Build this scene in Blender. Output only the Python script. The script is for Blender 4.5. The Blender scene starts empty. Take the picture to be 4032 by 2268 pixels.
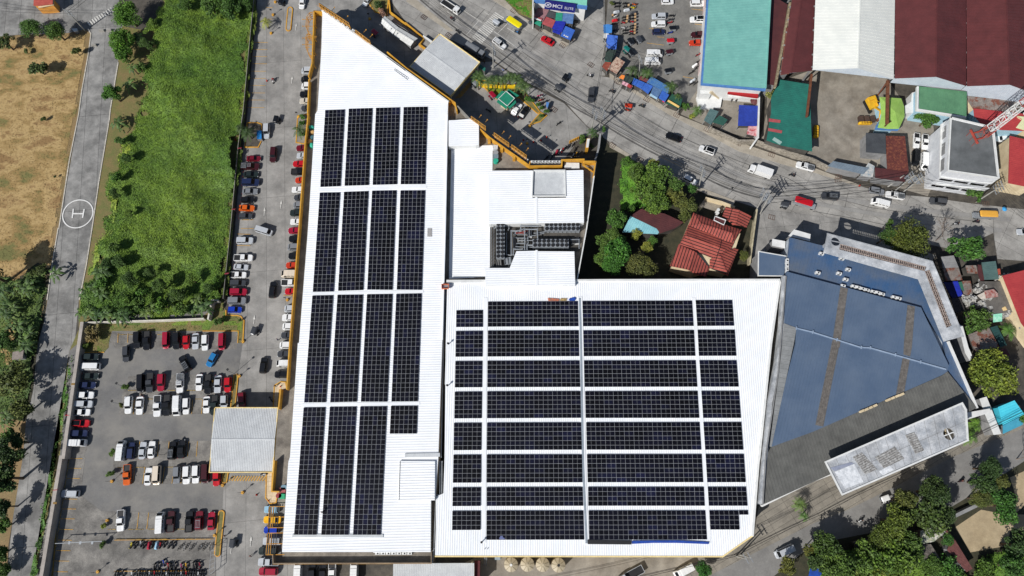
import bpy, bmesh, math, random
import numpy as np
from mathutils import Vector, Matrix
random.seed(7); rng = np.random.default_rng(7)
SC = bpy.context.scene; COL = SC.collection
# ---------------------------------------------------------------- camera geometry (drone 195 m up, lens tilted 15.8 deg off straight down)
CH, TILT, FPX = 195.0, math.radians(15.8), 2894.0
def unproj(nx, ny, h=0.0):
    u = (nx-2016)/FPX; v = (ny-1134)/FPX
    s = (CH-h)/(math.cos(TILT)+v*math.sin(TILT))
    return Vector((u*s, (math.sin(TILT)-v*math.cos(TILT))*s, h))
TILE = {}
for i, c in enumerate('ABCDE'):
    for r in range(5):
        if c == 'E': TILE[c+str(r)] = (3200, (0,450,900,1350,1800)[r], 3.096)
        elif c == 'A': TILE[c+str(r)] = (0, (0,450,900,1350,1800)[r], 3.096 if r == 4 else 3.22)
        else: TILE[c+str(r)] = (i*800, (0,450,900,1350,1818)[r], 3.22)
TILE.update(M=(450,2060,4.684), N=(2350,0,4.262), K=(2000,0,8.52), S=(3700,1000,3.623), Q=(0,0,.639))
def nat(t, x, y):
    o = TILE[t]; return o[0]+x/o[2], o[1]+y/o[2]
def W(t, x, y, h=0.0): return unproj(*nat(t, x, y), h)
def PL(s, h=0.0):
    out = []; t = None
    for tok in s.split():
        if ',' in tok:
            x, y = tok.split(','); out.append(W(t, float(x), float(y), h))
        else: t = tok
    return out
def heading(t, x, y, ang, h=0):
    a = math.radians(ang); o = TILE[t]; nx, ny = nat(t, x, y)
    p = unproj(nx, ny, h); q = unproj(nx+10*math.cos(a), ny-10*math.sin(a), h)
    return math.atan2(q.y-p.y, q.x-p.x)
# ---------------------------------------------------------------- materials
def srgb(c):
    return tuple(((v/255)/12.92 if v/255 <= .04045 else ((v/255+.055)/1.055)**2.4) for v in c)
MATS = {}
def newmat(name):
    m = bpy.data.materials.new(name); m.use_nodes = True
    nt = m.node_tree; b = nt.nodes['Principled BSDF']
    return m, nt, b
def node(nt, typ, **kw):
    n = nt.nodes.new(typ)
    for k, v in kw.items():
        if k in n.inputs.keys() if hasattr(n.inputs, 'keys') else False: n.inputs[k].default_value = v
        else: setattr(n, k, v)
    return n
def noise(nt, scale, detail=5, rough=.6, rot=0, stretch=(1,1,1)):
    g = nt.nodes.new('ShaderNodeNewGeometry'); mp = nt.nodes.new('ShaderNodeMapping')
    mp.inputs['Rotation'].default_value = (0,0,rot); mp.inputs['Scale'].default_value = stretch
    nt.links.new(g.outputs['Position'], mp.inputs['Vector'])
    n = nt.nodes.new('ShaderNodeTexNoise'); n.inputs['Scale'].default_value = scale; n.inputs['Detail'].default_value = detail
    n.inputs['Roughness'].default_value = rough
    nt.links.new(mp.outputs[0], n.inputs['Vector']); return n
def ramp(nt, src, stops):
    r = nt.nodes.new('ShaderNodeValToRGB'); e = r.color_ramp.elements
    while len(e) < len(stops): e.new(.5)
    for el, (p, c) in zip(e, stops):
        el.position = p; el.color = (*c, 1) if not isinstance(c, (int,float)) else (c,c,c,1)
    nt.links.new(src, r.inputs[0]); return r
def mix(nt, fac, a, b, mode='MIX'):
    m = nt.nodes.new('ShaderNodeMix'); m.data_type = 'RGBA'; m.blend_type = mode
    for i, v in ((0, fac), (6, a), (7, b)):
        if hasattr(v, 'links') or hasattr(v, 'is_output'): nt.links.new(v, m.inputs[i])
        elif i == 0: m.inputs[0].default_value = v
        else: m.inputs[i].default_value = (*v, 1)
    return m.outputs[2]
def mat(name, c, c2=None, sc=.6, rough=.8, metal=0, fine=.12, dirt=0, rust=None, rsc=.5, soft=.08, joints=None, jrot=0, jcol=None, alpha=None):
    """base colour c varied towards c2 by wide noise, plus fine grain, optional rust patches and slab joints"""
    if name in MATS: return MATS[name]
    m, nt, b = newmat(name); c = srgb(c); c2 = srgb(c2) if c2 else tuple(v*.8 for v in c)
    n1 = noise(nt, sc, 6, .65)
    col = mix(nt, ramp(nt, n1.outputs[0], [(.35, 0.), (.65, 1.)]).outputs[0], c, c2)
    if fine:
        n2 = noise(nt, 3.5, 4, .8)
        col = mix(nt, 1.0, col, ramp(nt, n2.outputs[0], [(.25, 1-fine*1.6), (.75, 1+fine)]).outputs[0], 'MULTIPLY')
    if dirt:
        n3 = noise(nt, .13, 8, .7)
        col = mix(nt, 1.0, col, ramp(nt, n3.outputs[0], [(.38, 1-dirt), (.58, 1.)]).outputs[0], 'MULTIPLY')
    if rust:
        n4 = noise(nt, rsc, 8, .72)
        col = mix(nt, ramp(nt, n4.outputs[0], [(.54-soft/2, 0.), (.54+soft/2, 1.)]).outputs[0], col, srgb(rust))
    if joints:
        g = nt.nodes.new('ShaderNodeNewGeometry'); mp = nt.nodes.new('ShaderNodeMapping'); mp.inputs['Rotation'].default_value = (0,0,jrot)
        nt.links.new(g.outputs['Position'], mp.inputs['Vector'])
        br = nt.nodes.new('ShaderNodeTexBrick'); br.offset = 0; br.inputs['Scale'].default_value = 1
        br.inputs['Brick Width'].default_value = joints[0]; br.inputs['Row Height'].default_value = joints[1]
        br.inputs['Mortar Size'].default_value = joints[2]; br.inputs['Mortar Smooth'].default_value = .3
        br.inputs['Color1'].default_value = (1,1,1,1); br.inputs['Color2'].default_value = (.9,.9,.9,1)
        br.inputs['Mortar'].default_value = (*(srgb(jcol) if jcol else (.55,.55,.55)), 1)
        nt.links.new(mp.outputs[0], br.inputs['Vector'])
        col = mix(nt, 1.0, col, br.outputs[0], 'MULTIPLY')
    nt.links.new(col, b.inputs['Base Color']); b.inputs['Roughness'].default_value = rough; b.inputs['Metallic'].default_value = metal
    MATS[name] = m; return m
def objmat(name, rough=.4, metal=0, coat=0, leaf=False, spread=.5):
    """colour comes from each object's own colour"""
    m, nt, b = newmat(name); oi = nt.nodes.new('ShaderNodeObjectInfo'); col = oi.outputs['Color']
    if leaf:
        g = nt.nodes.new('ShaderNodeNewGeometry')
        col = mix(nt, 1.0, col, ramp(nt, g.outputs['Random Per Island'], [(0, (1-spread,)*3), (1, (1+spread, 1+spread*.9, 1+spread*.3))]).outputs[0], 'MULTIPLY')
        n = noise(nt, .045, 4, .6); col = mix(nt, 1.0, col, ramp(nt, n.outputs[0], [(.38, (.72,.85,.8)), (.62, (1.2,1.1,.92))]).outputs[0], 'MULTIPLY')
        n = noise(nt, .55, 3, .6)
        col = mix(nt, 1.0, col, ramp(nt, n.outputs[0], [(.3, (.7,.75,.8)), (.7, (1.25,1.2,.95))]).outputs[0], 'MULTIPLY')
    else:
        n = noise(nt, 1.7, 3, .6)
        col = mix(nt, 1.0, col, ramp(nt, n.outputs[0], [(.2, .93), (.8, 1.06)]).outputs[0], 'MULTIPLY')
    nt.links.new(col, b.inputs['Base Color']); b.inputs['Roughness'].default_value = rough; b.inputs['Metallic'].default_value = metal
    b.inputs['Coat Weight'].default_value = coat
    MATS[name] = m; return m
PAINT = objmat('car paint', .32, .15, .5)
CLOTH = objmat('dyed cloth', .85); LEAF = objmat('leaves', .7, leaf=True)
GLASS = mat('dark car glass', (12,14,17), (18,21,25), rough=.25, fine=0); GLASS.node_tree.nodes['Principled BSDF'].inputs['Specular IOR Level'].default_value = .25
RUBBER = mat('tyre rubber', (22,22,22), rough=.9)
LAMP = mat('clear lamp lens', (225,228,230), rough=.2, fine=0)
TAIL = mat('red lamp lens', (130,12,10), rough=.3, fine=0)
BLACK = mat('black plastic', (24,24,26), (34,34,36), rough=.6)
STEEL = mat('galvanised steel', (165,170,174), (140,145,150), rough=.45, metal=.3)
CONC = mat('pale concrete', (165,162,155), (138,135,128), sc=.4, dirt=.25)
WHITEP = mat('white paint', (225,225,222), (205,206,204), sc=.5, rough=.5, fine=.04)
WHITEROOF = mat('white roof sheet', (240,241,242), (232,235,238), sc=.15, rough=.5, fine=.04, dirt=.05)
YELLOW = mat('yellow paint', (214,162,52), (188,134,44), rough=.6, fine=.1)
BARK = mat('tree bark', (95,78,60), (62,50,40), sc=2)
RUSTST = mat('rusty steel', (120,72,45), (88,50,32), sc=1.2, rough=.9)
DARKLEDGE = mat('dark weathered ledge', (92,88,82), (60,57,53), sc=.5, dirt=.3)
# ---------------------------------------------------------------- mesh building
class MB:
    def __init__(s): s.v = []; s.f = []; s.m = []; s.cur = 0
    def face(s, pts):
        i = len(s.v); s.v += [tuple(p) for p in pts]; s.f.append(tuple(range(i, i+len(pts)))); s.m.append(s.cur)
    def box(s, c, d, rz=0, R=None):
        """centre c, size d"""
        M = R if R is not None else Matrix.Rotation(rz, 3, 'Z'); i = len(s.v)
        for x in (-.5,.5):
            for y in (-.5,.5):
                for z in (-.5,.5): s.v.append(tuple(Vector(c)+M@Vector((x*d[0], y*d[1], z*d[2]))))
        for q in ((0,1,3,2),(4,6,7,5),(0,4,5,1),(2,3,7,6),(0,2,6,4),(1,5,7,3)): s.f.append(tuple(i+k for k in q)); s.m.append(s.cur)
    def bar(s, a, b, w, h=None):
        a = Vector(a); b = Vector(b); d = b-a; L = d.length
        if L < 1e-6: return
        s.box((a+b)/2, (L, w, h or w), R=d.to_track_quat('X','Z').to_matrix())
    def cyl(s, a, b, r0, r1=None, n=8, cap=True):
        a = Vector(a); b = Vector(b); r1 = r0 if r1 is None else r1; q = (b-a).to_track_quat('Z','X').to_matrix(); i = len(s.v)
        for p, r in ((a, r0), (b, r1)):
            for k in range(n):
                t = 2*math.pi*k/n; s.v.append(tuple(p+q@Vector((r*math.cos(t), r*math.sin(t), 0))))
        for k in range(n): s.f.append((i+k, i+(k+1)%n, i+n+(k+1)%n, i+n+k)); s.m.append(s.cur)
        if cap:
            s.f.append(tuple(i+k for k in range(n))[::-1]); s.m.append(s.cur); s.f.append(tuple(i+n+k for k in range(n))); s.m.append(s.cur)
    def prism(s, poly, z0, z1, bottom=False, top=True, sides=True):
        n = len(poly); i = len(s.v); A = sum(poly[k].x*poly[(k+1)%n].y-poly[(k+1)%n].x*poly[k].y for k in range(n))
        if A < 0: poly = poly[::-1]
        for z in (z0, z1): s.v += [(p.x, p.y, z) for p in poly]
        if sides:
            for k in range(n): s.f.append((i+k, i+(k+1)%n, i+n+(k+1)%n, i+n+k)); s.m.append(s.cur)
        if top: s.f.append(tuple(range(i+n, i+2*n))); s.m.append(s.cur)
        if bottom: s.f.append(tuple(range(i, i+n))[::-1]); s.m.append(s.cur)
    def ring(s, poly, w, z0, z1):
        """a rim of width w along the inside of a polygon"""
        n = len(poly)
        for k in range(n):
            a, b = poly[k], poly[(k+1)%n]; e = .004*(k%3); s.wall(a, b, w*(1-.03*(k%3)), z0+e, z1+e)
    def wall(s, a, b, w, z0, z1):
        a = Vector((a[0],a[1],0)); b = Vector((b[0],b[1],0)); d = b-a
        s.box(((a.x+b.x)/2, (a.y+b.y)/2, (z0+z1)/2), (d.length+w*.98, w, z1-z0), math.atan2(d.y, d.x))
    def obj(s, name, mats, parent=None, at=None, smooth=False, col=None):
        o0 = Vector(at) if at is not None else (Vector(parent.get('_o', (0,0,0))) if parent else Vector((0,0,0)))
        me = bpy.data.meshes.new(name); me.from_pydata([(v[0]-o0.x, v[1]-o0.y, v[2]-o0.z) for v in s.v], [], s.f)
        for m in (mats if isinstance(mats, (list,tuple)) else [mats]): me.materials.append(m)
        me.polygons.foreach_set('material_index', s.m)
        if smooth: me.polygons.foreach_set('use_smooth', [True]*len(me.polygons))
        me.update(); o = bpy.data.objects.new(name, me); COL.objects.link(o)
        if parent:
            o.parent = parent
            if parent.get('_o') is not None: o['_o'] = tuple(parent['_o'])
        elif at is not None: o.location = at
        if col: o.color = (*srgb(col), 1)
        return o
ORIG = {}
def tag(o, label=None, cat=None, group=None, kind=None):
    if label: o['label'] = label
    if cat: o['category'] = cat
    if group: o['group'] = group
    if kind: o['kind'] = kind
    return o
def thing(name, label, cat, loc=(0,0,0), rz=0, group=None):
    o = bpy.data.objects.new(name, None); COL.objects.link(o); o.location = loc; o.rotation_euler = (0,0,rz)
    o.empty_display_size = .2
    o['_o'] = (0.,0.,0.); return tag(o, label, cat, group)
def wthing(name, label, cat, poly_or_pt, group=None):
    """a thing whose part meshes are given in world coordinates"""
    if isinstance(poly_or_pt, (list,tuple)) and isinstance(poly_or_pt[0], Vector): c = sum(poly_or_pt, Vector())/len(poly_or_pt)
    else: c = Vector(poly_or_pt)
    c.z = 0; o = thing(name, label, cat, c, 0, group); o['_o'] = tuple(c); return o
def copy_tree(o, parent=None, color=None):
    c = o.copy(); COL.objects.link(c)
    if parent is not None: c.parent = parent
    if color is not None and c.type == 'MESH': c.color = color
    for ch in KIDS.get(o, ()): copy_tree(ch, c, color)
    return c
KIDS = {}
def index_kids(root):
    def rec(o):
        KIDS[o] = list(o.children)
        for ch in KIDS[o]: rec(ch)
    rec(root)
ZL = [0.0]
def surface(name, s, m, kind='structure', label=None, z=None):
    ZL[0] += .005; z = ZL[0] if z is None else z
    b = MB(); p = PL(s, 0) if isinstance(s, str) else s
    if sum(p[k].x*p[(k+1)%len(p)].y-p[(k+1)%len(p)].x*p[k].y for k in range(len(p))) < 0: p = p[::-1]
    b.face([(q.x, q.y, z) for q in p]); o = b.obj(name, m); tag(o, label, kind=kind); return o
def strip(b, pts, w, z0, z1, closed=False):
    n = len(pts)
    for k in range(n if closed else n-1): e = .004*(k%3); b.wall(pts[k], pts[(k+1)%n], w*(1-.03*(k%3)), z0+e, z1+e)
def inside(p, poly):
    x, y = p[0], p[1]; c = False; n = len(poly)
    for k in range(n):
        a, b = poly[k], poly[k-1]
        if (a.y > y) != (b.y > y) and x < (b.x-a.x)*(y-a.y)/(b.y-a.y)+a.x: c = not c
    return c
def ribs(b, poly, d, pitch, z, w=.07, h=.05, margin=.1):
    """raised seams running along direction d, clipped to the polygon"""
    d = Vector((d[0], d[1])).normalized(); nrm = Vector((-d.y, d.x)); n = len(poly)
    P = [Vector((p.x, p.y)) for p in poly]; lo = min(p.dot(nrm) for p in P); hi = max(p.dot(nrm) for p in P); t = lo+pitch/2
    while t < hi:
        xs = []
        for k in range(n):
            a, c = P[k].dot(nrm)-t, P[(k+1)%n].dot(nrm)-t
            if (a > 0) != (c > 0): q = P[k]+(P[(k+1)%n]-P[k])*(a/(a-c)); xs.append(q.dot(d))
        xs.sort()
        for i in range(0, len(xs)-1, 2):
            if xs[i+1]-xs[i] > margin*2+.1:
                q0 = d*(xs[i]+margin)+nrm*t; q1 = d*(xs[i+1]-margin)+nrm*t; e = nrm*w/2; i0 = len(b.v)
                zz = z(q0), z(q1)
                b.v += [(q0.x-e.x, q0.y-e.y, zz[0]-.01), (q0.x, q0.y, zz[0]+h), (q0.x+e.x, q0.y+e.y, zz[0]-.01), (q1.x-e.x, q1.y-e.y, zz[1]-.01), (q1.x, q1.y, zz[1]+h), (q1.x+e.x, q1.y+e.y, zz[1]-.01)]
                b.f += [(i0,i0+3,i0+4,i0+1), (i0+1,i0+4,i0+5,i0+2)]; b.m += [b.cur]*2
        t += pitch
def flat_roof(parent, poly, z, m, ribdir=None, pitch=.5, thick=.2, name='roof', ribw=.09, ribh=.05):
    b = MB(); b.prism(poly, z-thick, z)
    if ribdir is not None: ribs(b, poly, ribdir, pitch, lambda q: z, w=ribw, h=ribh)
    return b.obj(name, m, parent)
def gable(parent, A, B, C, D, z, rise, m, name='roof', pitch=.5, mwall=None, ov=0):
    """A,B eave one side; D,C eave on the other; ridge from mid(A,D) to mid(B,C)"""
    r0 = (A+D)/2; r1 = (B+C)/2; r0 = Vector((r0.x, r0.y, z+rise)); r1 = Vector((r1.x, r1.y, z+rise))
    b = MB(); v = lambda p, dz=0: Vector((p.x, p.y, z+dz))
    for a, c, r, q in ((A,B,r1,r0), (C,D,r0,r1)):
        b.face([v(a), v(c), r, q])
        if pitch:
            L = (c-a).length; n = max(2, int(L/pitch))
            for k in range(1, n):
                t = k/n; p0 = v(a).lerp(v(c), t); p1 = q.lerp(r, t); b.bar(p0+Vector((0,0,.03)), p1+Vector((0,0,.03)), .07, .05)
    b.bar(r0+Vector((0,0,.06)), r1+Vector((0,0,.06)), .35, .08)
    o = b.obj(name, m, parent)
    if mwall:
        g = MB(); g.face([v(A), r0, v(D)]); g.face([v(B), v(C), r1]); g.obj('gable_wall', mwall, parent)
    return o
def inset(poly, d):
    c = sum(poly, Vector())/len(poly)
    return [p+(c-p).normalized()*min(d, (c-p).length*.5) for p in poly]
def simple_building(name, label, cat, s, h, roofm, wallm, ribdir=None, group=None, rim=None, pitch=.5, over=.3, doors=True):
    p = PL(s, h) if isinstance(s, str) else s
    t = wthing(name, label, cat, p, group)
    q = inset(p, over); b = MB(); b.prism(q, -.02, h-.16, top=False); b.obj('wall', wallm, t)
    flat_roof(t, p, h, roofm, ribdir, pitch, .15)
    if rim:
        b = MB(); b.ring(p, .25, h-.3, h+.25); b.obj('roof_rim', rim, t)
    return t
# ---------------------------------------------------------------- vehicles (front towards +x)
def outline(x0, x1, w, rf, rr, n=4):
    """rounded plan outline from rear x0 to front x1; corner radii front rf, rear rr"""
    pts = []
    for cx, cy, r, a0 in ((x1-rf, w-rf, rf, 90), (x1-rf, -(w-rf), rf, 0), (x0+rr, -(w-rr), rr, -90), (x0+rr, w-rr, rr, 180)):
        for k in range(n+1):
            a = math.radians(a0-90*k/n); pts.append((cx+r*math.cos(a), cy+r*math.sin(a)))
    return pts
def loft(b, layers):
    """layers: list of (points2d, z or z function)"""
    n = len(layers[0][0]); i0 = len(b.v)
    for pts, z in layers:
        for p in pts: b.v.append((p[0], p[1], z(p[0]) if callable(z) else z))
    for L in range(len(layers)-1):
        for k in range(n):
            a = i0+L*n+k; c = i0+L*n+(k+1)%n; b.f.append((a, a+n, c+n, c)); b.m.append(b.cur)
    b.f.append(tuple(i0+(len(layers)-1)*n+k for k in range(n))[::-1]); b.m.append(b.cur)
    b.f.append(tuple(i0+k for k in range(n))); b.m.append(b.cur)
def sc2(pts, fx, fy): return [(x*fx, y*fy) for x, y in pts]
SPEC = {  # L, W, belt, height, cabin base rear/front, cabin top rear/front, hood drop, bed
 'sedan': (4.45,1.74,.92,1.46,-1.75,.95,-1.05,.22,.14,0), 'hatchback': (3.85,1.68,.95,1.52,-1.86,.85,-1.55,.15,.12,0),
 'suv': (4.7,1.86,1.08,1.8,-2.25,1.12,-2.02,.42,.14,0), 'van': (4.9,1.82,1.15,2.05,-2.38,1.95,-2.25,1.35,.2,0),
 'pickup': (5.25,1.88,1.08,1.8,-.75,1.3,-.5,.55,.12,1)}
def make_car(kind, extra=''):
    L, Wd, belt, H, cb0, cb1, ct0, ct1, drop, bed = SPEC[kind]; hw = Wd/2
    t = thing('parked_car', 'x', kind)
    b = MB(); o = outline(-L/2, L/2, hw, .5, .32)
    top = lambda x: belt-drop*max(0, (x-cb1)/(L/2-cb1))-.05*max(0, (cb0-x)/max(.1, L/2+cb0))
    loft(b, [(sc2(o, .97, .93), .22), (sc2(o, 1, 1), .45), (sc2(o, 1, 1), lambda x: top(x)-.18), (sc2(o, .965, .93), top)])
    cw0, cw1 = hw*.9, hw*.76
    cab = [[(cb1, cw0*.93), (cb1, -cw0*.93), (cb0, -cw0*.95), (cb0, cw0*.95)], [(ct1, cw1*.96), (ct1, -cw1*.96), (ct0, -cw1), (ct0, cw1)]]
    loft(b, [(cab[0], belt-.08), (cab[1], H-.06)])
    r = outline(ct0-.04, ct1+.06, cw1+.03, .14, .12, 2); loft(b, [(r, H-.07), (sc2(r, .97, .95), H)])
    for sy in (-1,1):
        b.box((cb1-.28, sy*(hw+.09), belt+.02), (.14,.2,.13))                   # mirrors
        for x in (-L*.3, L*.3): b.box((x, sy*(hw-.03), .58), (.78,.1,.14))       # wheel arches
    b.cur = 1; b.box((L/2-.08, 0, .42), (.14, Wd*.62, .16)); b.box((-L/2+.06, 0, .4), (.12, Wd*.6, .14))
    body = b.obj('body', [PAINT, BLACK], t)
    def pane(name, q, off, dy=0):
        g = MB(); g.face([Vector(p)+Vector(off) for p in q]); return g.obj(name, GLASS, t)
    def lerp2(z): f = (z-(belt-.08))/(H-.06-belt+.08); return f
    lo, hi = belt+.02, H-.1
    def P(xb, yb, xt, yt, f): return (xb+(xt-xb)*f, yb+(yt-yb)*f, belt-.08+(H-.06-belt+.08)*f)
    fl, fh = lerp2(lo), lerp2(hi); e = .025
    pane('windshield', [P(cb1, -cw0*.86, ct1, -cw1*.88, fl), P(cb1, cw0*.86, ct1, cw1*.88, fl), P(cb1, cw0*.86, ct1, cw1*.88, fh), P(cb1, -cw0*.86, ct1, -cw1*.88, fh)], (e*1.4,0,e*1.4))
    pane('rear_window', [P(cb0, cw0*.84, ct0, cw1*.86, fl+.05), P(cb0, -cw0*.84, ct0, -cw1*.86, fl+.05), P(cb0, -cw0*.84, ct0, -cw1*.86, fh), P(cb0, cw0*.84, ct0, cw1*.86, fh)], (-e,0,e))
    for sy in (-1,1):
        g = MB(); xa, xb = cb0+.22, cb1-.3; ta, tb = ct0+.12, ct1-.1; mid = .04
        for u0, u1 in ((0,.47), (.52,1)):
            q = [P(xa+(xb-xa)*u, sy*cw0*.95, ta+(tb-ta)*u, sy*cw1, f) for u, f in ((u0,fl),(u1,fl),(u1,fh-.04),(u0,fh-.04))]
            if sy < 0: q = q
            g.face([Vector(p)+Vector((0, sy*e, e*.4)) for p in (q if sy < 0 else q[::-1])])
        g.obj('side_window', GLASS, t)
        g = MB(); g.box((L/2-.16, sy*(hw-.3), .68), (.2,.34,.14)); g.obj('headlight', LAMP, t)
        g = MB(); g.box((-L/2+.07, sy*(hw-.2), .78), (.12,.26,.18)); g.obj('tail_light', TAIL, t)
        for x in (-L*.3, L*.3):
            g = MB(); g.cyl((x, sy*(hw-.21), .33), (x, sy*(hw+.01), .33), .33, n=12); g.cur = 1; g.cyl((x, sy*(hw-.1), .33), (x, sy*(hw+.025), .33), .19, n=8)
            g.obj('wheel', [RUBBER, STEEL], t)
    if bed:
        x0, x1 = -L/2+.1, cb0-.08; g = MB(); g.box(((x0+x1)/2, 0, belt-.03), (x1-x0-.12, Wd*.8, .06))
        g.obj('bed_liner', BLACK, t)
        g = MB(); g.box(((x0+x1)/2, hw*.9, belt+.05), (x1-x0, .09, .16)); g.box(((x0+x1)/2, -hw*.9, belt+.05), (x1-x0, .09, .16)); g.box((x0, 0, belt+.05), (.09, Wd*.86, .16)); g.obj('bed_side', PAINT, t)
    if 'rack' in extra:
        g = MB()
        for sy in (-.5,-.17,.17,.5): g.box(((ct0+ct1)/2, sy, H+.1), ((ct1-ct0)*.8, .06, .05))
        for f in (.15,.85): g.box((ct0+(ct1-ct0)*f, 0, H+.06), (.08, 1.15, .1))
        g.obj('roof_rack', STEEL, t)
    if 'bedrack' in extra:
        g = MB()
        for k in range(5): g.box((-L/2+.35+k*.33, 0, belt+.55), (.09, Wd*.8, .05))
        for sy in (-1,1): g.box((-L/2+1, sy*Wd*.38, belt+.5), (1.5,.07,.07)); g.box((-L/2+.4, sy*Wd*.38, belt+.25), (.07,.07,.5)); g.box((-L/2+1.6, sy*Wd*.38, belt+.25), (.07,.07,.5))
        g.obj('bed_rack', STEEL, t)
    if 'blackroof' in extra:
        g = MB(); g.box(((ct0+ct1)/2, 0, H+.02), ((ct1-ct0)*.88, cw1*1.7, .05)); g.obj('sunroof', GLASS, t)
    return t
def make_util_van(flat=False):
    """boxy passenger van with a snub nose"""
    t = thing('utility_van', 'x', 'van'); b = MB(); L = 4.9
    loft(b, [(outline(-L/2, L/2, .86, .25, .12), .3), (outline(-L/2, L/2, .88, .3, .12), 1.0), (outline(-L/2+.03, L/2-.35, .84, .3, .12), 1.55), (outline(-L/2+.06, L/2-.95, .76, .25, .15), 2.0)])
    b.box((-.75, 0, 2.05), (3.1, 1.5, .14))
    for x in (-1.9,-1.2,-.5,.2): b.box((x, 0, 2.13), (.05,1.45,.03))
    b.obj('body', PAINT, t)
    g = MB(); g.face([(2.19,-.68,1.45),(2.19,.68,1.45),(1.62,.62,1.96),(1.62,-.62,1.96)]); g.v = [(x+.03, y, z+.03) for x, y, z in g.v]; g.obj('windshield', GLASS, t)
    g = MB(); g.box((-L/2+.03, 0, 1.55), (.06, 1.2, .5)); g.obj('rear_window', GLASS, t)
    for sy in (-1,1):
        g = MB()
        for x in (-1.75,-.75,.25): g.face([(x-.38, sy*.865, 1.2), (x+.38, sy*.865, 1.2), (x+.38, sy*.815, 1.85), (x-.38, sy*.815, 1.85)][::-sy])
        g.face([(.85, sy*.87, 1.2), (1.75, sy*.87, 1.2), (1.35, sy*.81, 1.85), (.85, sy*.815, 1.85)][::-sy]); g.obj('side_window', GLASS, t)
        g = MB(); g.box((L/2-.05, sy*.6, .75), (.14,.28,.16)); g.obj('headlight', LAMP, t)
        for x in (-1.45,1.5): g = MB(); g.cyl((x, sy*.66, .33), (x, sy*.89, .33), .33, n=12); g.obj('wheel', RUBBER, t)
    return t
def make_jeepney():
    t = thing('jeepney', 'x', 'jeepney'); b = MB()
    o = outline(-3.2, 1.9, .98, .45, .5, 5); loft(b, [(sc2(o,.96,.9), 2.12), (o, 2.2), (sc2(o,.95,.88), 2.36), (sc2(o,.8,.5), 2.42)]); b.obj('roof', PAINT, t)
    b = MB(); loft(b, [(outline(-3.1, 1.6, .9, .2, .2, 2), .45), (outline(-3.1, 1.5, .92, .2, .2, 2), 1.35)])
    for x in (-3,-2.2,-1.4,-.6,.2,.9,1.4):
        for sy in (-1,1): b.box((x, sy*.88, 1.75), (.08,.06,.85))
    b.obj('side_panel', STEEL, t)
    b = MB(); loft(b, [(outline(1.5, 3.1, .62, .15, .05, 2), .5), (outline(1.5, 3.05, .6, .15, .05, 2), 1.2)])
    for sy in (-1,1): b.box((2.4, sy*.8, .8), (1.0,.3,.12)); b.cyl((2.9, sy*.45, 1.25), (3.0, sy*.45, 1.25), .12)
    b.obj('hood', STEEL, t)
    b = MB(); b.box((1.58, 0, 1.62), (.06, 1.5, .55)); b.obj('windshield', GLASS, t)
    b = MB(); b.box((3.12, 0, .6), (.12,1.7,.16)); b.obj('bumper', STEEL, t)
    for x in (-1.9,2.35):
        for sy in (-1,1): g = MB(); g.cyl((x, sy*.62, .4), (x, sy*.88, .4), .4, n=12); g.obj('wheel', RUBBER, t)
    return t
def make_truck(kind):
    t = thing('truck', 'x', 'truck'); b = MB()
    L = 6.6
    loft(b, [(outline(1.5, 3.3, .95, .25, .08, 2), .5), (outline(1.5, 3.3, .97, .3, .08, 2), 1.3), (outline(1.5, 3.05, .9, .3, .08, 2), 2.15)])
    b.obj('cab', PAINT, t)
    b = MB(); b.face([(3.34,-.8,1.35),(3.34,.8,1.35),(3.1,.74,2.0),(3.1,-.74,2.0)]); b.obj('windshield', GLASS, t)
    for sy in (-1,1):
        b = MB(); b.face([(1.9,sy*.97,1.35),(2.9,sy*.97,1.35),(2.75,sy*.93,1.95),(1.9,sy*.93,1.95)][::-sy]); b.obj('side_window', GLASS, t)
    b = MB(); b.box((-1, 0, .65), (4.8,.8,.25)); b.obj('chassis', BLACK, t)
    if kind == 'box':
        b = MB(); b.box((-1,0,1.95), (4.7,2.05,2.3))
        for k in range(9): b.box((-3.1+k*.52, 0, 3.12), (.06,2.0,.04))
        b.obj('cargo_box', PAINT, t)
    elif kind == 'flat':
        b = MB(); b.box((-1,0,.95), (4.7,1.95,.12))
        for sy in (-1,1): b.box((-1, sy*.95, 1.2), (4.7,.08,.45))
        b.box((-3.3,0,1.2), (.08,1.9,.45)); b.obj('cargo_bed', PAINT, t)
        b = MB(); b.box((-1,0,1.03), (4.5,1.78,.05)); b.obj('bed_floor', BLACK, t)
    elif kind == 'tank':
        b = MB(); b.box((-1.1,0,1.7), (4.4,1.8,1.5)); b.box((-1.1,0,2.5), (4.0,1.2,.16)); b.box((-.2,0,2.62), (1.2,.8,.1)); b.obj('cargo_box', PAINT, t)
    for x in (-2.3,2.5):
        for sy in (-1,1): b = MB(); b.cyl((x, sy*.65, .42), (x, sy*.95, .42), .42, n=12); b.obj('wheel', RUBBER, t)
    return t
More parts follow.
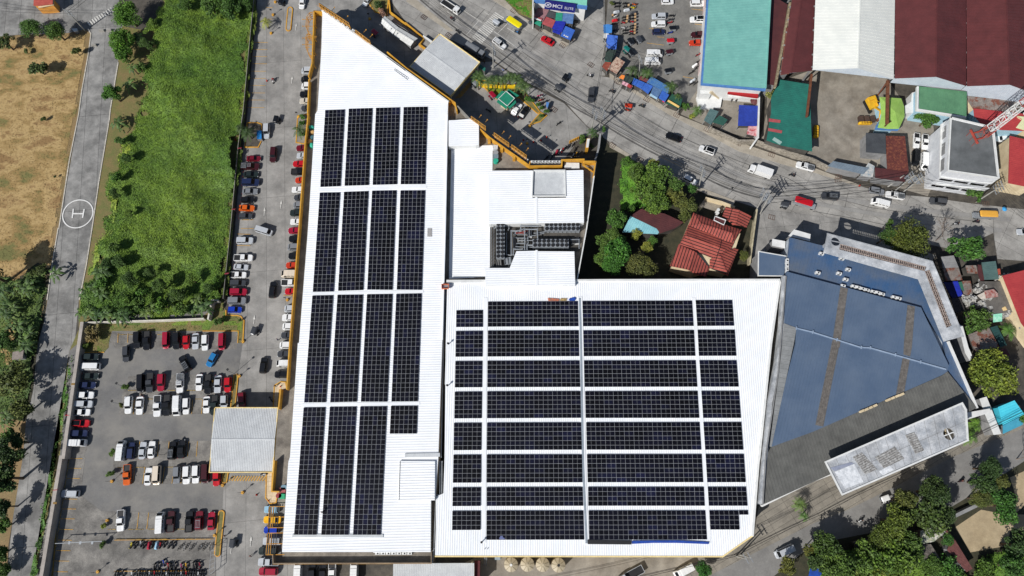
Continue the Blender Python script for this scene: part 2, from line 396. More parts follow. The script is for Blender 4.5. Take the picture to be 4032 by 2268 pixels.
def bike_mb(t, cover=False, box=False):
    b = MB()
    b.bar((.55,0,.62), (-.1,0,.75), .2, .22); b.bar((-.05,0,.72), (-.75,0,.85), .24, .16); b.bar((.1,0,.35), (-.35,0,.4), .22, .2); b.box((.62,0,.85), (.16,.34,.3)); b.obj('body', PAINT, t)
    b = MB(); b.box((-.35,0,.88), (.62,.27,.1)); b.obj('seat', BLACK, t)
    b = MB(); b.bar((.5,-.36,1.02), (.5,.36,1.02), .05); b.bar((.5,0,1.02), (.72,0,.35), .06)
    for s in (-1,1): b.cyl((.5,s*.3,1.02), (.44,s*.36,1.2), .05)
    b.obj('handlebar', BLACK, t)
    for x in (.72,-.62):
        b = MB(); b.cyl((x,-.06,.29), (x,.06,.29), .29, n=12); b.obj('wheel', RUBBER, t)
    if box:
        b = MB(); b.box((-.72,0,1.15), (.5,.5,.45)); b.obj('delivery_box', MATS['cardboard tan'], t)
    if cover:
        b = MB(); o = outline(-1, 1, .36, .3, .2, 3); loft(b, [(sc2(o,1,1.1), .35), (sc2(o,.95,.9), .85), (sc2(o,.6,.5), 1.12)]); b.obj('cover', CLOTH, t)
mat('cardboard tan', (200,165,120), (175,140,100), rough=.8)
def make_bike(cover=False, box=False):
    t = thing('motorcycle', 'x', 'motorcycle'); bike_mb(t, cover, box); return t
def make_trike():
    t = thing('motorcycle_sidecar', 'x', 'tricycle'); bike_mb(t)
    b = MB(); loft(b, [(outline(-.9,1.0,.55,.3,.15,3), .3), (outline(-.9,1.05,.58,.3,.15,3), .75)]); b.v = [(x, y-.98, z) for x, y, z in b.v]
    for x in (-.8,.7):
        for y in (-1.45,-.5): b.bar((x,y,.7), (x,y,1.55), .05)
    b.obj('sidecar', STEEL, t)
    b = MB(); o = outline(-1.1,1.15,.68,.3,.15,3); loft(b, [(o,1.55), (sc2(o,.97,.95),1.62), (sc2(o,.8,.6),1.72)]); b.v = [(x, y-.92, z) for x, y, z in b.v]; b.obj('sidecar_roof', PAINT, t)
    b = MB(); b.face([(1.02,-1.45,.8),(1.02,-.5,.8),(.8,-.55,1.5),(.8,-1.4,1.5)]); b.obj('windshield', GLASS, t)
    b = MB(); b.cyl((-.1,-1.66,.28), (-.1,-1.55,.28), .28, n=12); b.obj('wheel', RUBBER, t)
    return t
def make_bicycle():
    t = thing('bicycle', 'x', 'bicycle')
    for x in (-.5,.5):
        b = MB(); n = 14
        for k in range(n):
            a0, a1 = 2*math.pi*k/n, 2*math.pi*(k+1)/n; b.bar((x+.32*math.cos(a0),0,.33+.32*math.sin(a0)), (x+.32*math.cos(a1),0,.33+.32*math.sin(a1)), .045)
        for k in range(4): a = math.pi*k/4; b.bar((x-.3*math.cos(a),0,.33-.3*math.sin(a)), (x+.3*math.cos(a),0,.33+.3*math.sin(a)), .012)
        b.obj('wheel', RUBBER, t)
    b = MB()
    for p, q in (((.42,0,.85),(.5,0,.33)), ((.4,0,.78),(-.15,0,.75)), ((.38,0,.7),(-.08,0,.3)), ((-.15,0,.85),(-.08,0,.3)), ((-.08,0,.3),(-.5,0,.33)), ((-.15,0,.72),(-.5,0,.33))): b.bar(p, q, .045)
    b.obj('frame', PAINT, t)
    b = MB(); b.bar((.4,-.27,.95), (.4,.27,.95), .045); b.bar((.4,0,.95), (.42,0,.8), .04); b.obj('handlebar', BLACK, t)
    b = MB(); b.box((-.17,0,.9), (.26,.15,.06)); b.obj('saddle', BLACK, t)
    return t
# ---------------------------------------------------------------- people
def ensure_skin(me):
    if not me.skin_vertices:
        bm = bmesh.new(); bm.from_mesh(me); bm.verts.layers.skin.verify(); bm.to_mesh(me); bm.free()
def human_mesh(name, J, E):
    me = bpy.data.meshes.new(name+'_cage'); me.from_pydata([j[0] for j in J], E, []); ensure_skin(me)
    o = bpy.data.objects.new(name, me); COL.objects.link(o); o.modifiers.new('s', 'SKIN')
    for i, j in enumerate(J): me.skin_vertices[0].data[i].radius = (j[1], j[1]); me.skin_vertices[0].data[i].use_root = (i == 0)
    u = o.modifiers.new('u', 'SUBSURF'); u.levels = 1; u.render_levels = 1
    bpy.context.view_layer.update()
    dg = bpy.context.evaluated_depsgraph_get(); m2 = bpy.data.meshes.new_from_object(o.evaluated_get(dg)); m2.name = name; bpy.data.objects.remove(o)
    return m2
SKIN = mat('brown skin', (150,105,78), rough=.7)
def cloth_mats(me, zs, zl):
    me.materials.clear()
    for m in (SKIN, CLOTH, mat('dark trousers', (38,42,56), rough=.9), mat('black hair', (20,18,17), rough=.8)): me.materials.append(m)
    for p in me.polygons:
        z = p.center.z; p.material_index = 3 if z > zs+.27 else 0 if z > zs+.02 or abs(p.center.y) > .3 and z < zs-.35 else 1 if z > zl else 2 if z > .1 else 3
        p.use_smooth = True
def make_walker():
    J = [((0,0,.95),.15), ((0,0,1.2),.15), ((0,0,1.42),.16), ((.01,0,1.53),.06), ((.03,0,1.6),.09), ((.03,0,1.7),.1),
         ((0,.19,1.42),.07), ((-.12,.24,1.16),.05), ((.0,.26,.93),.04), ((.05,.26,.84),.045),
         ((0,-.19,1.42),.07), ((.12,-.24,1.16),.05), ((.25,-.26,.98),.04), ((.31,-.26,.91),.045),
         ((0,.1,.88),.1), ((.18,.1,.5),.075), ((.2,.1,.1),.05), ((.34,.1,.05),.045),
         ((0,-.1,.88),.1), ((-.06,-.1,.48),.075), ((-.25,-.1,.12),.05), ((-.13,-.1,.05),.045)]
    E = [(0,1),(1,2),(2,3),(3,4),(4,5),(2,6),(6,7),(7,8),(8,9),(2,10),(10,11),(11,12),(12,13),(0,14),(14,15),(15,16),(16,17),(0,18),(18,19),(19,20),(20,21)]
    me = human_mesh('person', J, E); cloth_mats(me, 1.46, .95); return me
def make_rider():
    J = [((-.3,0,1.0),.15), ((-.27,0,1.25),.15), ((-.2,0,1.47),.16), ((-.16,0,1.58),.06), ((-.13,0,1.66),.1), ((-.12,0,1.77),.12),
         ((-.18,.19,1.47),.07), ((.1,.3,1.28),.05), ((.42,.3,1.14),.045), ((-.18,-.19,1.47),.07), ((.1,-.3,1.28),.05), ((.42,-.3,1.14),.045),
         ((-.25,.12,.98),.1), ((.12,.22,.88),.08), ((.05,.24,.45),.055), ((.18,.24,.4),.045), ((-.25,-.12,.98),.1), ((.12,-.22,.88),.08), ((.05,-.24,.45),.055), ((.18,-.24,.4),.045)]
    E = [(0,1),(1,2),(2,3),(3,4),(4,5),(2,6),(6,7),(7,8),(2,9),(9,10),(10,11),(0,12),(12,13),(13,14),(14,15),(0,16),(16,17),(17,18),(18,19)]
    me = human_mesh('person', J, E); cloth_mats(me, 1.52, .98); return me
WALK, RIDE = make_walker(), make_rider()
NPERS = []
def person(p, rz, col, label, riding=False, group=None):
    o = bpy.data.objects.new('person', RIDE if riding else WALK); COL.objects.link(o); o.location = p; o.rotation_euler = (0,0,rz); o.color = (*srgb(col),1)
    tag(o, label, 'person', group); return o
# prototypes
PROTO = {}
def proto(key, o): PROTO[key] = [o, False]; index_kids(o)
for k in ('sedan','hatchback','suv','van','pickup'): proto(k, make_car(k))
proto('suv+rack', make_car('suv','rack')); proto('suv+blackroof', make_car('suv','blackroof')); proto('pickup+bedrack', make_car('pickup','bedrack'))
proto('utility van', make_util_van()); proto('jeepney', make_jeepney())
for k in ('box','flat','tank'): proto(k+' truck', make_truck(k))
proto('motorcycle', make_bike()); proto('covered motorcycle', make_bike(cover=True)); proto('delivery motorcycle', make_bike(box=True))
proto('tricycle', make_trike()); proto('bicycle', make_bicycle())
NAMES = {'suv+rack':'suv','suv+blackroof':'suv','pickup+bedrack':'pickup_truck','pickup':'pickup_truck','van':'minivan','utility van':'utility_van'}
CATS = {'box truck':'truck','flat truck':'truck','tank truck':'truck','pickup':'pickup truck','pickup+bedrack':'pickup truck','suv+rack':'suv','suv+blackroof':'suv','covered motorcycle':'motorcycle','delivery motorcycle':'motorcycle','utility van':'van'}
def place(key, p, rz, col, label, group, scale=1.0):
    pr = PROTO[key]; c4 = (*srgb(col), 1)
    if not pr[1]:
        pr[1] = True; o = pr[0]
        def paint(q):
            if q.type == 'MESH': q.color = c4
            for ch in KIDS.get(q, ()): paint(ch)
        paint(o)
    else: o = copy_tree(pr[0], None, c4)
    o.location = p; o.rotation_euler = (0,0,rz); o.scale = (scale,)*3
    o.name = NAMES.get(key, key).replace(' ', '_').replace('covered_','').replace('delivery_','') if 'truck' not in key or key == 'pickup' else 'truck'
    tag(o, label, CATS.get(key, key), group)
    return o
# ---------------------------------------------------------------- vehicles placed where they stand
CC = {'white':(236,236,234),'silver':(190,194,198),'grey':(128,131,135),'dark grey':(66,68,72),'black':(22,23,26),'navy':(34,44,78),'blue':(20,58,170),
 'bright blue':(38,120,178),'pale blue':(150,190,212),'red':(190,22,34),'dark red':(112,20,36),'maroon':(64,22,28),'orange':(214,96,24),'yellow':(240,180,20),
 'cream':(226,212,192),'dark green':(38,48,46),'crimson':(160,24,52),'beige':(205,196,180),'orange red':(196,58,28),'bright yellow':(238,220,10),'amber':(232,172,70),'pink':(230,60,120),'magenta':(170,30,110),'green':(20,120,90),'teal':(25,120,110),'tan':(196,160,120)}
KK = {'S':'sedan','H':'hatchback','U':'suv','V':'van','P':'pickup','PR':'pickup+bedrack','UR':'suv+rack','UB':'suv+blackroof','L':'utility van','J':'jeepney','TB':'box truck','TF':'flat truck','TT':'tank truck','M':'motorcycle','MC':'covered motorcycle','MD':'delivery motorcycle','T':'tricycle','B':'bicycle'}
SAY = {'P':'pickup','PR':'pickup with bed rack','UR':'suv with roof rack','UB':'suv with black roof','L':'passenger van','TB':'box truck','TF':'flatbed truck','TT':'tanker lorry','MC':'covered motorcycle','MD':'delivery motorcycle','T':'tricycle'}
ORD = ['first','second','third','fourth','fifth','sixth','seventh','eighth','ninth','tenth','eleventh','twelfth','thirteenth','fourteenth','fifteenth','sixteenth','seventeenth','eighteenth','nineteenth','twentieth']+['%d%s' % (n, {1:'st',2:'nd',3:'rd'}.get(n % 10, 'th')) for n in range(21, 60)]
def row(where, frm, group, data, z=0):
    """data: tile x y angle kind colour / ... ; labels name the neighbours or the count from one end when looks repeat"""
    items = []
    t = None
    for it in data.split('/'):
        f = it.split()
        if f[0] in TILE: t = f[0]; f = f[1:]
        x, y, a = map(float, f[:3]); k = f[3]; sc = 1.0
        if k[-1] in '+-': sc = 1.07 if k[-1] == '+' else .93; k = k[:-1]
        items.append((t, x, y, a, k, ' '.join(f[4:]), sc))
    desc = [(i[5]+' '+SAY.get(i[4], KK[i[4]])) for i in items]
    for n, (t, x, y, a, k, c, sc) in enumerate(items):
        if desc.count(desc[n]) == 1: lab = '%s %s' % (desc[n], where)
        elif len([d for d in desc if d == desc[n]]) <= 6 and len(items) > 6:
            m = desc[:n+1].count(desc[n])-1; lab = '%s of the %ss %s, counting %s' % (ORD[m], desc[n], where, frm)
        else: lab = '%s, %s %s, counting %s' % (desc[n], ORD[n], where, frm)
        w = lab.split(); lab = ' '.join(w[:16])
        h = .75 if k not in ('M','MC','MD','T','B') else .5
        if k in ('TB','TT','J','L'): h = 1.3
        p = W(t, x, y, h); p.z = z
        place(KK[k], p, heading(t, x, y, a, h), CC[c], lab, group, sc)
row('in the row backed onto the grey boundary wall', 'down the row', 'cars along the boundary wall', 'A3 1155 178 0 H+ dark green/1150 300 180 V+ white/1145 422 0 S dark green/1110 535 0 S navy/1078 662 0 S+ white/1065 775 0 U silver/1030 880 0 P- white/1025 1020 0 UB red/1000 1148 0 U navy/955 1268 0 L+ white/A4 860 445 180 U silver')
row('in the topmost row of the lot', 'from the left', 'cars in the topmost lot row', 'A3 1740 -38 268 U black/1862 -30 268 P black/2108 -30 268 V- crimson/2240 -28 268 U black/2360 -10 268 H red/2478 -22 268 S silver/B3 25 -5 268 U- white/240 -15 268 V- crimson')
row('driving across the upper lot aisle', 'from the left', 'cars driving in the lot', 'A3 1600 140 268 U- dark grey/2345 262 118 UR black/B3 112 212 240 H+ bright blue')
row('in the second lot row from the top', 'from the left', 'cars in the second lot row', 'A3 1790 515 268 V black/1900 505 268 P dark grey/2045 500 266 U crimson/2285 512 268 PR white/2525 500 266 S white/B3 62 522 268 P black/187 522 266 S+ silver/312 528 268 H+ red')
row('in the third lot row from the top', 'from the left', 'cars in the third lot row', 'A3 1632 785 266 U white/1772 795 266 S+ white/2000 800 267 P+ white/2115 790 267 P+ black/2240 795 267 L+ white/2362 800 267 U- white/B3 42 785 267 S white/142 790 267 P dark green/265 755 268 H+ silver/492 735 272 U dark red')
row('in the fourth lot row', 'from the left', 'cars in the fourth lot row', 'A3 1530 1368 83 L+ white/1665 1368 85 U- navy/1808 1365 83 S silver/1922 1355 84 S white/2185 1365 84 UR black/2300 1345 85 S+ black')
row('in the fifth lot row beside the entrance canopy', 'from the left', 'cars in the fifth lot row', 'A4 1552 215 267 P orange/1808 236 84 S white/1915 220 266 V cream/2155 215 267 U- grey/2277 215 267 U white/2390 205 267 U white/B4 32 150 268 V maroon/170 205 268 H+ red')
row('in the lot row above the motorcycles', 'from the left', 'cars in the sixth lot row', 'A4 1475 772 267 P white/1950 800 87 L+ white/2085 785 87 P maroon/2308 785 87 P black/2432 772 87 UR dark red/B4 103 750 86 S crimson')
row('parked nose out beside the hedge fence', 'down the row', 'cars beside the hedge', 'B1 640 560 0 S- dark red/597 662 0 PR maroon/603 762 0 S dark green/603 865 0 U+ navy/593 978 0 S grey/565 1085 0 H black/553 1188 -2 S orange/538 1292 0 H dark grey/B2 530 152 0 U silver/512 372 0 P white/478 487 -3 S- silver/438 588 0 P- white/442 692 0 U- dark grey/448 802 0 U crimson/430 915 0 U+ grey/402 1028 -2 H blue')
row('driving along the aisle beside the white mall roof', 'down the aisle', 'cars driving down the mall aisle', 'B1 803 215 268 U silver/890 512 264 U maroon/B2 775 32 -17 V silver/885 775 84 U black/B3 765 285 83 U- black/B0 1255 42 262 H white')
def lrow(data):
    out = []
    for it in data.split('/'):
        f = it.split(); T0 = ''
        if f[0] in TILE: T0 = f[0]+' '; f = f[1:]
        L = {'S':4.45,'H':3.85,'U':4.7,'V':4.9,'P':5.25,'L':5,'UR':4.7,'PR':5.2}[f[2].strip('+-')]
        out.append(T0+'%g %s %s %s' % (float(f[0])+L*45/2, f[1], '180' if f[-1] != 'r' else '0', ' '.join(f[2:] if f[-1] != 'r' else f[2:-1])))
    return '/'.join(out)
row('tucked under the yellow mall parapet', 'down the row', 'cars along the yellow parapet', lrow('B0 1240 900 V silver/1235 1012 V black/1240 1095 V white/1220 1195 U black/1215 1280 S beige/1238 1370 H dark grey/B1 1175 427 S dark red/1182 525 H silver/1133 627 S red/1115 730 P black r/1165 835 H orange red/1120 955 S white/1150 1055 H dark grey/1143 1155 V grey/1100 1250 U dark green/1102 1362 S white/B2 1078 25 S crimson/1088 130 U black/1072 237 V grey/1083 345 U black/1050 465 H orange red/995 572 L+ cream/995 688 P white r/1037 795 S red/1033 1018 V silver/1005 1130 U white/1010 1243 V white/990 1352 S dark grey/B3 975 30 V white/945 140 S dark grey/928 258 L white/912 400 U black/B4 782 605 H pale blue/775 735 S yellow/778 865 H blue/770 1005 UR silver/717 1130 U dark green/712 1270 P silver/720 1390 U crimson'))
row('on the main road', 'from the left', 'traffic on the main road', 'B0 2075 18 235 H silver/C0 565 95 -33 TF white/1345 285 146 J bright yellow/1180 555 -36 UR white/1790 515 150 S red/870 640 -30 TT grey/2345 1205 264 U dark grey/D1 812 290 160 S+ black/1235 457 160 UB white/1905 725 161 TB white/1018 832 -28 U- white/2480 662 165 PR white/E0 -860 3000 0 S white/E1 205 1003 173 UR dark grey/780 935 -12 U- grey/1000 990 170 PR white/828 1075 165 L white/1525 1062 172 U dark grey/2100 1225 178 J amber/2585 1435 178 S silver'.replace('E0 -860 3000 0 S white/',''))
row('crossing the sunlit main road below the long brick wall', 'from the left', 'red vehicles', 'D1 2480 1125 -17 J red')
row('in the service yard below the mall ledge', 'from the left', 'vehicles parked below the mall', 'B4 1200 1400 88 L+ white/1380 1400 88 U black/1512 1400 88 S black/1635 1400 268 P white/1912 1400 88 L+ white'.replace('hospital','service'))
row('in the mall front forecourt beside the green guard hut', 'from the left', 'cars in the front forecourt', 'C0 1397 1385 55 S white/1482 1425 55 S black'.replace('1482 1425','1490 1425'))
row('in the small lot beside the aqua roof', 'down the lot', 'cars in the upper right lot', 'D0 735 20 0 H white/1118 42 0 U white/1115 248 180 UB white/1118 440 180 H+ maroon/1100 542 180 S orange red/625 207 180 U- silver/620 305 180 U- white/622 403 0 H navy/572 672 0 L white/550 770 0 L white')
row('squeezed between the rusty shed and the grey block', 'from the left', 'vehicles between the sheds', 'E1 1265 322 268 P- white/1368 338 268 P- white/1250 535 268 V black/1362 572 268 L+ white/2310 300 180 S white')
row('on the lower right street', 'from the left', 'vehicles on the lower street', 'D4 945 1385 208 L+ white/270 1430 208 TF silver/2215 1135 205 V+ silver')
def brow(where, frm, group, data): row(where, frm, group, data)
def auto(tile, pts, ang, kinds):
    return tile+' '+'/'.join('%g %g %g %s' % (p[0], p[1], ang+((i*37) % 15-7), kinds[i % len(kinds)]) for i, p in enumerate(pts))
row('in the upper motorcycle row below the last cars', 'from the left', 'motorcycles in the upper bike row', auto('M', [(310,410),(385,410),(490,380),(545,410),(645,410),(705,400),(785,410),(845,410),(925,390),(1010,410),(1090,410)], 72, ['M bright yellow','M black','M silver','M black','MC crimson','M black','MC pale blue','M red','M black','M dark grey','M black']))
row('in the bicycle stands of the lot', 'from the left', 'bicycles in the stands', auto('M', [(1195,450),(1235,430),(1290,450),(1335,430),(1400,450),(1450,430),(1560,450),(1605,430),(1650,450),(1690,430),(1770,430),(1790,460)], 65, ['B black','B dark grey','B silver','B black','B grey']))
row('in the middle motorcycle row', 'from the left', 'motorcycles in the middle bike row', auto('M', [(740,800),(815,790),(915,735),(995,790),(1040,800),(1115,790),(1240,800),(1325,790),(1462,770),(1510,770),(1580,780)], 88, ['M black','M dark grey','M blue','M red','M black','M dark grey','M magenta','M yellow','M black','M black','M crimson']))
row('in the lowest motorcycle row', 'from the left', 'motorcycles in the lowest bike row', auto('M', [(20,940),(60,950),(160,935),(325,950)]+[(425+45*k, 930+(k*29) % 22) for k in range(28)], 80, ['M black','M dark grey','M black','M white','M black','M black','M black','M dark grey','M black','M silver','M black','M red','M black']))
row('in the left bike column behind the blue stalls', 'from the top', 'motorcycles behind the blue stalls', auto('N', [(345,55),(340,110),(330,205),(300,272),(305,345),(290,400),(305,510)], 5, ['M black','M black','MC silver','MD white','MC red','M black','M navy']))
row('in the middle bike column of the upper right lot', 'from the top', 'motorcycles in the middle column', auto('N', [(480,60),(490,112),(500,172),(470,292),(468,337),(455,382),(455,470),(480,512),(470,562)], 185, ['M black','MD black','MC silver','MD black','MD black','MD red','M white','M black','M black']))
row('in the delivery bike column of the upper right lot', 'from the top', 'motorcycles in the right column', auto('N', [(630,75),(610,130),(612,215),(600,262),(600,315),(598,365),(600,435),(598,480),(590,530),(590,572)], 185, ['M orange','M bright yellow','MC dark grey','MD black','MD black','MD red','MD black','MD black','MD red','MD black']))
row('along the striped divider of the upper right lot', 'from the top', 'motorcycles along the divider', auto('N', [(1255,265),(1240,330),(1225,380),(1260,455),(1228,550),(1220,665),(1200,850),(1195,905),(1180,1165)], 5, ['M black','M dark grey','M red','T black','M blue','T red','T maroon','M black','T black']))
row('by the wall of the aqua roofed building', 'from the top', 'motorcycles beside the aqua building', auto('N', [(1700,920),(1700,1035),(1645,1100),(1690,1125),(1625,1185),(1580,1225),(1610,1355),(1590,1405),(1660,1400)], 30, ['M red','M black','MC white','M black','M dark grey','M black','MC silver','M black','M black']))
row('standing loose behind the stalls', 'from the top', 'tricycles behind the stalls', auto('N', [(660,705),(520,745),(465,880),(530,930)], 130, ['T dark grey','T black','T teal','T black']))
row('in the bike bay of the mall forecourt', 'from the left', 'motorcycles in the forecourt bay', auto('C1', [(1770,560),(1800,530),(1840,550),(1868,510),(1905,485),(1945,478),(1980,458),(2015,430),(2055,410),(2115,385),(2138,450),(2108,530),(2148,515),(2185,510)], 60, ['M black','M black','M dark grey','M teal','MC crimson','M white','M red','M black','M dark grey','M black','M black','M white','M yellow','M black']))
row('by the forecourt kerb near the road', 'from the left', 'motorcycles on the roadside pavement', auto('C0', [(1655,1240),(1690,1215),(1718,1225),(1705,1270),(1765,1290)], 200, ['M black','M pink','M white','M orange red','M black']))
TRK = 'B1 970 85 255 T black/B2 695 1315 250 T dark grey/B4 430 1035 262 T dark grey/B0 1030 40 255 T black/C0 1165 275 325 T silver/2045 1015 235 T black/1910 1150 150 T dark grey/845 1095 150 T grey/1062 1240 130 T crimson/1040 1400 150 M black/C1 1935 115 215 M black/D0 230 1395 170 T orange red/D1 2205 1190 165 T dark grey/E4 885 545 200 T white/C0 650 400 140 M black/B0 2155 455 140 T crimson/B4 760 160 0 M white/B3 860 715 120 M black'
row('out on the pavement', 'from the left of the photo', 'tricycles and loose motorcycles', TRK)
# riders on the move: motorcycle and its rider are two things
RID = [('B0',888,1020,262,'white',(150,30,40),'rider in dark red shirt on the white scooter in the mall aisle'),('C0',575,240,320,'dark grey',(120,24,30),'rider in dark red on the road above the canopy'),
 ('C0',1405,412,150,'black',(40,120,180),'rider in blue jacket behind the yellow jeepney'),('C0',2325,960,160,'black',(235,235,235),'rider with white helmet in the far lane'),
 ('D0',408,1345,160,'black',(60,66,60),'rider in dark clothes behind the red tricycle'),('D1',2315,775,165,'black',(36,36,38),'rider in black beside the shadow of the wire pole'),
 ('E1',1750,1340,175,'white',(30,30,34),'rider in black below the tree shadow'),('E1',1995,1312,350,'black',(50,24,40),'rider in dark clothes under the yellow jeepney'),
 ('E4',583,772,205,'white',(30,32,36),'rider in black on the lower street'),('E4',1808,288,25,'maroon',(60,24,34),'rider in dark red at the right of the lower street'),
 ('D0',30,1160,160,'black',(44,44,46),'rider in dark grey passing the roadside stalls')]
for t, x, y, a, c, sc_, lab in RID:
    p = W(t, x, y, .5); p.z = 0; rz = heading(t, x, y, a)
    place('motorcycle', p, rz, CC[c], '%s motorcycle under the %s' % (c, ' '.join(lab.split()[:12])), 'ridden motorcycles')
    person(p, rz, sc_, lab, True, 'motorcycle riders')
for t, x, y, a, c, lab in [('B4',275,938,200,(60,24,28),'pedestrian in dark red walking beside the yellow kerbed island'),('B4',600,1195,240,(110,30,50),'pedestrian in pink top crossing the lower lot aisle'),
 ('C0',990,785,90,(40,40,44),'pedestrian in black near the yellow canopy corner'),('C0',720,600,100,(30,30,34),'pedestrian in black above the long grey canopy'),
 ('B3',912,545,270,(26,26,30),'pedestrian in black by the cream kerb corner'),('B2',940,1405,20,(60,90,140),'pedestrian in blue beside the parked dark sedan'),
 ('D0',1550,1270,90,(24,24,26),'left person in black by the red shop counter'),('D0',1605,1275,90,(22,22,24),'right person in black by the red shop counter'),
 ('C0',2110,520,40,(70,60,60),'person in brown standing beside the blue corner stall'),('C0',1225,890,30,(60,110,190),'person in blue sitting by the planter edge'),('A3',1800,655,0,(80,50,50),'person in brown crouching between the parked lot cars'),
 ('B4',1505,640,40,(30,30,34),'worker in black between the lower solar blocks')]:
    z = 9.55 if 'solar' in lab else 0; p = W(t, x, y, z+.9); p.z = z
    person(p, heading(t, x, y, a), c, lab, False, None)
# ---------------------------------------------------------------- ground, roads, markings
ROADC = mat('road concrete', (170,167,161), (144,141,136), sc=.3, dirt=.3, fine=.12, joints=(9,3.6,.03), jrot=.55, jcol=(.8,.8,.8))
LANEC = mat('lane concrete', (162,159,154), (138,136,132), sc=.3, dirt=.3, fine=.12, joints=(22,5.2,.025), jrot=1.48, jcol=(.8,.8,.8))
LOTC = mat('lot asphalt', (117,116,114), (106,105,104), sc=.12, dirt=.18, fine=.16, rust=(128,125,119), rsc=.1, soft=.25)
OLDROAD = mat('old road concrete', (160,158,154), (128,127,124), sc=.35, dirt=.45, fine=.12, joints=(30,4.4,.04), jrot=1.47, jcol=(.7,.7,.7))
SOIL = mat('dark leafy soil', (66,62,44), (44,46,30), sc=.5, fine=.3)
DRY = mat('dry grass ground', (156,134,92), (118,104,66), sc=.09, fine=.4, rust=(136,108,74), rsc=.2, soft=.3)
VERGE = mat('green verge', (104,108,56), (128,110,70), sc=.35, fine=.3)
TANC = mat('tan yard concrete', (156,149,137), (132,124,112), sc=.25, dirt=.3, fine=.12)
STREET = mat('street asphalt', (138,136,132), (120,118,115), sc=.2, dirt=.15, fine=.12)
SIDEW = mat('pavement slabs', (150,143,131), (130,124,113), sc=.4, fine=.14, dirt=.2, joints=(6,1.5,.03), jrot=-.5, jcol=(.88,.88,.88))
GRIME = mat('grimy yard', (96,90,80), (66,62,56), sc=.4, dirt=.35, fine=.25)
g = MB(); g.face([(-420,-260,-.02),(420,-260,-.02),(420,520,-.02),(-420,520,-.02)]); tag(g.obj('ground', GRIME), kind='structure')
surface('mall_lane', 'B0 690,-40 1500,-40 2340,-40 2330,60 2350,180 C0 200,480 420,430 930,790 1100,780 1450,1030 2000,1310 C1 2300,170 2400,240 2200,300 1950,640 1300,700 B4 1400,1449 1400,1700 -500,1700 B3 -700,1449 B2 300,1449 330,880 B1 440,1000 B0 560,1449', LANEC)
surface('main_road', 'B0 2330,-60 C0 1100,-60 1600,310 2020,600 2220,790 2440,960 D0 0,985 790,1449 D1 1210,240 1640,470 2250,650 E1 0,700 560,870 870,960 1400,1010 1960,1090 2620,1165 E2 2620,400 2240,370 1450,200 780,60 D2 1850,0 D1 1880,1190 1600,1100 1180,940 380,590 0,350 C1 2290,150 C0 2000,1280 1450,1000 1100,760 420,430 200,480 0,290', ROADC)
surface('side_street', 'C0 2020,600 2075,560 2150,330 2290,60 2290,-60 2600,-60 D0 -60,-60 -60,960 C0 2440,960 2220,790', ROADC)
surface('field_road', 'A0 -40,-40 1500,-40 1560,330 1500,800 1390,1449 A1 1290,700 1170,1449 A2 1000,900 950,1449 A3 820,700 720,1449 A4 520,900 380,1500 80,1500 180,500 A3 290,1449 330,1000 420,600 480,0 A2 560,1180 740,0 A1 750,1449 990,0 A0 1150,430 1090,370 860,420 120,450 -40,470', OLDROAD)
surface('dry_field', 'A0 -60,470 120,450 860,420 1090,370 1150,430 1000,1449 A1 750,1449 A2 740,0 560,1180 480,1449 A3 420,600 330,1000 290,1449 A4 100,1100 80,1500 -60,1500', DRY)
surface('verge', 'A0 1500,400 1560,330 1900,400 2100,-40 B0 640,-40 B2 250,890 A2 2560,1130 1040,1185 A3 880,100 720,1449 A4 520,900 380,1500 470,1500 A3 780,1449 900,700 A2 1000,1449 1000,900 A1 1170,1449 1390,0 A0 1500,800', VERGE)
surface('parking_lot', 'A2 1000,1449 1040,1200 B2 250,900 300,1100 450,1110 520,1170 500,1449 B4 260,100 240,650 150,1200 150,1500 A4 420,1500 730,0 A3 880,100', LOTC)
BAYC = mat('bay concrete', (146,142,135), (108,105,101), sc=.3, dirt=.4, fine=.26)
surface('bay_rows', 'A2 1420,1315 2576,1305 B2 440,1305 435,1449 B3 420,80 A3 1480,80 A2 1400,1449', BAYC)
surface('bay_rows', 'A3 1630,420 2576,400 B3 370,400 360,620 A3 1620,720 1540,700', BAYC); surface('bay_rows', 'A3 1560,690 B3 360,620 340,820 150,900 A3 1500,910', BAYC)
surface('bay_rows', 'A3 1470,1250 B3 110,1240 B4 90,270 A4 1440,340 1380,100', BAYC); surface('bay_rows', 'A4 1240,660 2500,670 B4 230,650 160,1200 160,1500 A4 430,1500 560,900 780,500 1000,480', BAYC); surface('bay_rows', 'A3 910,1320 1110,1330 1060,1449 A4 1040,0 1000,330 770,340 840,20', BAYC)
surface('leafy_soil', 'A2 -60,560 240,600 480,430 660,480 600,860 560,1180 480,1449 A3 420,600 330,1000 -60,900', SOIL)
surface('lot_verge', 'A2 1040,1190 2560,1130 B2 250,890 290,1100 430,1100 520,1170 505,1449 440,1449 450,1300 0,1300 A2 1420,1300 1380,1449 A3 1380,60 1320,120 1070,130 1010,0', VERGE)
surface('upper_parking_lot', 'D0 -60,-60 1300,-60 1140,1100 980,1449 830,1180 560,960 100,930 C0 2500,700 2560,-60', mat('worn lot', (132,129,123), (114,112,108), sc=.3, dirt=.3, fine=.15))
surface('shop_yard', 'D0 1140,1100 1960,1180 D1 1870,330 1280,170 D0 900,1449', TANC)
surface('machine_yard', 'D0 2000,1090 E0 0,850 900,960 1250,1449 E1 1450,0 1540,700 1400,1000 700,800 180,640 D1 2300,560 1900,350 1990,0', TANC)
surface('creek_bank', 'C1 2470,250 D1 0,420 380,600 1150,950 1850,1200 D2 1850,0 1780,450 1900,620 C2 2170,650 C1 2380,700', SOIL)
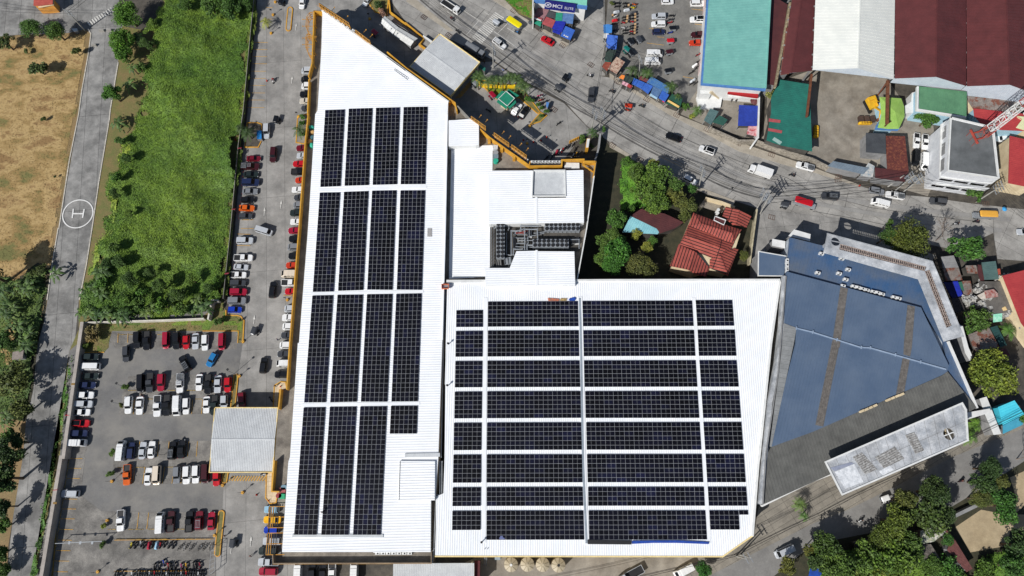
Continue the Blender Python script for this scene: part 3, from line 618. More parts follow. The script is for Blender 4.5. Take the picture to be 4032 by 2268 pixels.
surface('hall_driveway', 'D1 1870,1200 E1 450,1290 830,1390 E2 800,60 1500,330 1300,600 150,300 D2 2290,140 2240,600 1780,600 1790,430 1850,0', LANEC)
surface('slum_ground', 'E1 2200,1449 E2 2250,380 2620,400 2620,1500 E3 2620,900 2200,1100 1880,1200 1990,800 1500,0 E2 1450,400', GRIME)
surface('lower_pavement', 'C4 900,1500 2600,1220 D4 1250,1180 1830,930 1900,500 E4 0,280 E3 1880,1170 2620,900 2620,1020 E4 1700,0 1000,360 430,640 0,810 D4 1250,1500', SIDEW)
surface('lower_street', 'D4 1180,1520 1350,1400 E4 0,810 430,640 1000,360 1700,0 E3 2620,1020 E4 2640,20 2030,400 1700,600 720,920 0,1060 D4 1900,1600', STREET)
surface('lower_bank', 'D4 1900,1600 E4 0,1060 720,920 1700,600 2030,400 2620,20 2620,1600 0,1600', SOIL)
surface('sand_lot', 'E4 1740,850 2050,640 2350,700 2620,700 2620,880 2400,900 2370,1080 1920,1160', mat('sandy concrete', (186,168,136), (160,142,112), sc=.2, dirt=.2, fine=.12))
surface('sandy_path', 'E4 2620,150 2400,250 2480,500 2450,700 2620,560', MATS['sandy concrete'])
surface('service_alley', 'C4 880,1210 D4 1180,1210 850,1500 C4 300,1500', TANC)
surface('green_verge', 'C0 1210,-60 1600,-60 1600,240 1440,190 1300,50', VERGE)
# pavements with a real kerb step
PAVE = []
b = MB()
for s in ('C0 1080,-10 1240,-10 1430,190 1620,300 2070,560 2020,600 1600,310', 'D0 0,985 0,930 300,1090 620,1260 880,1400 D1 870,10 1290,180 1680,370 2300,580 E1 0,650 560,860 560,880 0,705 D1 2250,650 1640,470 1210,240 750,0'):
    b.prism(PL(s), 0, .14+.02)
b.obj('road_pavement', mat('kerb pavement', (170,162,148), (150,142,128), sc=.5, fine=.12))['kind'] = 'structure'
b = MB(); b.prism(PL('C0 0,20 540,400 600,390 400,230 130,0 0,-60'), 0, .05); b.prism(PL('D1 0,420 0,350 380,590 1180,940 1600,1100 1560,1160 1150,980 370,620'), 0, .15)
b.obj('mall_side_pavement', MATS['kerb pavement'])['kind'] = 'structure'
b = MB()
for s in ('A0 1120,370 1155,430 1140,560 1120,700 1040,1150 1000,1449 A1 880,600 750,1449 A2 740,0 660,480 600,900','A0 1500,800 1400,1400 A1 1390,60 1250,900 1170,1449 A2 1170,0 1100,450 1010,900'): strip(b, PL(s), .3, 0, .16)
tag(b.obj('road_kerb', mat('old white kerb', (206,200,188), (170,164,152), sc=1.5, fine=.2)), kind='structure')
# painted markings
b = MB(); TRACK = mat('worn tyre track', (150,148,144), (134,132,129), sc=.3, dirt=.12)
def stripes0(name, m, segs, w, z):
    b = MB()
    for s in segs:
        p = PL(s)
        for a, c in zip(p[:-1], p[1:]):
            d = (c-a); n = Vector((-d.y, d.x, 0)).normalized()*w/2; b.face([(a.x-n.x,a.y-n.y,z),(c.x-n.x,c.y-n.y,z),(c.x+n.x,c.y+n.y,z),(a.x+n.x,a.y+n.y,z)]); z += .0007
    o = b.obj(name, m); tag(o, kind='structure')
for k, s in enumerate(('C0 500,60 1160,450 1900,880 C1 2450,-40 D1 300,190 1000,530 1700,790 2400,960 E1 500,1060 1500,1190 2400,1290','C0 300,120 900,460 1700,930 2350,1330 D1 -40,110 600,440 1300,780 1900,1010 E1 300,1140 1300,1310 2300,1420')): stripes0('tyre_tracks', TRACK, [s], 1.3, .105+.012*k)
PAINTW = mat('road paint white', (215,213,206), (180,178,172), sc=2, fine=.2); PAINTY = mat('road paint yellow', (214,162,60), (170,135,70), sc=1.5, fine=.2); CRACK = mat('dark joint', (84,82,79), (66,65,63), sc=2)
mz = .14
def stripes(name, m, segs, w, kind='structure', z=mz):
    b = MB()
    for s in segs:
        p = PL(s)
        for a, c in zip(p[:-1], p[1:]):
            d = (c-a); n = Vector((-d.y, d.x, 0)).normalized()*w/2; b.face([(a.x-n.x,a.y-n.y,z),(c.x-n.x,c.y-n.y,z),(c.x+n.x,c.y+n.y,z),(a.x+n.x,a.y+n.y,z)])
    o = b.obj(name, m); tag(o, kind=kind); return o
lerp = lambda a, b, t: a+(b-a)*t
segs = ['C0 %g,%g %g,%g' % (lerp(840,1120,t), lerp(465,160,t), lerp(955,1240,t), lerp(560,235,t)) for t in [k/17 for k in range(18)]]
stripes('crosswalk_markings', PAINTW, segs, .42)
stripes('lane_markings', PAINTW, ['C0 765,445 920,265','C0 1160,425 1290,295','C0 690,110 960,290','C0 1110,400 1460,650','C0 990,155 1050,195','C0 1280,360 1370,415','C0 520,150 600,200','C0 1490,360 1530,390'], .18)
stripes('road_joints', CRACK, ['C0 1460,655 1780,870 2300,1230 D1 0,160? '.replace(' D1 0,160? ',''), 'C0 2050,1060 2300,1230 D0 0,1200', 'C0 700,350 1000,540 1500,880 2000,1190 C1 2400,60 D1 0,90 400,320 800,510 1100,640', 'D1 360,0 720,210 1130,390 1640,600 2250,810 E1 0,950 700,1140 1400,1240 2000,1310','D1 180,230 600,440 1100,660 1500,800 1900,940','E1 0,1185 600,1290 1100,1400','C0 820,310 990,120','C0 1280,860 1460,670','C0 1560,560 1680,420','D1 780,220 860,60','D1 1560,1080 1600,1040','E1 390,1140 430,950','E2 2215,380 2205,0','E1 2200,1449 2205,1180'], .09)
H = mat('helipad paint', (225,224,220), rough=.6, fine=.05)
b = MB(); c = W('A1',990,1264); R = (W('A1',1187,1264)-c).length; n = 48
for k in range(n):
    a0, a1 = 2*math.pi*k/n, 2*math.pi*(k+1)/n; r0, r1 = R-.34, R
    b.face([(c.x+r*math.cos(a), c.y+r*math.sin(a), mz) for r, a in ((r0,a0),(r1,a0),(r1,a1),(r0,a1))])
for s in ('A1 933,1200 919,1318','A1 1070,1203 1050,1315','A1 928,1262 1058,1262'):
    p = PL(s); d = p[1]-p[0]; nn = Vector((-d.y,d.x,0)).normalized()*.2; z = mz+.004*(s[3] == '9' and '928' in s)
    b.face([(p[0].x-nn.x,p[0].y-nn.y,z),(p[1].x-nn.x,p[1].y-nn.y,z),(p[1].x+nn.x,p[1].y+nn.y,z),(p[0].x+nn.x,p[0].y+nn.y,z)])
tag(b.obj('landing_marking', H), kind='structure')
segs = []
for k in range(11): t = k/10; segs.append('A0 %g,%g %g,%g' % (lerp(1112,1405,t), lerp(283,100,t), lerp(1150,1440,t), lerp(330,155,t)))
stripes('field_crosswalk', PAINTW, segs, .45)
segs = []
for y0 in (100,245,): segs.append('B0 %g,%g %g,%g' % (790,y0,880,y0))
for y in (540,630,718,810,905,995,1085,1180,1270,1365): segs.append('B0 %g,%g %g,%g' % (700-y*.1,y,850-y*.055,y+2))
for y in (1340,1449): segs.append('B1 480,%g 640,%g' % (y,y))
for y in (70,215): segs.append('B2 430,%g 600,%g' % (y,y+4))
for x in (1500,1625,1740,1860,2080,2200,2560): segs.append('A2 %g,1330 %g,1449' % (x,x-4))
for x in (1700,1830,2440,2565): segs.append('A3 %g,720 %g,905' % (x+6,x-8))
for x in (1770,1640,2010,2140,2260,2390,2500): segs.append('A3 %g,1250 %g,1440' % (x+6,x-10))
for x in (1650,1770,2010,2125,2235,2350,2470): segs.append('A4 %g,120 %g,320' % (x,x-28))
for x in (1695,1815): segs.append('A4 %g,675 %g,878' % (x,x-24))
for y in (15,135,258,510,630,750,880,1010,1138,1265,1395): segs.append('A4 %g,%g %g,%g' % (848-y*.14,y,1010-y*.13,y+3))
for y in (810,970,1190): segs.append('B2 1020,%g 1140,%g' % (y+40,y+42))
segs += ['D0 470,548 690,575','D0 500,362 600,372','D0 1040,118 1205,135','D0 1080,308 1190,322','D0 600,470 690,478','D0 930,975 1080,1000']
stripes('bay_markings', PAINTY, segs, .13)
segs = []
for k in range(14): segs.append('B4 %g,%g %g,%g' % (330+k*35,245,375+k*35,182))
for k in range(12): segs.append('C0 %g,%g %g,%g' % (620+k*17,1245-k*20,700+k*17,1230-k*20))
stripes('hatched_crossing', PAINTY, segs, .3)
# arrows in the lane
b = MB()
for t, x, y in (('B0',1180,330),('B0',1128,1000),('B1',780,1220),('B1',990,1130),('B2',650,1140),('B4',608,990),('B4',360,1080)):
    c = W(t,x,y); b.face([(c.x-.3,c.y-.2,mz),(c.x+.3,c.y-.2,mz),(c.x,c.y+1.0,mz)]); b.face([(c.x-.1,c.y-1.6,mz),(c.x+.1,c.y-1.6,mz),(c.x+.1,c.y-.2,mz),(c.x-.1,c.y-.2,mz)])
tag(b.obj('lane_arrows', PAINTW), kind='structure')
# slotted drain covers cut into the pavements
b = MB()
for t, x, y, a in (('C0',222,222,-35),('C0',535,450,-35),('C0',1360,140,-35),('C0',1690,375,-35),('C0',1980,578,-35),('C0',2338,825,-35),('C0',1870,1392,-35),('D0',103,1045,-30),('D0',470,1265,-30),('D1',850,15,-28),('D1',1235,200,-28),('D1',1632,370,-25),('D1',2052,515,-20),('E1',313,762,-5),('E1',2105,1095,-3),('D1',385,580,-30),('D1',2053,1307,-15),('D1',35,395,-35),('E1',305,805,0)):
    c = W(t,x,y); rz = heading(t,x,y,a); M = Matrix.Rotation(rz,3,'Z')
    for k in (-.6,-.2,.2,.6): b.box((c+M@Vector((k*1.4,0,.19))), (.12,1.3,.03), rz)
    for k in (-.65,.65): b.box((c+M@Vector((0,k,.19))), (1.8,.1,.03), rz)
tag(b.obj('drain_covers', mat('rust drain', (110,84,72), (82,66,58), sc=2)), kind='structure')
# kerbs (each a raised yellow or striped line)
def kerb(s, m, w=.22, h=.18, label='', name='kerb', closed=False):
    p = PL(s); t = wthing(name, label, 'kerb', p); b = MB(); strip(b, p, w, 0, h+.02, closed); b.obj('kerb_stone', m, t); return t
CHK = mat('chequered wheel stop', (190,160,90), (40,38,36), sc=3, fine=.2)
kerb('B2 290,1040 290,1100 430,1102 480,1115 520,1170 505,1449', YELLOW, .3, label='long yellow kerb bending round the grass corner of the lot')
kerb('B2 0,1300 450,1300 440,1449', YELLOW, .2, label='thin yellow kerb above the topmost lot row')
kerb('A3 1050,130 1070,125 1320,120', YELLOW, .2, label='yellow kerb edge beside the planted lot corner'); kerb('A3 1050,130 870,1050 A4 700,700 640,1500', mat('dull yellow', (150,120,40), (110,90,40), sc=1), .25, label='long dull yellow line at the foot of the boundary wall')
def island(s, label, inner):
    p = PL(s); t = wthing('kerbed_island', label, 'traffic island', p); b = MB(); strip(b, p, .26, 0, .25, True); b.obj('kerb', YELLOW, t); b = MB(); b.prism(inset(p,.1), 0, .15); b.obj('infill', inner, t)
def capsule(t, xa, ya, xb, yb, r, n=6):
    a = math.atan2(yb-ya, xb-xa); s = t
    for k in range(n+1): q = a-math.pi/2+math.pi*k/n; s += ' %g,%g' % (xb+r*math.cos(q), yb+r*math.sin(q))
    for k in range(n+1): q = a+math.pi/2+math.pi*k/n; s += ' %g,%g' % (xa+r*math.cos(q), ya+r*math.sin(q))
    return s
island(capsule('B0',1105,125,1082,365,30), 'narrow yellow kerbed island standing in the upper mall lane', CONC)
island(capsule('B4',235,655,182,1165,34), 'long yellow kerbed island beside the bicycle stands', VERGE)
island('B3 395,410 430,400 445,430 405,825 350,830', 'grassy kerbed island above the lower entrance canopy', VERGE)
island('B4 265,130 320,135 300,260 265,275 240,250', 'grassy kerbed island end below the entrance canopy', VERGE)
island('B3 905,540 985,495 1045,500 1062,585 970,600 945,820 890,830', 'cream kerbed apron by the mall corner above the canopy', mat('cream paving', (226,204,172), (205,184,150), sc=.8, joints=(1.2,1.2,.05)))
island('B4 805,140 880,140 870,375 950,385 925,520 850,530 795,460', 'cream kerbed apron below the entrance canopy', MATS['cream paving'])
island('B1 690,110 745,130 745,330 700,420 530,420 560,110', 'planted kerb island with palms beside the hedge', GRIME)
island('B1 1200,20 1330,0 1290,380 1180,360', 'planted kerb island against the yellow parapet', TANC)
island('C0 900,1150 1140,1250 880,1010 1370,1090 1500,1170 1700,1430 1660,1440 1430,1240 1140,1255'.replace('900,1150 1140,1250 ',''), 'planted forecourt island around the green guard hut', VERGE)
island('C1 1560,140 1700,-20 1780,20 1700,95', 'small triangular yellow kerbed island in the forecourt', VERGE)
island('B0 2110,60 2180,155 2330,200 2350,-20 2150,-20', 'planted kerbed corner at the top driveway', VERGE)
STOPS = [('M %g,292 %g,292' % (x, x+145)) for x in (45,235,415,660,830,1150,1330,1510,1690)]+['A3 %g,603 %g,603' % (x, x+95) for x in (1630,1890,2000,2125,2370,2470)]+['A3 1870,713 1955,713','A3 2480,713 2560,713','A2 1500,1345 1600,1345','A2 1640,1345 1720,1345','A2 2000,1345 2080,1345','A4 1440,128 1510,128','A4 1660,124 1760,124','A4 2010,122 2110,122','A4 1320,880 1410,880','A4 1570,880 1745,880','A4 1810,878 1880,878','A4 2110,878 2260,878']+['A4 %g,%g %g,%g' % (850-y*.152, y, 846-(y+100)*.15, y+100) for y in range(20,1400,125)]
for k, s in enumerate(STOPS):
    p = PL(s); t = wthing('wheel_stop', 'chequered yellow and black concrete wheel stop bar on the parking lot floor', 'wheel stop', p, 'chequered wheel stops'); b = MB(); b.wall(p[0], p[1], .16, 0, .14); b.obj('bar', CHK, t)
b = MB()
for s in ('M 0,312 1780,295','M 0,885 1400,880'): p = PL(s); b.wall(p[0], p[1], .12, 0, .2)
# ---------------------------------------------------------------- the mall
CREAM = mat('cream wall', (224,206,170), (205,186,150), sc=.5, dirt=.15); LEDGE = mat('weathered ledge', (150,142,130), (112,104,95), sc=.3, dirt=.4, fine=.2)
GREYROOF = mat('pale grey roof sheet', (206,209,210), (190,193,195), sc=.4, rough=.5, dirt=.08)
mall = thing('shopping_mall', 'huge white roofed shopping mall with yellow parapets carrying the solar blocks', 'building'); MZ = 9.5; RZ = 9.0
b = MB(); b.prism(PL('B0 1400,130 1500,120 2340,660 C0 0,830 640,1310 C1 930,190 1560,640 1970,650 2400,610 C2 2170,650 510,690 C3 490,0 430,1449 C4 330,1280 B4 880,1290 885,1190 985,1165 1040,570 945,560 950,380 865,380 905,0 B3 955,820 975,590 1050,580 1090,0 B2 1095,1449 1205,0 B1 1210,1449 1330,0 B0 1375,800', 7.4), 0, 7.4)
b.obj('wall', LEDGE, mall)
LW = 'B0 1512,140 1530,140 2345,735 2576,905 C0 530,1290 C1 525,0 495,1449 C2 455,1449 C3 405,1449 C4 365,490 312,490 308,1145 B4 1000,1145 1080,0 B3 1100,1449 1200,0 B2 1215,1449 1330,0 B1 1420,0 B0 1450,1400 1500,600'
lw = PL(LW, MZ); ew = W('C1',240,962,MZ)-W('B1',1475,990,MZ)
b = MB(); b.prism(lw, 7.4, MZ-.25); b.obj('upper_wall', WHITEP, mall)
flat_roof(mall, lw, MZ, WHITEROOF, ew, .62, .25, 'roof', .3, .065)
b = MB(); b.ring(PL('B0 1512,140 2345,735 2576,905 C0 530,1290 C0 480,1260', MZ), .4, MZ-.1, MZ+.35); b.obj('roof_rim', WHITEP, mall)
p = PL('B4 2500,-10 C4 365,-10 360,490 B4 2480,485', MZ+.5); b = MB(); b.prism(p, MZ, MZ+.35, top=False); b.obj('upper_wall', WHITEP, mall); flat_roof(mall, p, MZ+.5, WHITEROOF, ew, .62, .15, 'raised_roof', .3, .1)
b = MB(); b.wall(*PL('B4 2497,-8 2483,488', MZ+.6), .14, MZ+.4, MZ+.55); b.obj('gap_shade_strip', BLACK, mall); b = MB(); b.wall(*PL('C3 0,1425 400,1418', MZ+.6), .9, MZ, MZ+.3); b.obj('gutter_or_shaded_strip', GREYROOF, mall)  # black bar paints the slit's darkness; grey bar paints a shaded parapet
b = MB(); b.wall(*PL('B4 1150,938 2265,940', MZ), .7, MZ, MZ+.22); b.obj('walkway_plank', GREYROOF, mall)
rw = PL('C2 520,660 1000,655 D2 0,640 2160,635 2172,665 D3 2062,0 1912,1449 D4 1900,0 1815,930 1435,1195 C4 370,1190 380,440 470,400 C3 485,1449 500,0 C2 515,780', RZ); ns = W('D4',1278,862,RZ)-W('D2',1090,905,RZ)
b = MB(); b.prism(rw, 0, RZ-.2, top=False); b.obj('wall', CREAM, mall)
flat_roof(mall, rw, RZ, WHITEROOF, ns, .55, .2, 'roof', .26, .065)
b = MB(); b.ring(PL('C2 520,640 1000,640 D2 0,640 2160,635', RZ)[:], .01, RZ, RZ+.01)
b = MB()
tp = PL('C2 525,665 1000,665 D2 0,652 2150,648 2160,680 D3 2050,0 1900,1449 D4 1890,0 1815,930', RZ+.3); strip(b, tp, .55, RZ-.05, RZ+.3); b.obj('roof_rim', WHITEP, mall)
bt = PL('D4 1822,905 1822,935 1437,1203 C4 370,1200', RZ+.1); b = MB(); strip(b, bt, .35, RZ-.6, RZ+.06); b.obj('roof_trim', mat('cream trim', (240,218,160), (224,200,140), sc=1), mall)
for s in ('C2 2200,890 C3 2215,0 C4 2240,0 2285,1020',): b = MB(); pp = PL(s, RZ+.2); strip(b, pp, 1.3, RZ, RZ+.12); b.obj('ridge_flashing', WHITEROOF, mall); b = MB(); strip(b, pp, .55, RZ+.12, RZ+.16); b.obj('gutter_or_shaded_strip', mat('blue grey gutter', (150,160,170), (130,140,150)), mall)
for s in ('D2 1068,900 D3 1105,0 D4 1200,0 1255,1010','C2 1005,900 C3 995,0 C4 985,0 980,1000'): b = MB(); strip(b, PL(s, RZ+.1), 1.1, RZ, RZ+.1); b.obj('ridge_flashing', WHITEROOF, mall)
for s in ('B1 1478,960 C1 240,922','B2 1386,826 C2 200,798','B3 1275,787 C3 150,768'): b = MB(); strip(b, PL(s, MZ+.1), .8, MZ, MZ+.1); b.obj('ridge_flashing', WHITEROOF, mall)
def block(s, z, z0, m=WHITEROOF, d=None, pitch=.62, wallm=WHITEP, name='roof'):
    p = PL(s, z); b = MB(); b.prism(p, z0, z-.15, top=False); b.obj('upper_wall', wallm, mall); flat_roof(mall, p, z, m, d, pitch, .15, name, .3 if pitch > .5 else .14, .065)
block('C1 535,80 820,55 920,120 920,380 880,392 535,400', 9.8, 7.4, d=ew); block('C1 570,415 1095,395 1092,715 1040,720 C2 1062,0 1060,500 1000,500 1000,610 540,640 548,0', 7.55, 6, d=ew); b = MB(); strip(b, PL('C1 520,10 492,1449 C2 455,1400', MZ+.3), .3, MZ-.1, MZ+.35); b.obj('roof_rim', WHITEROOF, mall)  # last rim added along the roof edge to cast shade on the lower roof
b = MB(); b.wall(*PL('C2 525,667 1000,665', RZ+.5), .7, RZ, RZ+.6); b.obj('parapet', WHITEP, mall)
m3 = 'C1 1035,715 1605,712 1600,1060 2025,1060 2015,710 2245,708 2252,1372 1042,1385'
block(m3, 10.2, 7.4, d=ew)
block('C1 1605,714 2010,712 2018,1030 1595,1032', 9.9, 7.4, GREYROOF, ns, .3, name='louvre_roof')
b = MB(); b.ring(PL('C1 1605,714 2010,712 2018,1035 1592,1038', 10.3), .3, 9.9, 10.5); b.obj('louvre_rim', WHITEP, mall)
block('C2 1000,500 1310,500 1395,285 2130,290 2142,718 1000,718', 10.2, 7.4, d=ew)
b = MB(); strip(b, PL('C1 1648,1062 1652,1370', 10.3), .6, 10.2, 10.3); strip(b, PL('C2 1650,285 1655,710', 10.3), .6, 10.2, 10.3); b.obj('ridge_flashing', WHITEROOF, mall)
b = MB(); strip(b, PL('C1 2405,610 C2 2285,0 2165,655', 8.8), .3, 7, 8.8); b.obj('parapet', WHITEP, mall)
for s in ('B0 1405,140 1378,800 1335,960','B0 1340,1010 1322,1449 B1 1330,0 1290,380 1212,1449 B2 1095,1449 B3 1058,582','B3 980,590 955,830','B4 900,-10 868,378 955,380','B0 1405,138 1505,152','B0 2335,660 C0 0,862 615,1300 640,1400','C1 935,185 1060,295 1555,645 1570,600','C1 1560,655 1970,650 1970,578 2245,572','C1 2245,605 2400,600 2375,765'): b = MB(); strip(b, PL(s, 9.4), .32, 7.3, 9.4); b.obj('parapet', YELLOW, mall)
for y in (300,470,640,810): b = MB(); a = W('B0',1395-y*.02,y-20,9.4); c = W('B0',1448-y*.02,y+60,7.6); b.bar(a, c, .2); b.obj('parapet_brace', YELLOW, mall)
for x, y in ((200,1010),(400,1150),(560,1260)): b = MB(); a = W('C0',x,y,9.4); b.box((a.x-.5,a.y-.4,8.4), (.8,.8,2)); b.obj('buttress', YELLOW, mall)
for x, y in ((1072,300),(1232,410),(1388,520)): b = MB(); a = W('C1',x,y,9.4); b.box((a.x-.5,a.y-.5,8.4), (.8,.8,2)); b.obj('buttress', YELLOW, mall)
b = MB(); strip(b, PL('C0 652,1345 C1 925,180', 9.3), .3, 7.3, 9.3); b.obj('parapet', CONC, mall)
b = MB(); strip(b, PL('B4 880,1190 885,1292 C4 315,1285 315,1160', 9.2), .25, 7.3, 9.2); b.obj('parapet', mat('brown parapet', (150,132,110), (120,104,86), sc=.6, dirt=.3), mall)
b = MB(); strip(b, PL('B4 885,1298 C4 315,1291', 9.1), .12, 8.6, 9.1); strip(b, PL('C4 860,1208 2600,1200', 8.8), .12, 8.4, 8.8); b.obj('roof_trim', YELLOW, mall)
# condenser boxes set on the ledges
def ac(p, rz, z, label, group, s=1.0):
    t = thing('air_conditioner', label, 'air conditioner', (p.x,p.y,z), rz, group); b = MB(); b.box((0,0,.45*s), (1.1*s,.55*s,.85*s)); b.obj('casing', WHITEP, t)
    b = MB(); b.cyl((0,-.28*s,.45*s), (0,-.3*s,.45*s), .32*s, n=10); b.cyl((.1,0,.88*s), (.1,0,.9*s), .2*s, n=8); b.obj('fan_grille', BLACK, t); return t
for k in range(7): p = W('B4',2210+k*68,1163,8); ac(p, 0, 7.4, '%s condenser box from the left along the lower mall ledge' % ORD[k], 'ledge condenser boxes')
for k in range(9): t_ = k/8; p = W('C1',lerp(1600,1950,t_),627,8); ac(p, 0, 8.6, '%s small condenser from the left behind the forecourt parapet' % ORD[k], 'forecourt parapet condensers')
k = 0
for x, y in ((1140,300),(1350,450),(1395,490),(1440,515),(1480,545),(1520,575)):
    p = W('C1',x,y,8); ac(p, -.6, 7.4, '%s condenser from the left under the yellow sign frames' % ORD[k], 'condensers below the sign frames'); k += 1
for k, (x, y) in enumerate([(x, y) for x, y in ((1480,130),(1540,160),(1600,200),(1660,240),(1720,290),(1780,330),(1850,370))]):
    p = W('B0',x+60,y+25,9.6); ac(p, -.6, MZ, '%s white box from the top along the pointed roof edge' % ORD[k], 'boxes along the pointed roof edge', .8)
# chillers
GREYW0 = mat('dull grey plant', (128,128,126), (100,100,99), sc=1.2)
def chiller(t, c, n, rows, z, label, along=True):
    P4 = [W(t, x, y, z+2.4) for x, y in c]; o = sum(P4, Vector())/4; ex = (P4[1]-P4[0]); ey = (P4[3]-P4[0]); rz = math.atan2(ex.y, ex.x); Lx, Ly = ex.length, ey.length
    th = thing('rooftop_chiller', label, 'chiller', (o.x,o.y,z), rz, 'rooftop chillers'); b = MB(); b.box((0,0,1.95), (Lx,Ly,.8))
    for i in range(n+1): b.box((-Lx/2+.1+i*(Lx-.2)/n, 0, .8), (.12,Ly*.9,1.6))
    b.box((0,0,.2), (Lx,Ly*.8,.3)); b.obj('casing', STEEL, th)
    for i in range(n):
        for j in range(rows):
            g = MB(); x = -Lx/2+(i+.5)*Lx/n; y = -Ly/2+(j+.5)*Ly/rows; r = min(Lx/n, Ly/rows)*.44; g.cyl((x,y,2.3), (x,y,2.5), r, n=14); g.cyl((x,y,2.5), (x,y,2.55), r*.25, n=8); g.obj('fan', [BLACK, STEEL], th)
chiller('C1', ((1755,1372),(2200,1372),(2200,1475),(1755,1475)), 8, 2, 7.4, 'upper horizontal rooftop chiller with two rows of black fans')
chiller('C2', ((1603,132),(2058,132),(2058,235),(1603,235)), 8, 2, 7.4, 'lower horizontal rooftop chiller with two rows of black fans')
chiller('C2', ((1245,-80),(1245,375),(1140,375),(1140,-80)), 9, 2, 7.4, 'upright rooftop chiller beside the railing at the deck left')
def pipes(name, label, cat, runs, z, r, m):
    pts = [PL(s, z) for s in runs]; t = wthing(name, label, cat, pts[0]); b = MB()
    for p in pts:
        for a, c in zip(p[:-1], p[1:]): b.cyl(a, c, r, n=6)
        for a in p: b.box(a, (r*2.2,)*3)
    b.obj('pipe', m, t); return t
pipes('pipework', 'white chilled water pipes crossing the rooftop chiller deck', 'pipework', ['C2 1330,330 1330,30 1410,30 1500,0 1500,270','C2 1500,10 1660,10 1665,130','C2 1355,330 1360,262 1470,262','C2 1530,270 1530,210 1605,210','C1 1450,1449 1450,1415 1670,1420'], 9.2, .16, STEEL)
pipes('pipework', 'red pipe headers in the middle of the chiller deck', 'pipework', ['C2 1395,55 1500,60','C2 1400,60 1530,30'], 8.4, .14, mat('red oxide paint', (150,50,40), (120,40,34)))
pipes('pipework', 'tangle of grey pipes between the chillers', 'pipework', ['C2 1400,120 1540,120 1545,190 1400,190','C2 1420,150 1600,150','C2 1270,60 1270,330 1330,340','C2 1390,230 1600,235','C1 1110,1400 1110,1449 C2 1130,-10','C2 1560,0 1560,100 1740,60','C1 1300,1400 1300,1449 C2 1290,20','C2 1620,60 1760,40','C2 2080,140 2190,140 2190,250'], 8.6, .11, STEEL)
for k, (x, y, w_, l_) in enumerate(((1440,45,3.6,1.0),(1460,150,3.2,1.3),(1560,60,1.2,2.2),(1380,180,1.1,3.2),(2120,155,1.3,1.6),(2165,155,1.2,1.6),(1270,410,3,2),(1190,430,2.2,1.6))):
    p = W('C2',x,y,8.4); t = thing('pump_skid', '%s grey pump or pipe skid on the chiller deck, counting from the list of the deck left'.replace(', counting from the list of the deck left',' between the chillers') % ORD[k], 'pump skid', (p.x,p.y,7.4), .02*k, 'pump skids on the chiller deck'); b = MB(); b.box((0,0,.5),(w_,l_,.9)); b.obj('casing', [STEEL, GREYW0, WHITEP][k%3], t); b = MB()
    for i in range(4): b.box((-w_/2+.2+i*(w_-.4)/3, 0, 1.0),(.16,l_*.9,.2))
    b.obj('grille', BLACK, t)
b = MB(); b.prism(PL('C1 1050,1392 2210,1385 C2 2200,290 1395,285 1310,500 1060,490', 7.42), 7.41, 7.45); b.obj('plant_deck', DARKLEDGE, mall)
b = MB(); t = wthing('railing', 'steel cage railing around the upright chiller', 'railing', PL('C2 1075,0'))
for z in (8,8.7,9.4):
    for s in ('C1 1075,1390 C2 1085,490 1300,490 1300,410','C1 1110,1400 C2 1105,470'): strip(b, PL(s, z), .06, z, z+.06)
for k in range(14): p = W('C2',1080,-50+k*40,9); b.box((p.x,p.y,8.4), (.08,.08,2)); 
b.obj('rail', STEEL, t)
pipes('duct', 'pair of long pale ducts in the gap between the two white roofs', 'duct', ['C4 425,0 425,420 370,420','C4 452,0 450,430','C4 440,440 375,445 350,1100 330,1270','C2 500,700 C3 470,0 440,1449'], 8.6, .13, STEEL)
t = wthing('access_ladder', 'orange and grey maintenance platform bridging the roof gap', 'platform', PL('C2 495,735')); b = MB(); p = PL('C2 450,712 540,712 535,765 452,768', 9.8); b.prism(p, 9.7, 9.8); b.obj('deck', STEEL, t); b = MB(); strip(b, p, .1, 9.7, 10.5, True); b.obj('handrail', mat('orange paint', (214,120,80), (190,100,64)), t)
t = wthing('ladder', 'pale ladder lying on the white roof near the yellow parapet', 'ladder', PL('C0 -60,940')); b = MB(); p = PL('B0 2430,870 2600,985 2590,1010 2425,890', MZ+.1); strip(b, p[:2], .08, MZ+.08, MZ+.14); strip(b, p[2:], .08, MZ+.08, MZ+.14)
for k in range(9): b.wall(p[0].lerp(p[1], k/8), p[3].lerp(p[2], k/8), .06, MZ+.08, MZ+.13)
b.obj('rung', STEEL, t)
def sheet(name, label, cat, s, z, m, parent_thick=.12):
    p = PL(s, z); t = wthing(name, label, cat, p); b = MB(); b.prism(p, z-parent_thick, z); b.obj('cover_sheet', m, t); return t
BLUETARP = mat('blue tarpaulin', (28,76,170), (20,58,140), sc=1.2, rough=.6)
sheet('tarpaulin', 'long blue tarpaulin rolled under the lower solar blocks', 'tarpaulin', 'D4 290,1005 560,1000 860,998 1265,1018 1258,1045 860,1030 560,1030 285,1042', RZ+.35, BLUETARP, .3)
sheet('tarpaulin', 'black tarpaulin bundle at the foot of the grey gutter', 'tarpaulin', 'C4 2300,990 2576,995 D4 278,1000 275,1050 C4 2300,1045', RZ+.35, BLACK, .3)
sheet('tool_heap', 'orange and brown heap of tools above the wide solar blocks', 'tools', 'C2 1795,880 1870,885 1935,890 1940,915 1800,912', RZ+.3, mat('orange tools', (220,110,60), (120,110,100), sc=2.5), .3); sheet('tool_heap', 'yellow tool heap right of the orange heap', 'tools', 'C2 1955,885 2035,885 2030,912 1950,912', RZ+.3, mat('yellow tools', (200,170,110), (110,90,60), sc=2.5), .3); sheet('tarpaulin', 'small crumpled blue sheet at the roof gutter top', 'tarpaulin', 'C2 2060,890 2130,868 2152,890 2135,912 2070,910', RZ+.4, BLUETARP, .4)
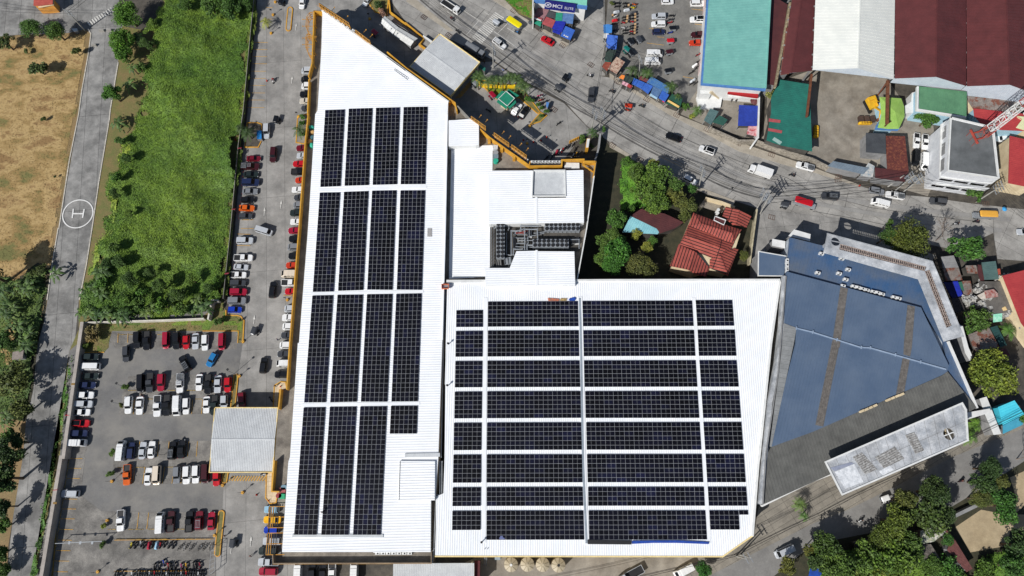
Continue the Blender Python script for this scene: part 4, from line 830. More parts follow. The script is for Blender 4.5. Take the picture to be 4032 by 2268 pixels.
sheet('roof_hatch', 'small grey mottled hatch on the left white roof', 'hatch', 'C1 268,1445 322,1445 322,1552 265,1550', MZ+.15, mat('mottled grey', (130,128,126), (180,178,176), sc=3), .15)
sheet('panel_stack', 'small pile of blue grey panels on the lower solar block', 'panels', 'C4 1180,965 1195,940 1222,940 1225,962 1245,965 1245,985 1180,985', RZ+.35, mat('blue grey plates', (110,120,165), (90,98,140), sc=2), .08)
for t_, x, y, lab in (('C4',955,1020,'lower left'),('C3',520,540,'left middle'),('C3',530,10,'upper left')):
    p = W(t_,x,y,RZ+.8); t = thing('roof_vent', 'small dark vent spike on the white roof, %s' % lab, 'vent', (p.x,p.y,RZ)); b = MB(); b.cyl((0,0,0),(0,0,1.4),.12); b.obj('pipe', BLACK, t); b = MB(); b.cyl((0,0,1.3),(0,0,1.6),.3,.15); b.obj('cap', BLACK, t)
# ---------------------------------------------------------------- solar blocks
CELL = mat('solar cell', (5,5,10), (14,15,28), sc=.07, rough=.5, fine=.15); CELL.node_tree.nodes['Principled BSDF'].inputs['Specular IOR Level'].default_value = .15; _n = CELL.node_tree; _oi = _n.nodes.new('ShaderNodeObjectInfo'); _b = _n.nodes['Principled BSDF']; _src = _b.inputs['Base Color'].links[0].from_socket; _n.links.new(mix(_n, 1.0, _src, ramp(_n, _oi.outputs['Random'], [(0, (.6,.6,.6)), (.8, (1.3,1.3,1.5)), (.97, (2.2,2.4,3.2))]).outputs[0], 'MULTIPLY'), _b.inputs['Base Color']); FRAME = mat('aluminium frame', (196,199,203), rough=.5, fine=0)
PAN = {}
def panel_mesh(w, l):
    key = (round(w,2), round(l,2))
    if key in PAN: return PAN[key]
    b = MB(); b.cur = 1; b.box((0,0,.016), (w-.03,l-.03,.03)); b.cur = 0
    for s in (-1,1): b.box((0,s*(l/4-.008),.035), (w-.07,l/2-.05,.014))
    me = bpy.data.meshes.new('solar_panel'); me.from_pydata(b.v, [], b.f); me.materials.append(CELL); me.materials.append(FRAME); me.polygons.foreach_set('material_index', b.m); PAN[key] = me; return me
def solar(tl, tr, br, bl, nx, ny, z, label, group, portrait, skip=()):
    P = [W(*q, z+.25) for q in (tl,tr,br,bl)]; c = sum(P, Vector())/4; c.z = z+.2
    t = thing('solar_array', label, 'solar array', c, 0, group)
    ex = ((P[1]-P[0])+(P[2]-P[3]))/2; ey = ((P[3]-P[0])+(P[2]-P[1]))/2; rz = math.atan2(ex.y, ex.x); w = ex.length/nx; l = ey.length/ny
    me = panel_mesh(w, l) if portrait else panel_mesh(l, w)
    b = MB()
    for k in range(ny*2):
        u = (k+.5)/(ny*2); a = P[0].lerp(P[3],u)-c; q = P[1].lerp(P[2],u)-c; a.z = q.z = -.07; b.bar(a, q, .05, .1)
    b.obj('mounting_rail', FRAME, t)
    for j in range(ny):
        for i in range(nx):
            u, v = (i+.5)/nx, (j+.5)/ny; q = P[0].lerp(P[1],u).lerp(P[3].lerp(P[2],u), v)-c
            if (i,j) in skip: continue
            o = bpy.data.objects.new('solar_panel', me); COL.objects.link(o); o.parent = t; o.location = (q.x, q.y, 0); o.rotation_euler = (0,0,rz if portrait else rz+math.pi/2)
    return t
CN = ['leftmost','second','third','rightmost']; RN = ['top','second','third','bottom']
LB = [[(('B0',1547,1395),('B0',1797,1385),('B1',1742,912),('B1',1482,922),5,10),(('B0',1845,1377),('B0',2147,1368),('B1',2100,898),('B1',1790,908),6,10),(('B0',2190,1366),('B0',2495,1358),('B1',2458,888),('B1',2147,896),6,10),(('B0',2540,1357),('C0',270,1350),('C1',240,885),('B1',2502,888),6,10)],
 [(('B1',1477,992),('B1',1737,988),('B2',1655,798),('B2',1388,803),5,12),(('B1',1785,982),('B1',2097,972),('B2',2030,780),('B2',1708,790),6,12),(('B1',2140,968),('B1',2452,962),('B2',2402,778),('B2',2078,775),6,12),(('B1',2500,964),('C1',240,962),('C2',198,777),('B2',2453,775),6,12)],
 [(('B2',1383,848),('B2',1650,843),('B3',1557,755),('B3',1278,757),5,12),(('B2',1702,838),('B2',2028,836),('B3',1950,748),('B3',1608,755),6,12),(('B2',2076,832),('B2',2402,828),('B3',2336,747),('B3',1997,747),6,12),(('B2',2447,828),('C2',196,820),('C3',147,742),('B3',2384,745),6,12)],
 [(('B3',1272,818),('B3',1552,814),('B4',1440,928),('B4',1150,927),5,13),(('B3',1604,810),('B3',1947,806),('B4',1845,928),('B4',1495,928),6,13),(('B3',1990,805),('B3',2332,802),('B4',2252,928),('B4',1898,928),6,13),(('B3',2380,797),('C3',145,796),('C3',133,1152),('B3',2364,1153),6,3)]]
for r in range(4):
    for c_ in range(4):
        a = LB[r][c_]; lab = '%s block of black solar panels in the %s column of the left roof' % (RN[r], CN[c_])
        if (r, c_) == (3,3): lab = 'short three row solar block at the bottom right of the left roof'
        solar(*a[:4], a[4], a[5], MZ, lab, 'solar blocks on the left roof', True)
RB = [[(('C2',633,1036),('C2',972,1032),('C2',972,1248),('C2',630,1250),3,4),(('C2',1034,925),('C2',2176,918),('C2',2184,1240),('C2',1032,1245),10,6),(('C2',2230,917),('D2',1048,912),('D2',1068,1236),('C2',2238,1240),12,6),(('D2',1090,907),('D2',1556,905),('D2',1580,1233),('D2',1112,1236),4,6)],
 [(('C2',628,1298),('C2',972,1295),('C3',967,175),('C3',622,178),3,6),(('C2',1033,1292),('C2',2187,1289),('C3',2193,170),('C3',1029,175),10,6),(('C2',2240,1290),('D2',1072,1285),('D3',1090,166),('C3',2248,170),12,6),(('D2',1115,1283),('D2',1588,1282),('D3',1608,165),('D3',1132,166),4,6)],
 [(('C3',620,230),('C3',966,228),('C3',962,564),('C3',614,566),3,6),(('C3',1028,226),('C3',2197,222),('C3',2206,560),('C3',1025,563),10,6),(('C3',2250,222),('D3',1094,220),('D3',1115,557),('C3',2260,560),12,6),(('D3',1138,220),('D3',1611,220),('D3',1638,557),('D3',1160,557),4,6)],
 [(('C3',612,618),('C3',962,616),('C3',957,957),('C3',606,960),3,6),(('C3',1025,614),('C3',2208,610),('C3',2215,952),('C3',1022,957),10,6),(('C3',2265,612),('D3',1118,608),('D3',1140,953),('C3',2272,953),12,6),(('D3',1163,608),('D3',1642,608),('D3',1668,953),('D3',1186,953),4,6)],
 [(('C3',602,1013),('C3',957,1012),('C3',952,1360),('C3',597,1362),3,6),(('C3',1022,1010),('C3',2217,1006),('C3',2226,1356),('C3',1018,1360),10,6),(('C3',2278,1006),('D3',1143,1004),('D3',1166,1356),('C3',2286,1356),12,6),(('D3',1188,1004),('D3',1672,1003),('D3',1698,1356),('D3',1212,1356),4,6)],
 [(('C3',596,1418),('C3',951,1416),('C4',948,267),('C4',588,268),3,6),(('C3',1019,1414),('C3',2228,1412),('C4',2234,263),('C4',1016,266),10,6),(('C3',2288,1410),('D3',1170,1409),('D4',1190,261),('C4',2298,262),12,6),(('D3',1216,1409),('D3',1704,1409),('D4',1727,261),('D4',1238,262),4,6)],
 [(('C4',586,325),('C4',946,323),('C4',944,563),('C4',583,565),3,4),(('C4',1017,322),('C4',2236,318),('C4',2244,561),('C4',1017,563),10,4),(('C4',2302,318),('D4',1198,318),('D4',1209,560),('C4',2306,560),12,4),(('D4',1244,318),('D4',1732,318),('D4',1750,560),('D4',1258,560),4,4)],
 [(('C4',582,623),('C4',943,622),('C4',943,866),('C4',578,868),3,4),(('C4',1016,620),('C4',2246,618),('C4',2256,989),('C4',1014,992),10,6),(('C4',2310,618),('D4',1216,617),('D4',1238,988),('C4',2318,990),12,6),(('D4',1264,617),('D4',1636,617),('D4',1650,862),('D4',1278,862),3,4)]]
RN2 = ['top','second','third','fourth','fifth','sixth','seventh','bottom']; CN2 = ['narrow left','wide left','wide right','narrow right']
for r in range(8):
    for c_ in range(4):
        a = RB[r][c_]; solar(*a[:4], a[4], a[5], RZ, '%s solar block in the %s column of the right roof' % (RN2[r], CN2[c_]), 'solar blocks on the right roof', False)
solar(('D4',1640,616),('D4',1757,616),('D4',1759,673),('D4',1643,673), 1, 1, RZ, 'single solar panel standing out at the bottom right of the right roof', None, False)
# ---------------------------------------------------------------- frames, canopies, tanks
def frame(s, z0, z1, nx, nz, label, face=True):
    p = PL(s, z0); t = wthing('billboard_lattice', label, 'sign frame', p, 'yellow steel sign frames'); a, c = p; b = MB()
    for k in range(nx+1): q = a.lerp(c, k/nx); b.box((q.x,q.y,(z0+z1)/2), (.16,.16,z1-z0))
    for k in range(nz+1): z = z0+(z1-z0)*k/nz; b.wall(a, c, .14, z-.06, z+.06)
    d = (c-a); n = Vector((-d.y,d.x,0)).normalized(); b.wall(a-n*.7, c-n*.7, .1, z1-.1, z1); b.obj('lattice', mat('yellow steel', (205,150,60), (170,120,50), sc=1.5, fine=.15), t)
    if face: g = MB(); o_ = n*.25*(-1 if (n.x+n.y) < 0 else 1); g.wall(a+o_, c+o_, .08, z0+.1, z1-.1); g.obj('billboard_face', DARKLEDGE, t)
    for u in (.3,.75):
        q = a.lerp(c,u); g = MB(); g.bar((q.x,q.y,z0+1), (q.x+n.x*2.4,q.y+n.y*2.4,z0+1.2), .09); g.box((q.x+n.x*2.4,q.y+n.y*2.4,z0+1.25), (.3,.3,.15)); g.obj('lamp_arm', MATS['yellow steel'], t)
frame('B0 1500,128 1872,372', 9.4, 12.4, 10, 4, 'long yellow lattice frame at the pointed mall corner'); frame('B0 1950,440 2128,575', 9.4, 11.6, 4, 3, 'short yellow lattice frame below the pointed corner'); frame('C1 828,80 1005,205', 9.4, 11.8, 4, 3, 'yellow lattice frame above the small white roof')
frame('C1 1115,285 1300,415', 9.4, 11.8, 5, 3, 'middle yellow lattice frame on the forecourt parapet'); frame('C1 1335,435 1520,570', 9.4, 11.8, 5, 3, 'last yellow lattice frame on the forecourt parapet')
t = wthing('billboard_lattice', 'bulging yellow lattice screen hanging off the upper left facade', 'sign frame', PL('B0 1340,400', 6), 'yellow steel sign frames'); b = MB()
for s in ('B0 1400,150 1345,165 1312,215 1300,330 1325,400 1388,462','B0 1385,480 1320,430 1300,470 1300,600 1330,670 1365,705'):
    for z in (6.5,7.4,8.3,9.2): strip(b, PL(s, 9.2), .12, z, z+.12)
    for p in PL(s, 9.2): b.box((p.x,p.y,7.8), (.14,.14,3)); b.bar((p.x,p.y,9.2), (p.x+1.2,p.y,9.2), .1)
for y in (245,332,482,565): q = W('B0',1262,y,8.8); b.bar(q, q+Vector((3,0,0)), .1); b.box(q, (.25,.25,.15))
b.obj('lattice', MATS['yellow steel'], t)
for s, lab in (('840,570 870,570 850,840 822,838','upper'),('815,905 845,905 825,1182 797,1180','lower')):
    p = PL('B4 '+s, 8.6); t = wthing('sunshade_trellis', '%s yellow louvre frame over the cars at the lower left facade' % lab, 'louvre frame', p, 'yellow louvre frames'); b = MB(); strip(b, p, .14, 8.5, 8.7, True)
    for k in (0,.5,1): a = p[0].lerp(p[3],k); b.bar(a, a+Vector((4.4,.05,0)), .16)
    a = p[0]+Vector((1.0,0,0)); c = p[3]+Vector((1.0,0,0)); b.wall(a, c, .12, 8.5, 8.65); b.obj('beam', MATS['yellow steel'], t)
    b = MB()
    for k in range(34): u = k/34; a = p[0].lerp(p[3],u); c = p[1].lerp(p[2],u); b.bar(a, c, .12, .05)
    for k in range(3): a = p[0].lerp(p[3],.02)+Vector((.6+k*.55+.4,0,-.3)); c = p[0].lerp(p[3],.98)+Vector((.6+k*.55+.4,0,-.3)); b.bar(a, c, .22, .1)
    b.obj('slat', BLACK, t)
def canopy(s, z, label, m, ridge, d, pitch):
    p = PL(s, z); t = wthing('entrance_canopy', label, 'canopy', p); A,B,C,D = p
    gable(t, A, B, C, D, z, .5, m, pitch=pitch)
    b = MB(); strip(b, p, .22, z-.75, z+.22, True); b.obj('fascia', mat('pale yellow trim', (240,220,160), (220,190,120), sc=1), t)
    for k, q in enumerate(p): g = MB(); c = sum(p, Vector())/4; q = q.lerp(c, .08); g.box((q.x,q.y,z/2-.3), (.5,.5,z-.6)); g.obj('column', WHITEP, t)
    return t
canopy('B3 150,822 950,822 B4 880,132 80,135', 6, 'big pale ribbed entrance canopy between the lot and the mall', GREYROOF, 0, 0, .42)
canopy('C0 425,432 930,792 560,1218 45,848', 5.3, 'tilted pale ribbed entrance canopy beside the main road', GREYROOF, 0, 0, .42)
p = PL('B4 2410,1290 C4 860,1285 855,1600 B4 2405,1600', 6); t = wthing('loading_canopy', 'ribbed white loading canopy cut by the bottom edge', 'canopy', p); flat_roof(t, p, 6, GREYROOF, ns, .42, .25)
for q in p: g = MB(); c = sum(p, Vector())/4; q = q.lerp(c,.06); g.box((q.x,q.y,2.9), (.4,.4,5.7)); g.obj('column', WHITEP, t)
p = PL('C4 865,1255 935,1255 930,1600 862,1600', 5); t = wthing('awning', 'narrow maroon awning beside the loading canopy', 'awning', p); b = MB(); b.prism(p, 4.8, 5); b.obj('awning_sheet', mat('maroon sheet', (92,30,36), (74,24,30)), t); b = MB(); b.prism(inset(p,.3), 0, 4.8, top=False); b.obj('wall', DARKLEDGE, t)
TANKM = mat('beige tank plastic', (186,174,148), (168,156,132), sc=1, rough=.6)
for k, (x, y) in enumerate(((1327,1310),(1535,1305),(1730,1308),(1930,1314))):
    p = W('C4',x,y,5); t = thing('water_tank', '%s round beige water tank below the right roof' % ['leftmost','second','third','rightmost'][k], 'water tank', (p.x,p.y,0), .2*k, 'beige water tanks'); r = 1.68
    b = MB(); b.cyl((0,0,0),(0,0,4.5),r,n=24); b.cyl((0,0,4.5),(0,0,5.0),r,r*.35,n=24); b.obj('tank_shell', TANKM, t, smooth=False)
    for i in range(8): a = i*math.pi/4; b = MB(); b.bar((.4*math.cos(a),.4*math.sin(a),5.0), (r*math.cos(a),r*math.sin(a),4.55), .12); b.obj('rib', mat('tank rib shade', (140,128,104), fine=0), t)  # ribs in a darker beige than the shell
    b = MB(); b.cyl((0,0,4.95),(0,0,5.15),.32,n=14); b.obj('lid', [WHITEP,TANKM,TANKM,BLACK][k], t)
t = wthing('ladder', 'steel ladder leaning on the roof edge left of the tanks', 'ladder', PL('C4 1010,1250')); b = MB(); a0 = W('C4',1000,1310,.2); a1 = W('C4',1012,1100,RZ+.4)
for dx in (-.3,.3): b.bar(a0+Vector((dx,0,0)), a1+Vector((dx,0,0)), .1)
for k in range(16): q = a0.lerp(a1,k/16); b.bar(q+Vector((-.3,0,0)), q+Vector((.3,0,0)), .07)
b.obj('rung', STEEL, t)
# boundary wall of the lot
t = wthing('boundary_wall', 'long plain grey wall between the parking lot and the field road', 'wall', PL('A3 900,700')); b = MB(); strip(b, PL('A2 1035,1205 A3 1000,0 800,1449 A4 740,0 500,1449 490,1560', 2.6), .9, 0, 2.6); b.obj('wall_face', mat('wall render', (178,170,162), (160,152,144), sc=.6, dirt=.15), t)
b = MB()
for tt, x, y in (('A3',927,523),('A4',670,560)): p = W(tt,x,y,2.6); b.box((p.x,p.y,2.62), (.9,.5,.06))
b.obj('paint_patch', mat('ochre patch', (140,108,50)), t)
for tt, x, y, c, lab in (('A3',850,908,(190,40,56),'upper'),('A4',670,390,(200,60,80),'middle'),('B1',460,420,(180,50,70),'fence top'),('B1',380,1195,(170,50,60),'fence middle'),('B2',295,562,(200,70,90),'fence bottom')):
    p = W(tt,x,y,2.7); t = thing('wall_sign', '%s small red notice board fixed on the wall line' % lab, 'sign', (p.x,p.y,2.0), .1, 'red notice boards'); b = MB(); b.box((0,0,.4), (1.1,.1,.8), R=Matrix.Rotation(.7,3,'X')); b.obj('board', mat('red board %s' % lab, c, tuple(v*.85 for v in c), sc=2), t); b = MB(); b.bar((0,0,-2),(0,0,.3),.08); b.obj('post', STEEL, t)
WALLTOP = mat('white wall', (222,218,206), (196,190,176), sc=1, dirt=.15)
t = wthing('garden_wall', 'white topped wall between the green field and the lot', 'wall', PL('A2 1800,1160')); b = MB(); strip(b, PL('A2 1030,1190 2105,1158 2300,1150 2576,1138', 1.8), .3, 0, 1.8); strip(b, PL('B2 180,912 110,910 60,1140', 2.2), .45, 0, 2.2); b.obj('wall_face', WALLTOP, t)
t = wthing('field_fence', 'long thin fence with pale rail between hedge and overgrown field', 'fence', PL('B1 450,500')); b = MB(); q = PL('B0 640,-20 598,400 500,1449 B1 540,60 440,400 340,1449 B2 335,0 250,885', 2); q = PL('B0 640,-20 598,400 505,1400 B1 440,400 345,1440 B2 250,885', 2); strip(b, q, .12, 1.8, 1.98); b.obj('rail', CONC, t); b = MB(); strip(b, q, .05, 0, 1.8); b.obj('mesh_panel', mat('fence mesh', (90,96,80)), t)
# yellow lollipop bollards / lamp balls and cones
k = 0
for tt, x, y in (('B0',885,185),('B0',860,418),('B0',912,22),('B1',1208,28),('B4',245,300),('B4',498,392),('B4',143,935),('B3',458,420),('B2',1065,903),('B3',112,484),('B2',505,1430),('A4',1362,295),('A4',1305,773),('A4',1190,1398),('C1',1563,148),('C1',1532,365),('B0',2110,235)):
    p = W(tt,x,y,.3); t = thing('sign_post', 'small round yellow based post, %s from the top of the mall lane and lot' % ORD[k], 'sign post', (p.x,p.y,0), 0, 'yellow based posts'); k += 1
    b = MB(); b.cyl((0,0,0),(0,0,.5),.42,.36,n=14); b.obj('base', YELLOW, t); b = MB(); b.cyl((0,0,.5),(0,0,2.6),.05,n=6); b.obj('pole', STEEL, t); b = MB(); b.box((0,0,2.7), (.6,.08,.6)); b.obj('sign_plate', BLACK, t)
CONE = mat('cone orange', (220,60,30), (200,50,26))
for k, (tt, x, y) in enumerate((('B0',807,1023),('B3',980,553),('B4',675,420),('B4',827,495),('C1',1485,325),('C1',1612,352),('C1',1707,332),('C1',1778,290),('B1',412,325),('E1',568,872))):
    p = W(tt,x,y,.2); t = thing('traffic_cone', ['orange cone in the upper mall lane','orange cone on the cream apron above the canopy','orange cone in the lane below the canopy','orange cone on the lower cream apron','first forecourt cone from the left','second forecourt cone from the left','third forecourt cone from the left','fourth forecourt cone from the left','orange cone standing in the green hedge','orange cone at the far kerb by the blue awning'][k], 'cone', (p.x,p.y,0)); b = MB(); b.box((0,0,.03),(.5,.5,.06)); b.obj('base', BLACK, t); b = MB(); b.cyl((0,0,.06),(0,0,.85),.22,.05,n=10); b.obj('cone_body', CONE, t)
# ---------------------------------------------------------------- buildings around
TEAL = mat('aqua roof sheet', (122,180,170), (110,168,160), sc=.35, rough=.55, dirt=.06, fine=.05); MAROON = mat('maroon roof sheet', (98,48,48), (86,42,42), sc=.3, rough=.6, dirt=.12, fine=.08); MAROON2 = mat('deep maroon sheet', (88,44,44), (74,36,38), sc=.5, rough=.7, dirt=.1)
OFFW = mat('off white roof sheet', (226,227,220), (216,218,212), sc=.3, rough=.5, dirt=.05, fine=.03); BLUEW = mat('pale blue wall', (176,208,222), (150,188,206), sc=.8, dirt=.1); BLUEF = mat('blue fascia', (84,132,190), (72,118,176), sc=.8)
RUSTY = mat('rusty roof sheet', (150,140,132), (120,110,104), sc=.6, rust=(112,66,50), rsc=.45, dirt=.2, fine=.2); GREENR = mat('green roof sheet', (30,112,98), (26,96,86), sc=.4, dirt=.12, fine=.08); PALEG = mat('soft green roof', (92,140,104), (80,126,94), sc=.4, dirt=.1)
REDR = mat('red roof sheet', (176,62,62), (160,50,54), sc=.4, dirt=.1, fine=.1); DKGREY = mat('dark grey sheet', (72,76,80), (60,63,68), sc=.5, dirt=.15); BLUEST = mat('blue stall roof', (56,104,190), (44,88,170), sc=1.2, fine=.12); DBLUE = mat('deep blue sheet', (24,44,170), (18,36,140), sc=1.2)
TEALAW = mat('teal awning', (40,150,120), (34,132,106), sc=1.5, fine=.12); DUSTY = mat('dusty pink roof', (150,110,114), (134,98,102), sc=1, dirt=.1); REDST = mat('red stall roof', (172,82,84), (150,66,70), sc=1, fine=.12); CYAN = mat('cyan roof', (80,208,228), (66,192,216), sc=.6, fine=.05); LIME = mat('lime canopy', (150,186,92), (136,174,80), sc=.6); PLANK = mat('plank roof', (196,172,152), (168,142,124), sc=1.4, rust=(120,70,56), rsc=.9, fine=.2)
NETTING = mat('dark shade net', (52,70,62), (38,50,46), sc=1.4, fine=.25); GREYW = mat('grey wall', (150,150,150), (128,128,128), sc=.7, dirt=.2)
def bld(name, label, cat, s, h, roofm, wallm=WHITEP, d=None, group=None, rim=None, pitch=.6, over=.3): return simple_building(name, label, cat, s, h, roofm, wallm, d, group, rim, pitch, over)
def dirof(s, h=8): p = PL(s, h); return p[1]-p[0]
# aqua roof
p = PL('D0 1262,-60 2040,-60 1975,1110 1960,1118 1183,1052', 9); t = bld('commercial_building', 'long aqua roofed commercial block with blue fascia', 'building', p, 9, TEAL, WHITEP, dirof('D0 1240,460 1990,400', 9), pitch=.9, over=.6)
b = MB(); strip(b, PL('D0 1248,-60 1170,1062 1968,1135 1975,1110', 8.9), .5, 8.3, 8.95); b.obj('fascia', BLUEF, t); b = MB(); strip(b, PL('D0 2045,-60 1982,1112', 9.2), .3, 8.6, 9.3); b.obj('gutter', TEAL, t)
b = MB(); q = PL('D0 1500,1185 1880,1240 1880,1200 1500,1150', 4.5); b.prism(q, 4.0, 4.9); b.obj('shop_sign', mat('red shop sign', (170,24,30)), t)
b = MB(); q = PL('D0 1500,1240 1880,1255 1870,1215 1510,1190', 3); b.prism(q, 2.8, 3.0); b.obj('awning', WHITEP, t)
p = PL('D0 1140,1150 1475,1130 1450,1280 1180,1310', 4.5); t = wthing('stair_block', 'white stair block at the foot of the aqua roof', 'stairs', p); b = MB(); b.prism(p, 0, 1.0); b.prism(PL('D0 1150,1100 1290,1110 1290,1185 1150,1180', 4.5), 0, 4.2); b.obj('wall', WHITEP, t); b = MB(); a0 = W('D0',1300,1150,4.4); a1 = W('D0',1420,1230,.5)
for k in range(14): q = a0.lerp(a1,k/13); b.box((q.x,q.y,q.z), (.5,2.2,.16), -.7)
b.obj('step', mat('beige step', (206,190,160)), t)
p = PL('D0 2060,-60 2262,60 2255,66 2110,1080 2000,1065 2060,60', 7); t = bld('annex', 'narrow dark maroon lean-to roof beside the aqua block', 'annex', p, 7, MAROON2, GREYW); b = MB(); strip(b, PL('D0 2290,40 2105,1085', 7.8), .6, 6.6, 7.9); b.obj('parapet', mat('mossy wall top', (170,160,128), (120,100,80), sc=1.5, dirt=.2), t)
# big sheds: eave points given on the ground plan, gables face the viewer
def shed(name, label, eL0, eL1, rid0, rid1, eR0, eR1, ze, rise, m, gm, low=1.0):
    L = [W(*q, ze) for q in (eL0, eL1)]; R = [W(*q, ze) for q in (eR0, eR1)]; D = [W(*q, ze+rise) for q in (rid0, rid1)]
    t = wthing(name, label, 'warehouse', L+R); b = MB(); b.face([L[0],D[0],D[1],L[1]]); b.face([D[0],R[0],R[1],D[1]])
    dd = (D[1]-D[0]); n = int(dd.length/1.0)
    for k in range(1,n):
        u = k/n; b.bar(L[0].lerp(L[1],u)+Vector((0,0,.02)), D[0].lerp(D[1],u)+Vector((0,0,.02)), .06, .05); b.bar(R[0].lerp(R[1],u)+Vector((0,0,.02)), D[0].lerp(D[1],u)+Vector((0,0,.02)), .06, .05)
    b.bar(D[0]+Vector((0,0,.04)), D[1]+Vector((0,0,.04)), .4, .08); b.obj('roof', m, t)
    b = MB(); lo = [Vector((q.x,q.y,ze-low)) for q in (L[1], R[1])]; e = Vector((0,.35,-.1)); b.face([lo[0]+e, lo[1]+e, R[1]+e, D[1]+e, L[1]+e])
    for k in range(7):
        for q0, q1 in ((L[0],L[1]),(R[0],R[1])): q = q0.lerp(q1, k/6*.97); g = MB(); g.box((q.x, q.y+.4, (ze-.1)/2), (.4,.4,ze-.15)); g.obj('column', GREYW, t)
    b.obj('gable_wall', gm, t); return t
PGREY = mat('pale blue grey cladding', (196,204,212), (182,192,202), sc=.6)
shed('warehouse', 'off white gabled warehouse roof between the maroon roofs', ('E0',35,-60), ('E0',0,852), ('E0',580,-60), ('E0',552,832), ('E0',1003,-60), ('E0',988,966), 9, 3, OFFW, PGREY, .4)
shed('warehouse', 'dark maroon warehouse roof left of the off white warehouse', ('D0',2320,-60), ('D0',2172,945), ('D0',2440,-60), ('D0',2300,925), ('E0',32,-60), ('E0',-5,862), 8.5, .8, MAROON, PGREY, .4)
shed('warehouse', 'wide maroon gabled warehouse right of the off white warehouse', ('E0',1006,-60), ('E0',1000,958), ('E0',1515,-60), ('E0',1503,938), ('E0',1870,-60), ('E0',1872,1050), 9, 3, MAROON, PGREY, 2.6)
shed('warehouse', 'rightmost maroon gabled warehouse cut by the photo edge', ('E0',1874,-60), ('E0',1880,1052), ('E0',2360,-60), ('E0',2400,1034), ('E0',2760,-60), ('E0',2800,1180), 9, 3, MAROON, PGREY, 5)
b = MB(); p = PL('D0 2265,220 2320,215 2290,400 2250,940 2165,950 2200,600', 8.9)
t = wthing('lean_to_roof', 'brown rusted lean-to strip along the left maroon warehouse', 'roof', PL('D0 2230,600')); q = PL('D0 2240,350 2310,345 2280,932 2166,950', 8.2); b = MB(); b.prism(q, 8.0, 8.2); ribs(b, q, q[1]-q[0], .5, lambda z: 8.2, .15, .12); b.obj('roof', mat('rusted lean-to', (128,80,66), (104,60,50), sc=1.2, fine=.2), t); b = MB(); b.prism(PL('D0 2272,215 2318,212 2310,325 2262,335', 8.4), 8.2, 8.35); b.obj('skylight_sheet', PLANK, t); b = MB(); b.prism(inset(q,.8), 0, 8, top=False); b.obj('wall', GREYW, t)
t = bld('open_shed', 'teal green flat shed roof with red patches', 'shed', 'D0 2165,1010 2536,1068 D1 2570,470 2180,395 1990,330 2045,0 D0 2050,1449 2050,1230', 6, GREENR, DARKLEDGE, dirof('D0 2165,1010 2536,1068'), over=1)
b = MB()
for s in ('D1 2022,50 2170,72 2165,108 2018,90','D1 2012,172 2190,205 2183,240 2010,208'): b.prism(PL(s, 6.15), 6.06, 6.12)
b.obj('roof_patch', REDST, t); b = MB(); b.prism(PL('D1 2090,288 2190,350 2160,385 2062,322', 6.15), 6.1, 6.16); b.obj('roof_patch', mat('pale plate', (150,180,172)), t)
# compound wall beside the teal shed
def wallthing(label, s, h, w, m, name='boundary_wall'):
    p = PL(s, h); t = wthing(name, label, 'wall', p); b = MB(); strip(b, p, w, 0, h); b.obj('wall_face', m, t); return t
wallthing('tall white wall bar beside the blue shop awning', 'D0 1900,1180 D1 1885,290 1830,365', 3.5, .45, WHITEP); wallthing('old mossy wall along the main road below the teal shed', 'D1 1280,170 1640,330 1870,330 2250,470 2576,560 E1 200,640', 2.4, .5, mat('mossy white wall', (178,170,156), (120,112,100), sc=1.6, dirt=.3, fine=.25)); wallthing('grey wall along the creek right of the forecourt', 'C1 2460,250 2440,420 2392,590', 3, .5, GREYW); wallthing('cream garden wall between the creek houses and the blue building', 'D1 1870,1210 D2 1830,60 1780,440', 2.5, .4, mat('cream old wall', (200,190,160), (160,150,124), sc=1, dirt=.2)); wallthing('white wall at the left of the sign building', 'C0 1608,-60 1605,60 1612,180', 7, .3, WHITEP)
wallthing('low concrete wall between lower street and sandy lot', 'E4 1700,735 2000,590', 2, .8, GREYW); wallthing('pink white perimeter wall of the upper right lot', 'D0 1220,-60 1190,500 1150,900', 2.5, .25, mat('pinkish wall', (216,196,192), (200,180,176)))
# green roof office, lime canopy, grey office
t = bld('office_building', 'small pale blue office with soft green roof', 'building', 'E0 1300,1062 1870,1128 1862,1412 1300,1325', 7, PALEG, BLUEW, dirof('E0 1300,1062 1300,1325'), rim=None, pitch=1.3, over=.1); b = MB(); strip(b, PL('E0 1285,1060 1278,1330 1862,1425', 7.3), .5, 6.4, 7.25); b.obj('roof_rim', WHITEP, t); b = MB(); strip(b, PL('E0 1300,1055 1875,1120 1870,1415', 7.3), .3, 6.6, 7.2); b.obj('roof_rim', PALEG, t); b = MB(); b.prism(PL('E0 1210,1130 1270,1110 1275,1370 1130,1380 1125,1290 1200,1240', 3.5), 0, 3.5); b.obj('annex_wall', WHITEP, t)
for k in range(4): g = MB(); q = W('E1',1530+k*70,8+k*12,4); g.box((q.x,q.y+.2,4.3),(1.2,1,1.1)); g.obj('window', GLASS, t)
p = PL('E0 815,1180 960,1190 1080,1200 1115,1300 1120,1420 E1 1105,60 1050,178 920,180 790,165 835,20', 5); t = wthing('curved_canopy', 'lime green curved canopy with blue front edge', 'canopy', p); b = MB(); c = sum(p, Vector())/len(p)
for k in range(len(p)): a, d = p[k], p[(k+1)%len(p)]; b.face([a, d, Vector((c.x,c.y,6.2))])
b.obj('roof', LIME, t); b = MB(); strip(b, PL('E1 800,120 930,150 1060,125 1050,170 790,155', 4.9), .4, 3.6, 4.9); b.obj('fascia', BLUEF, t); b = MB(); b.prism(inset(p,1.2), 0, 4.6, top=False); b.obj('wall', BLUEW, t)
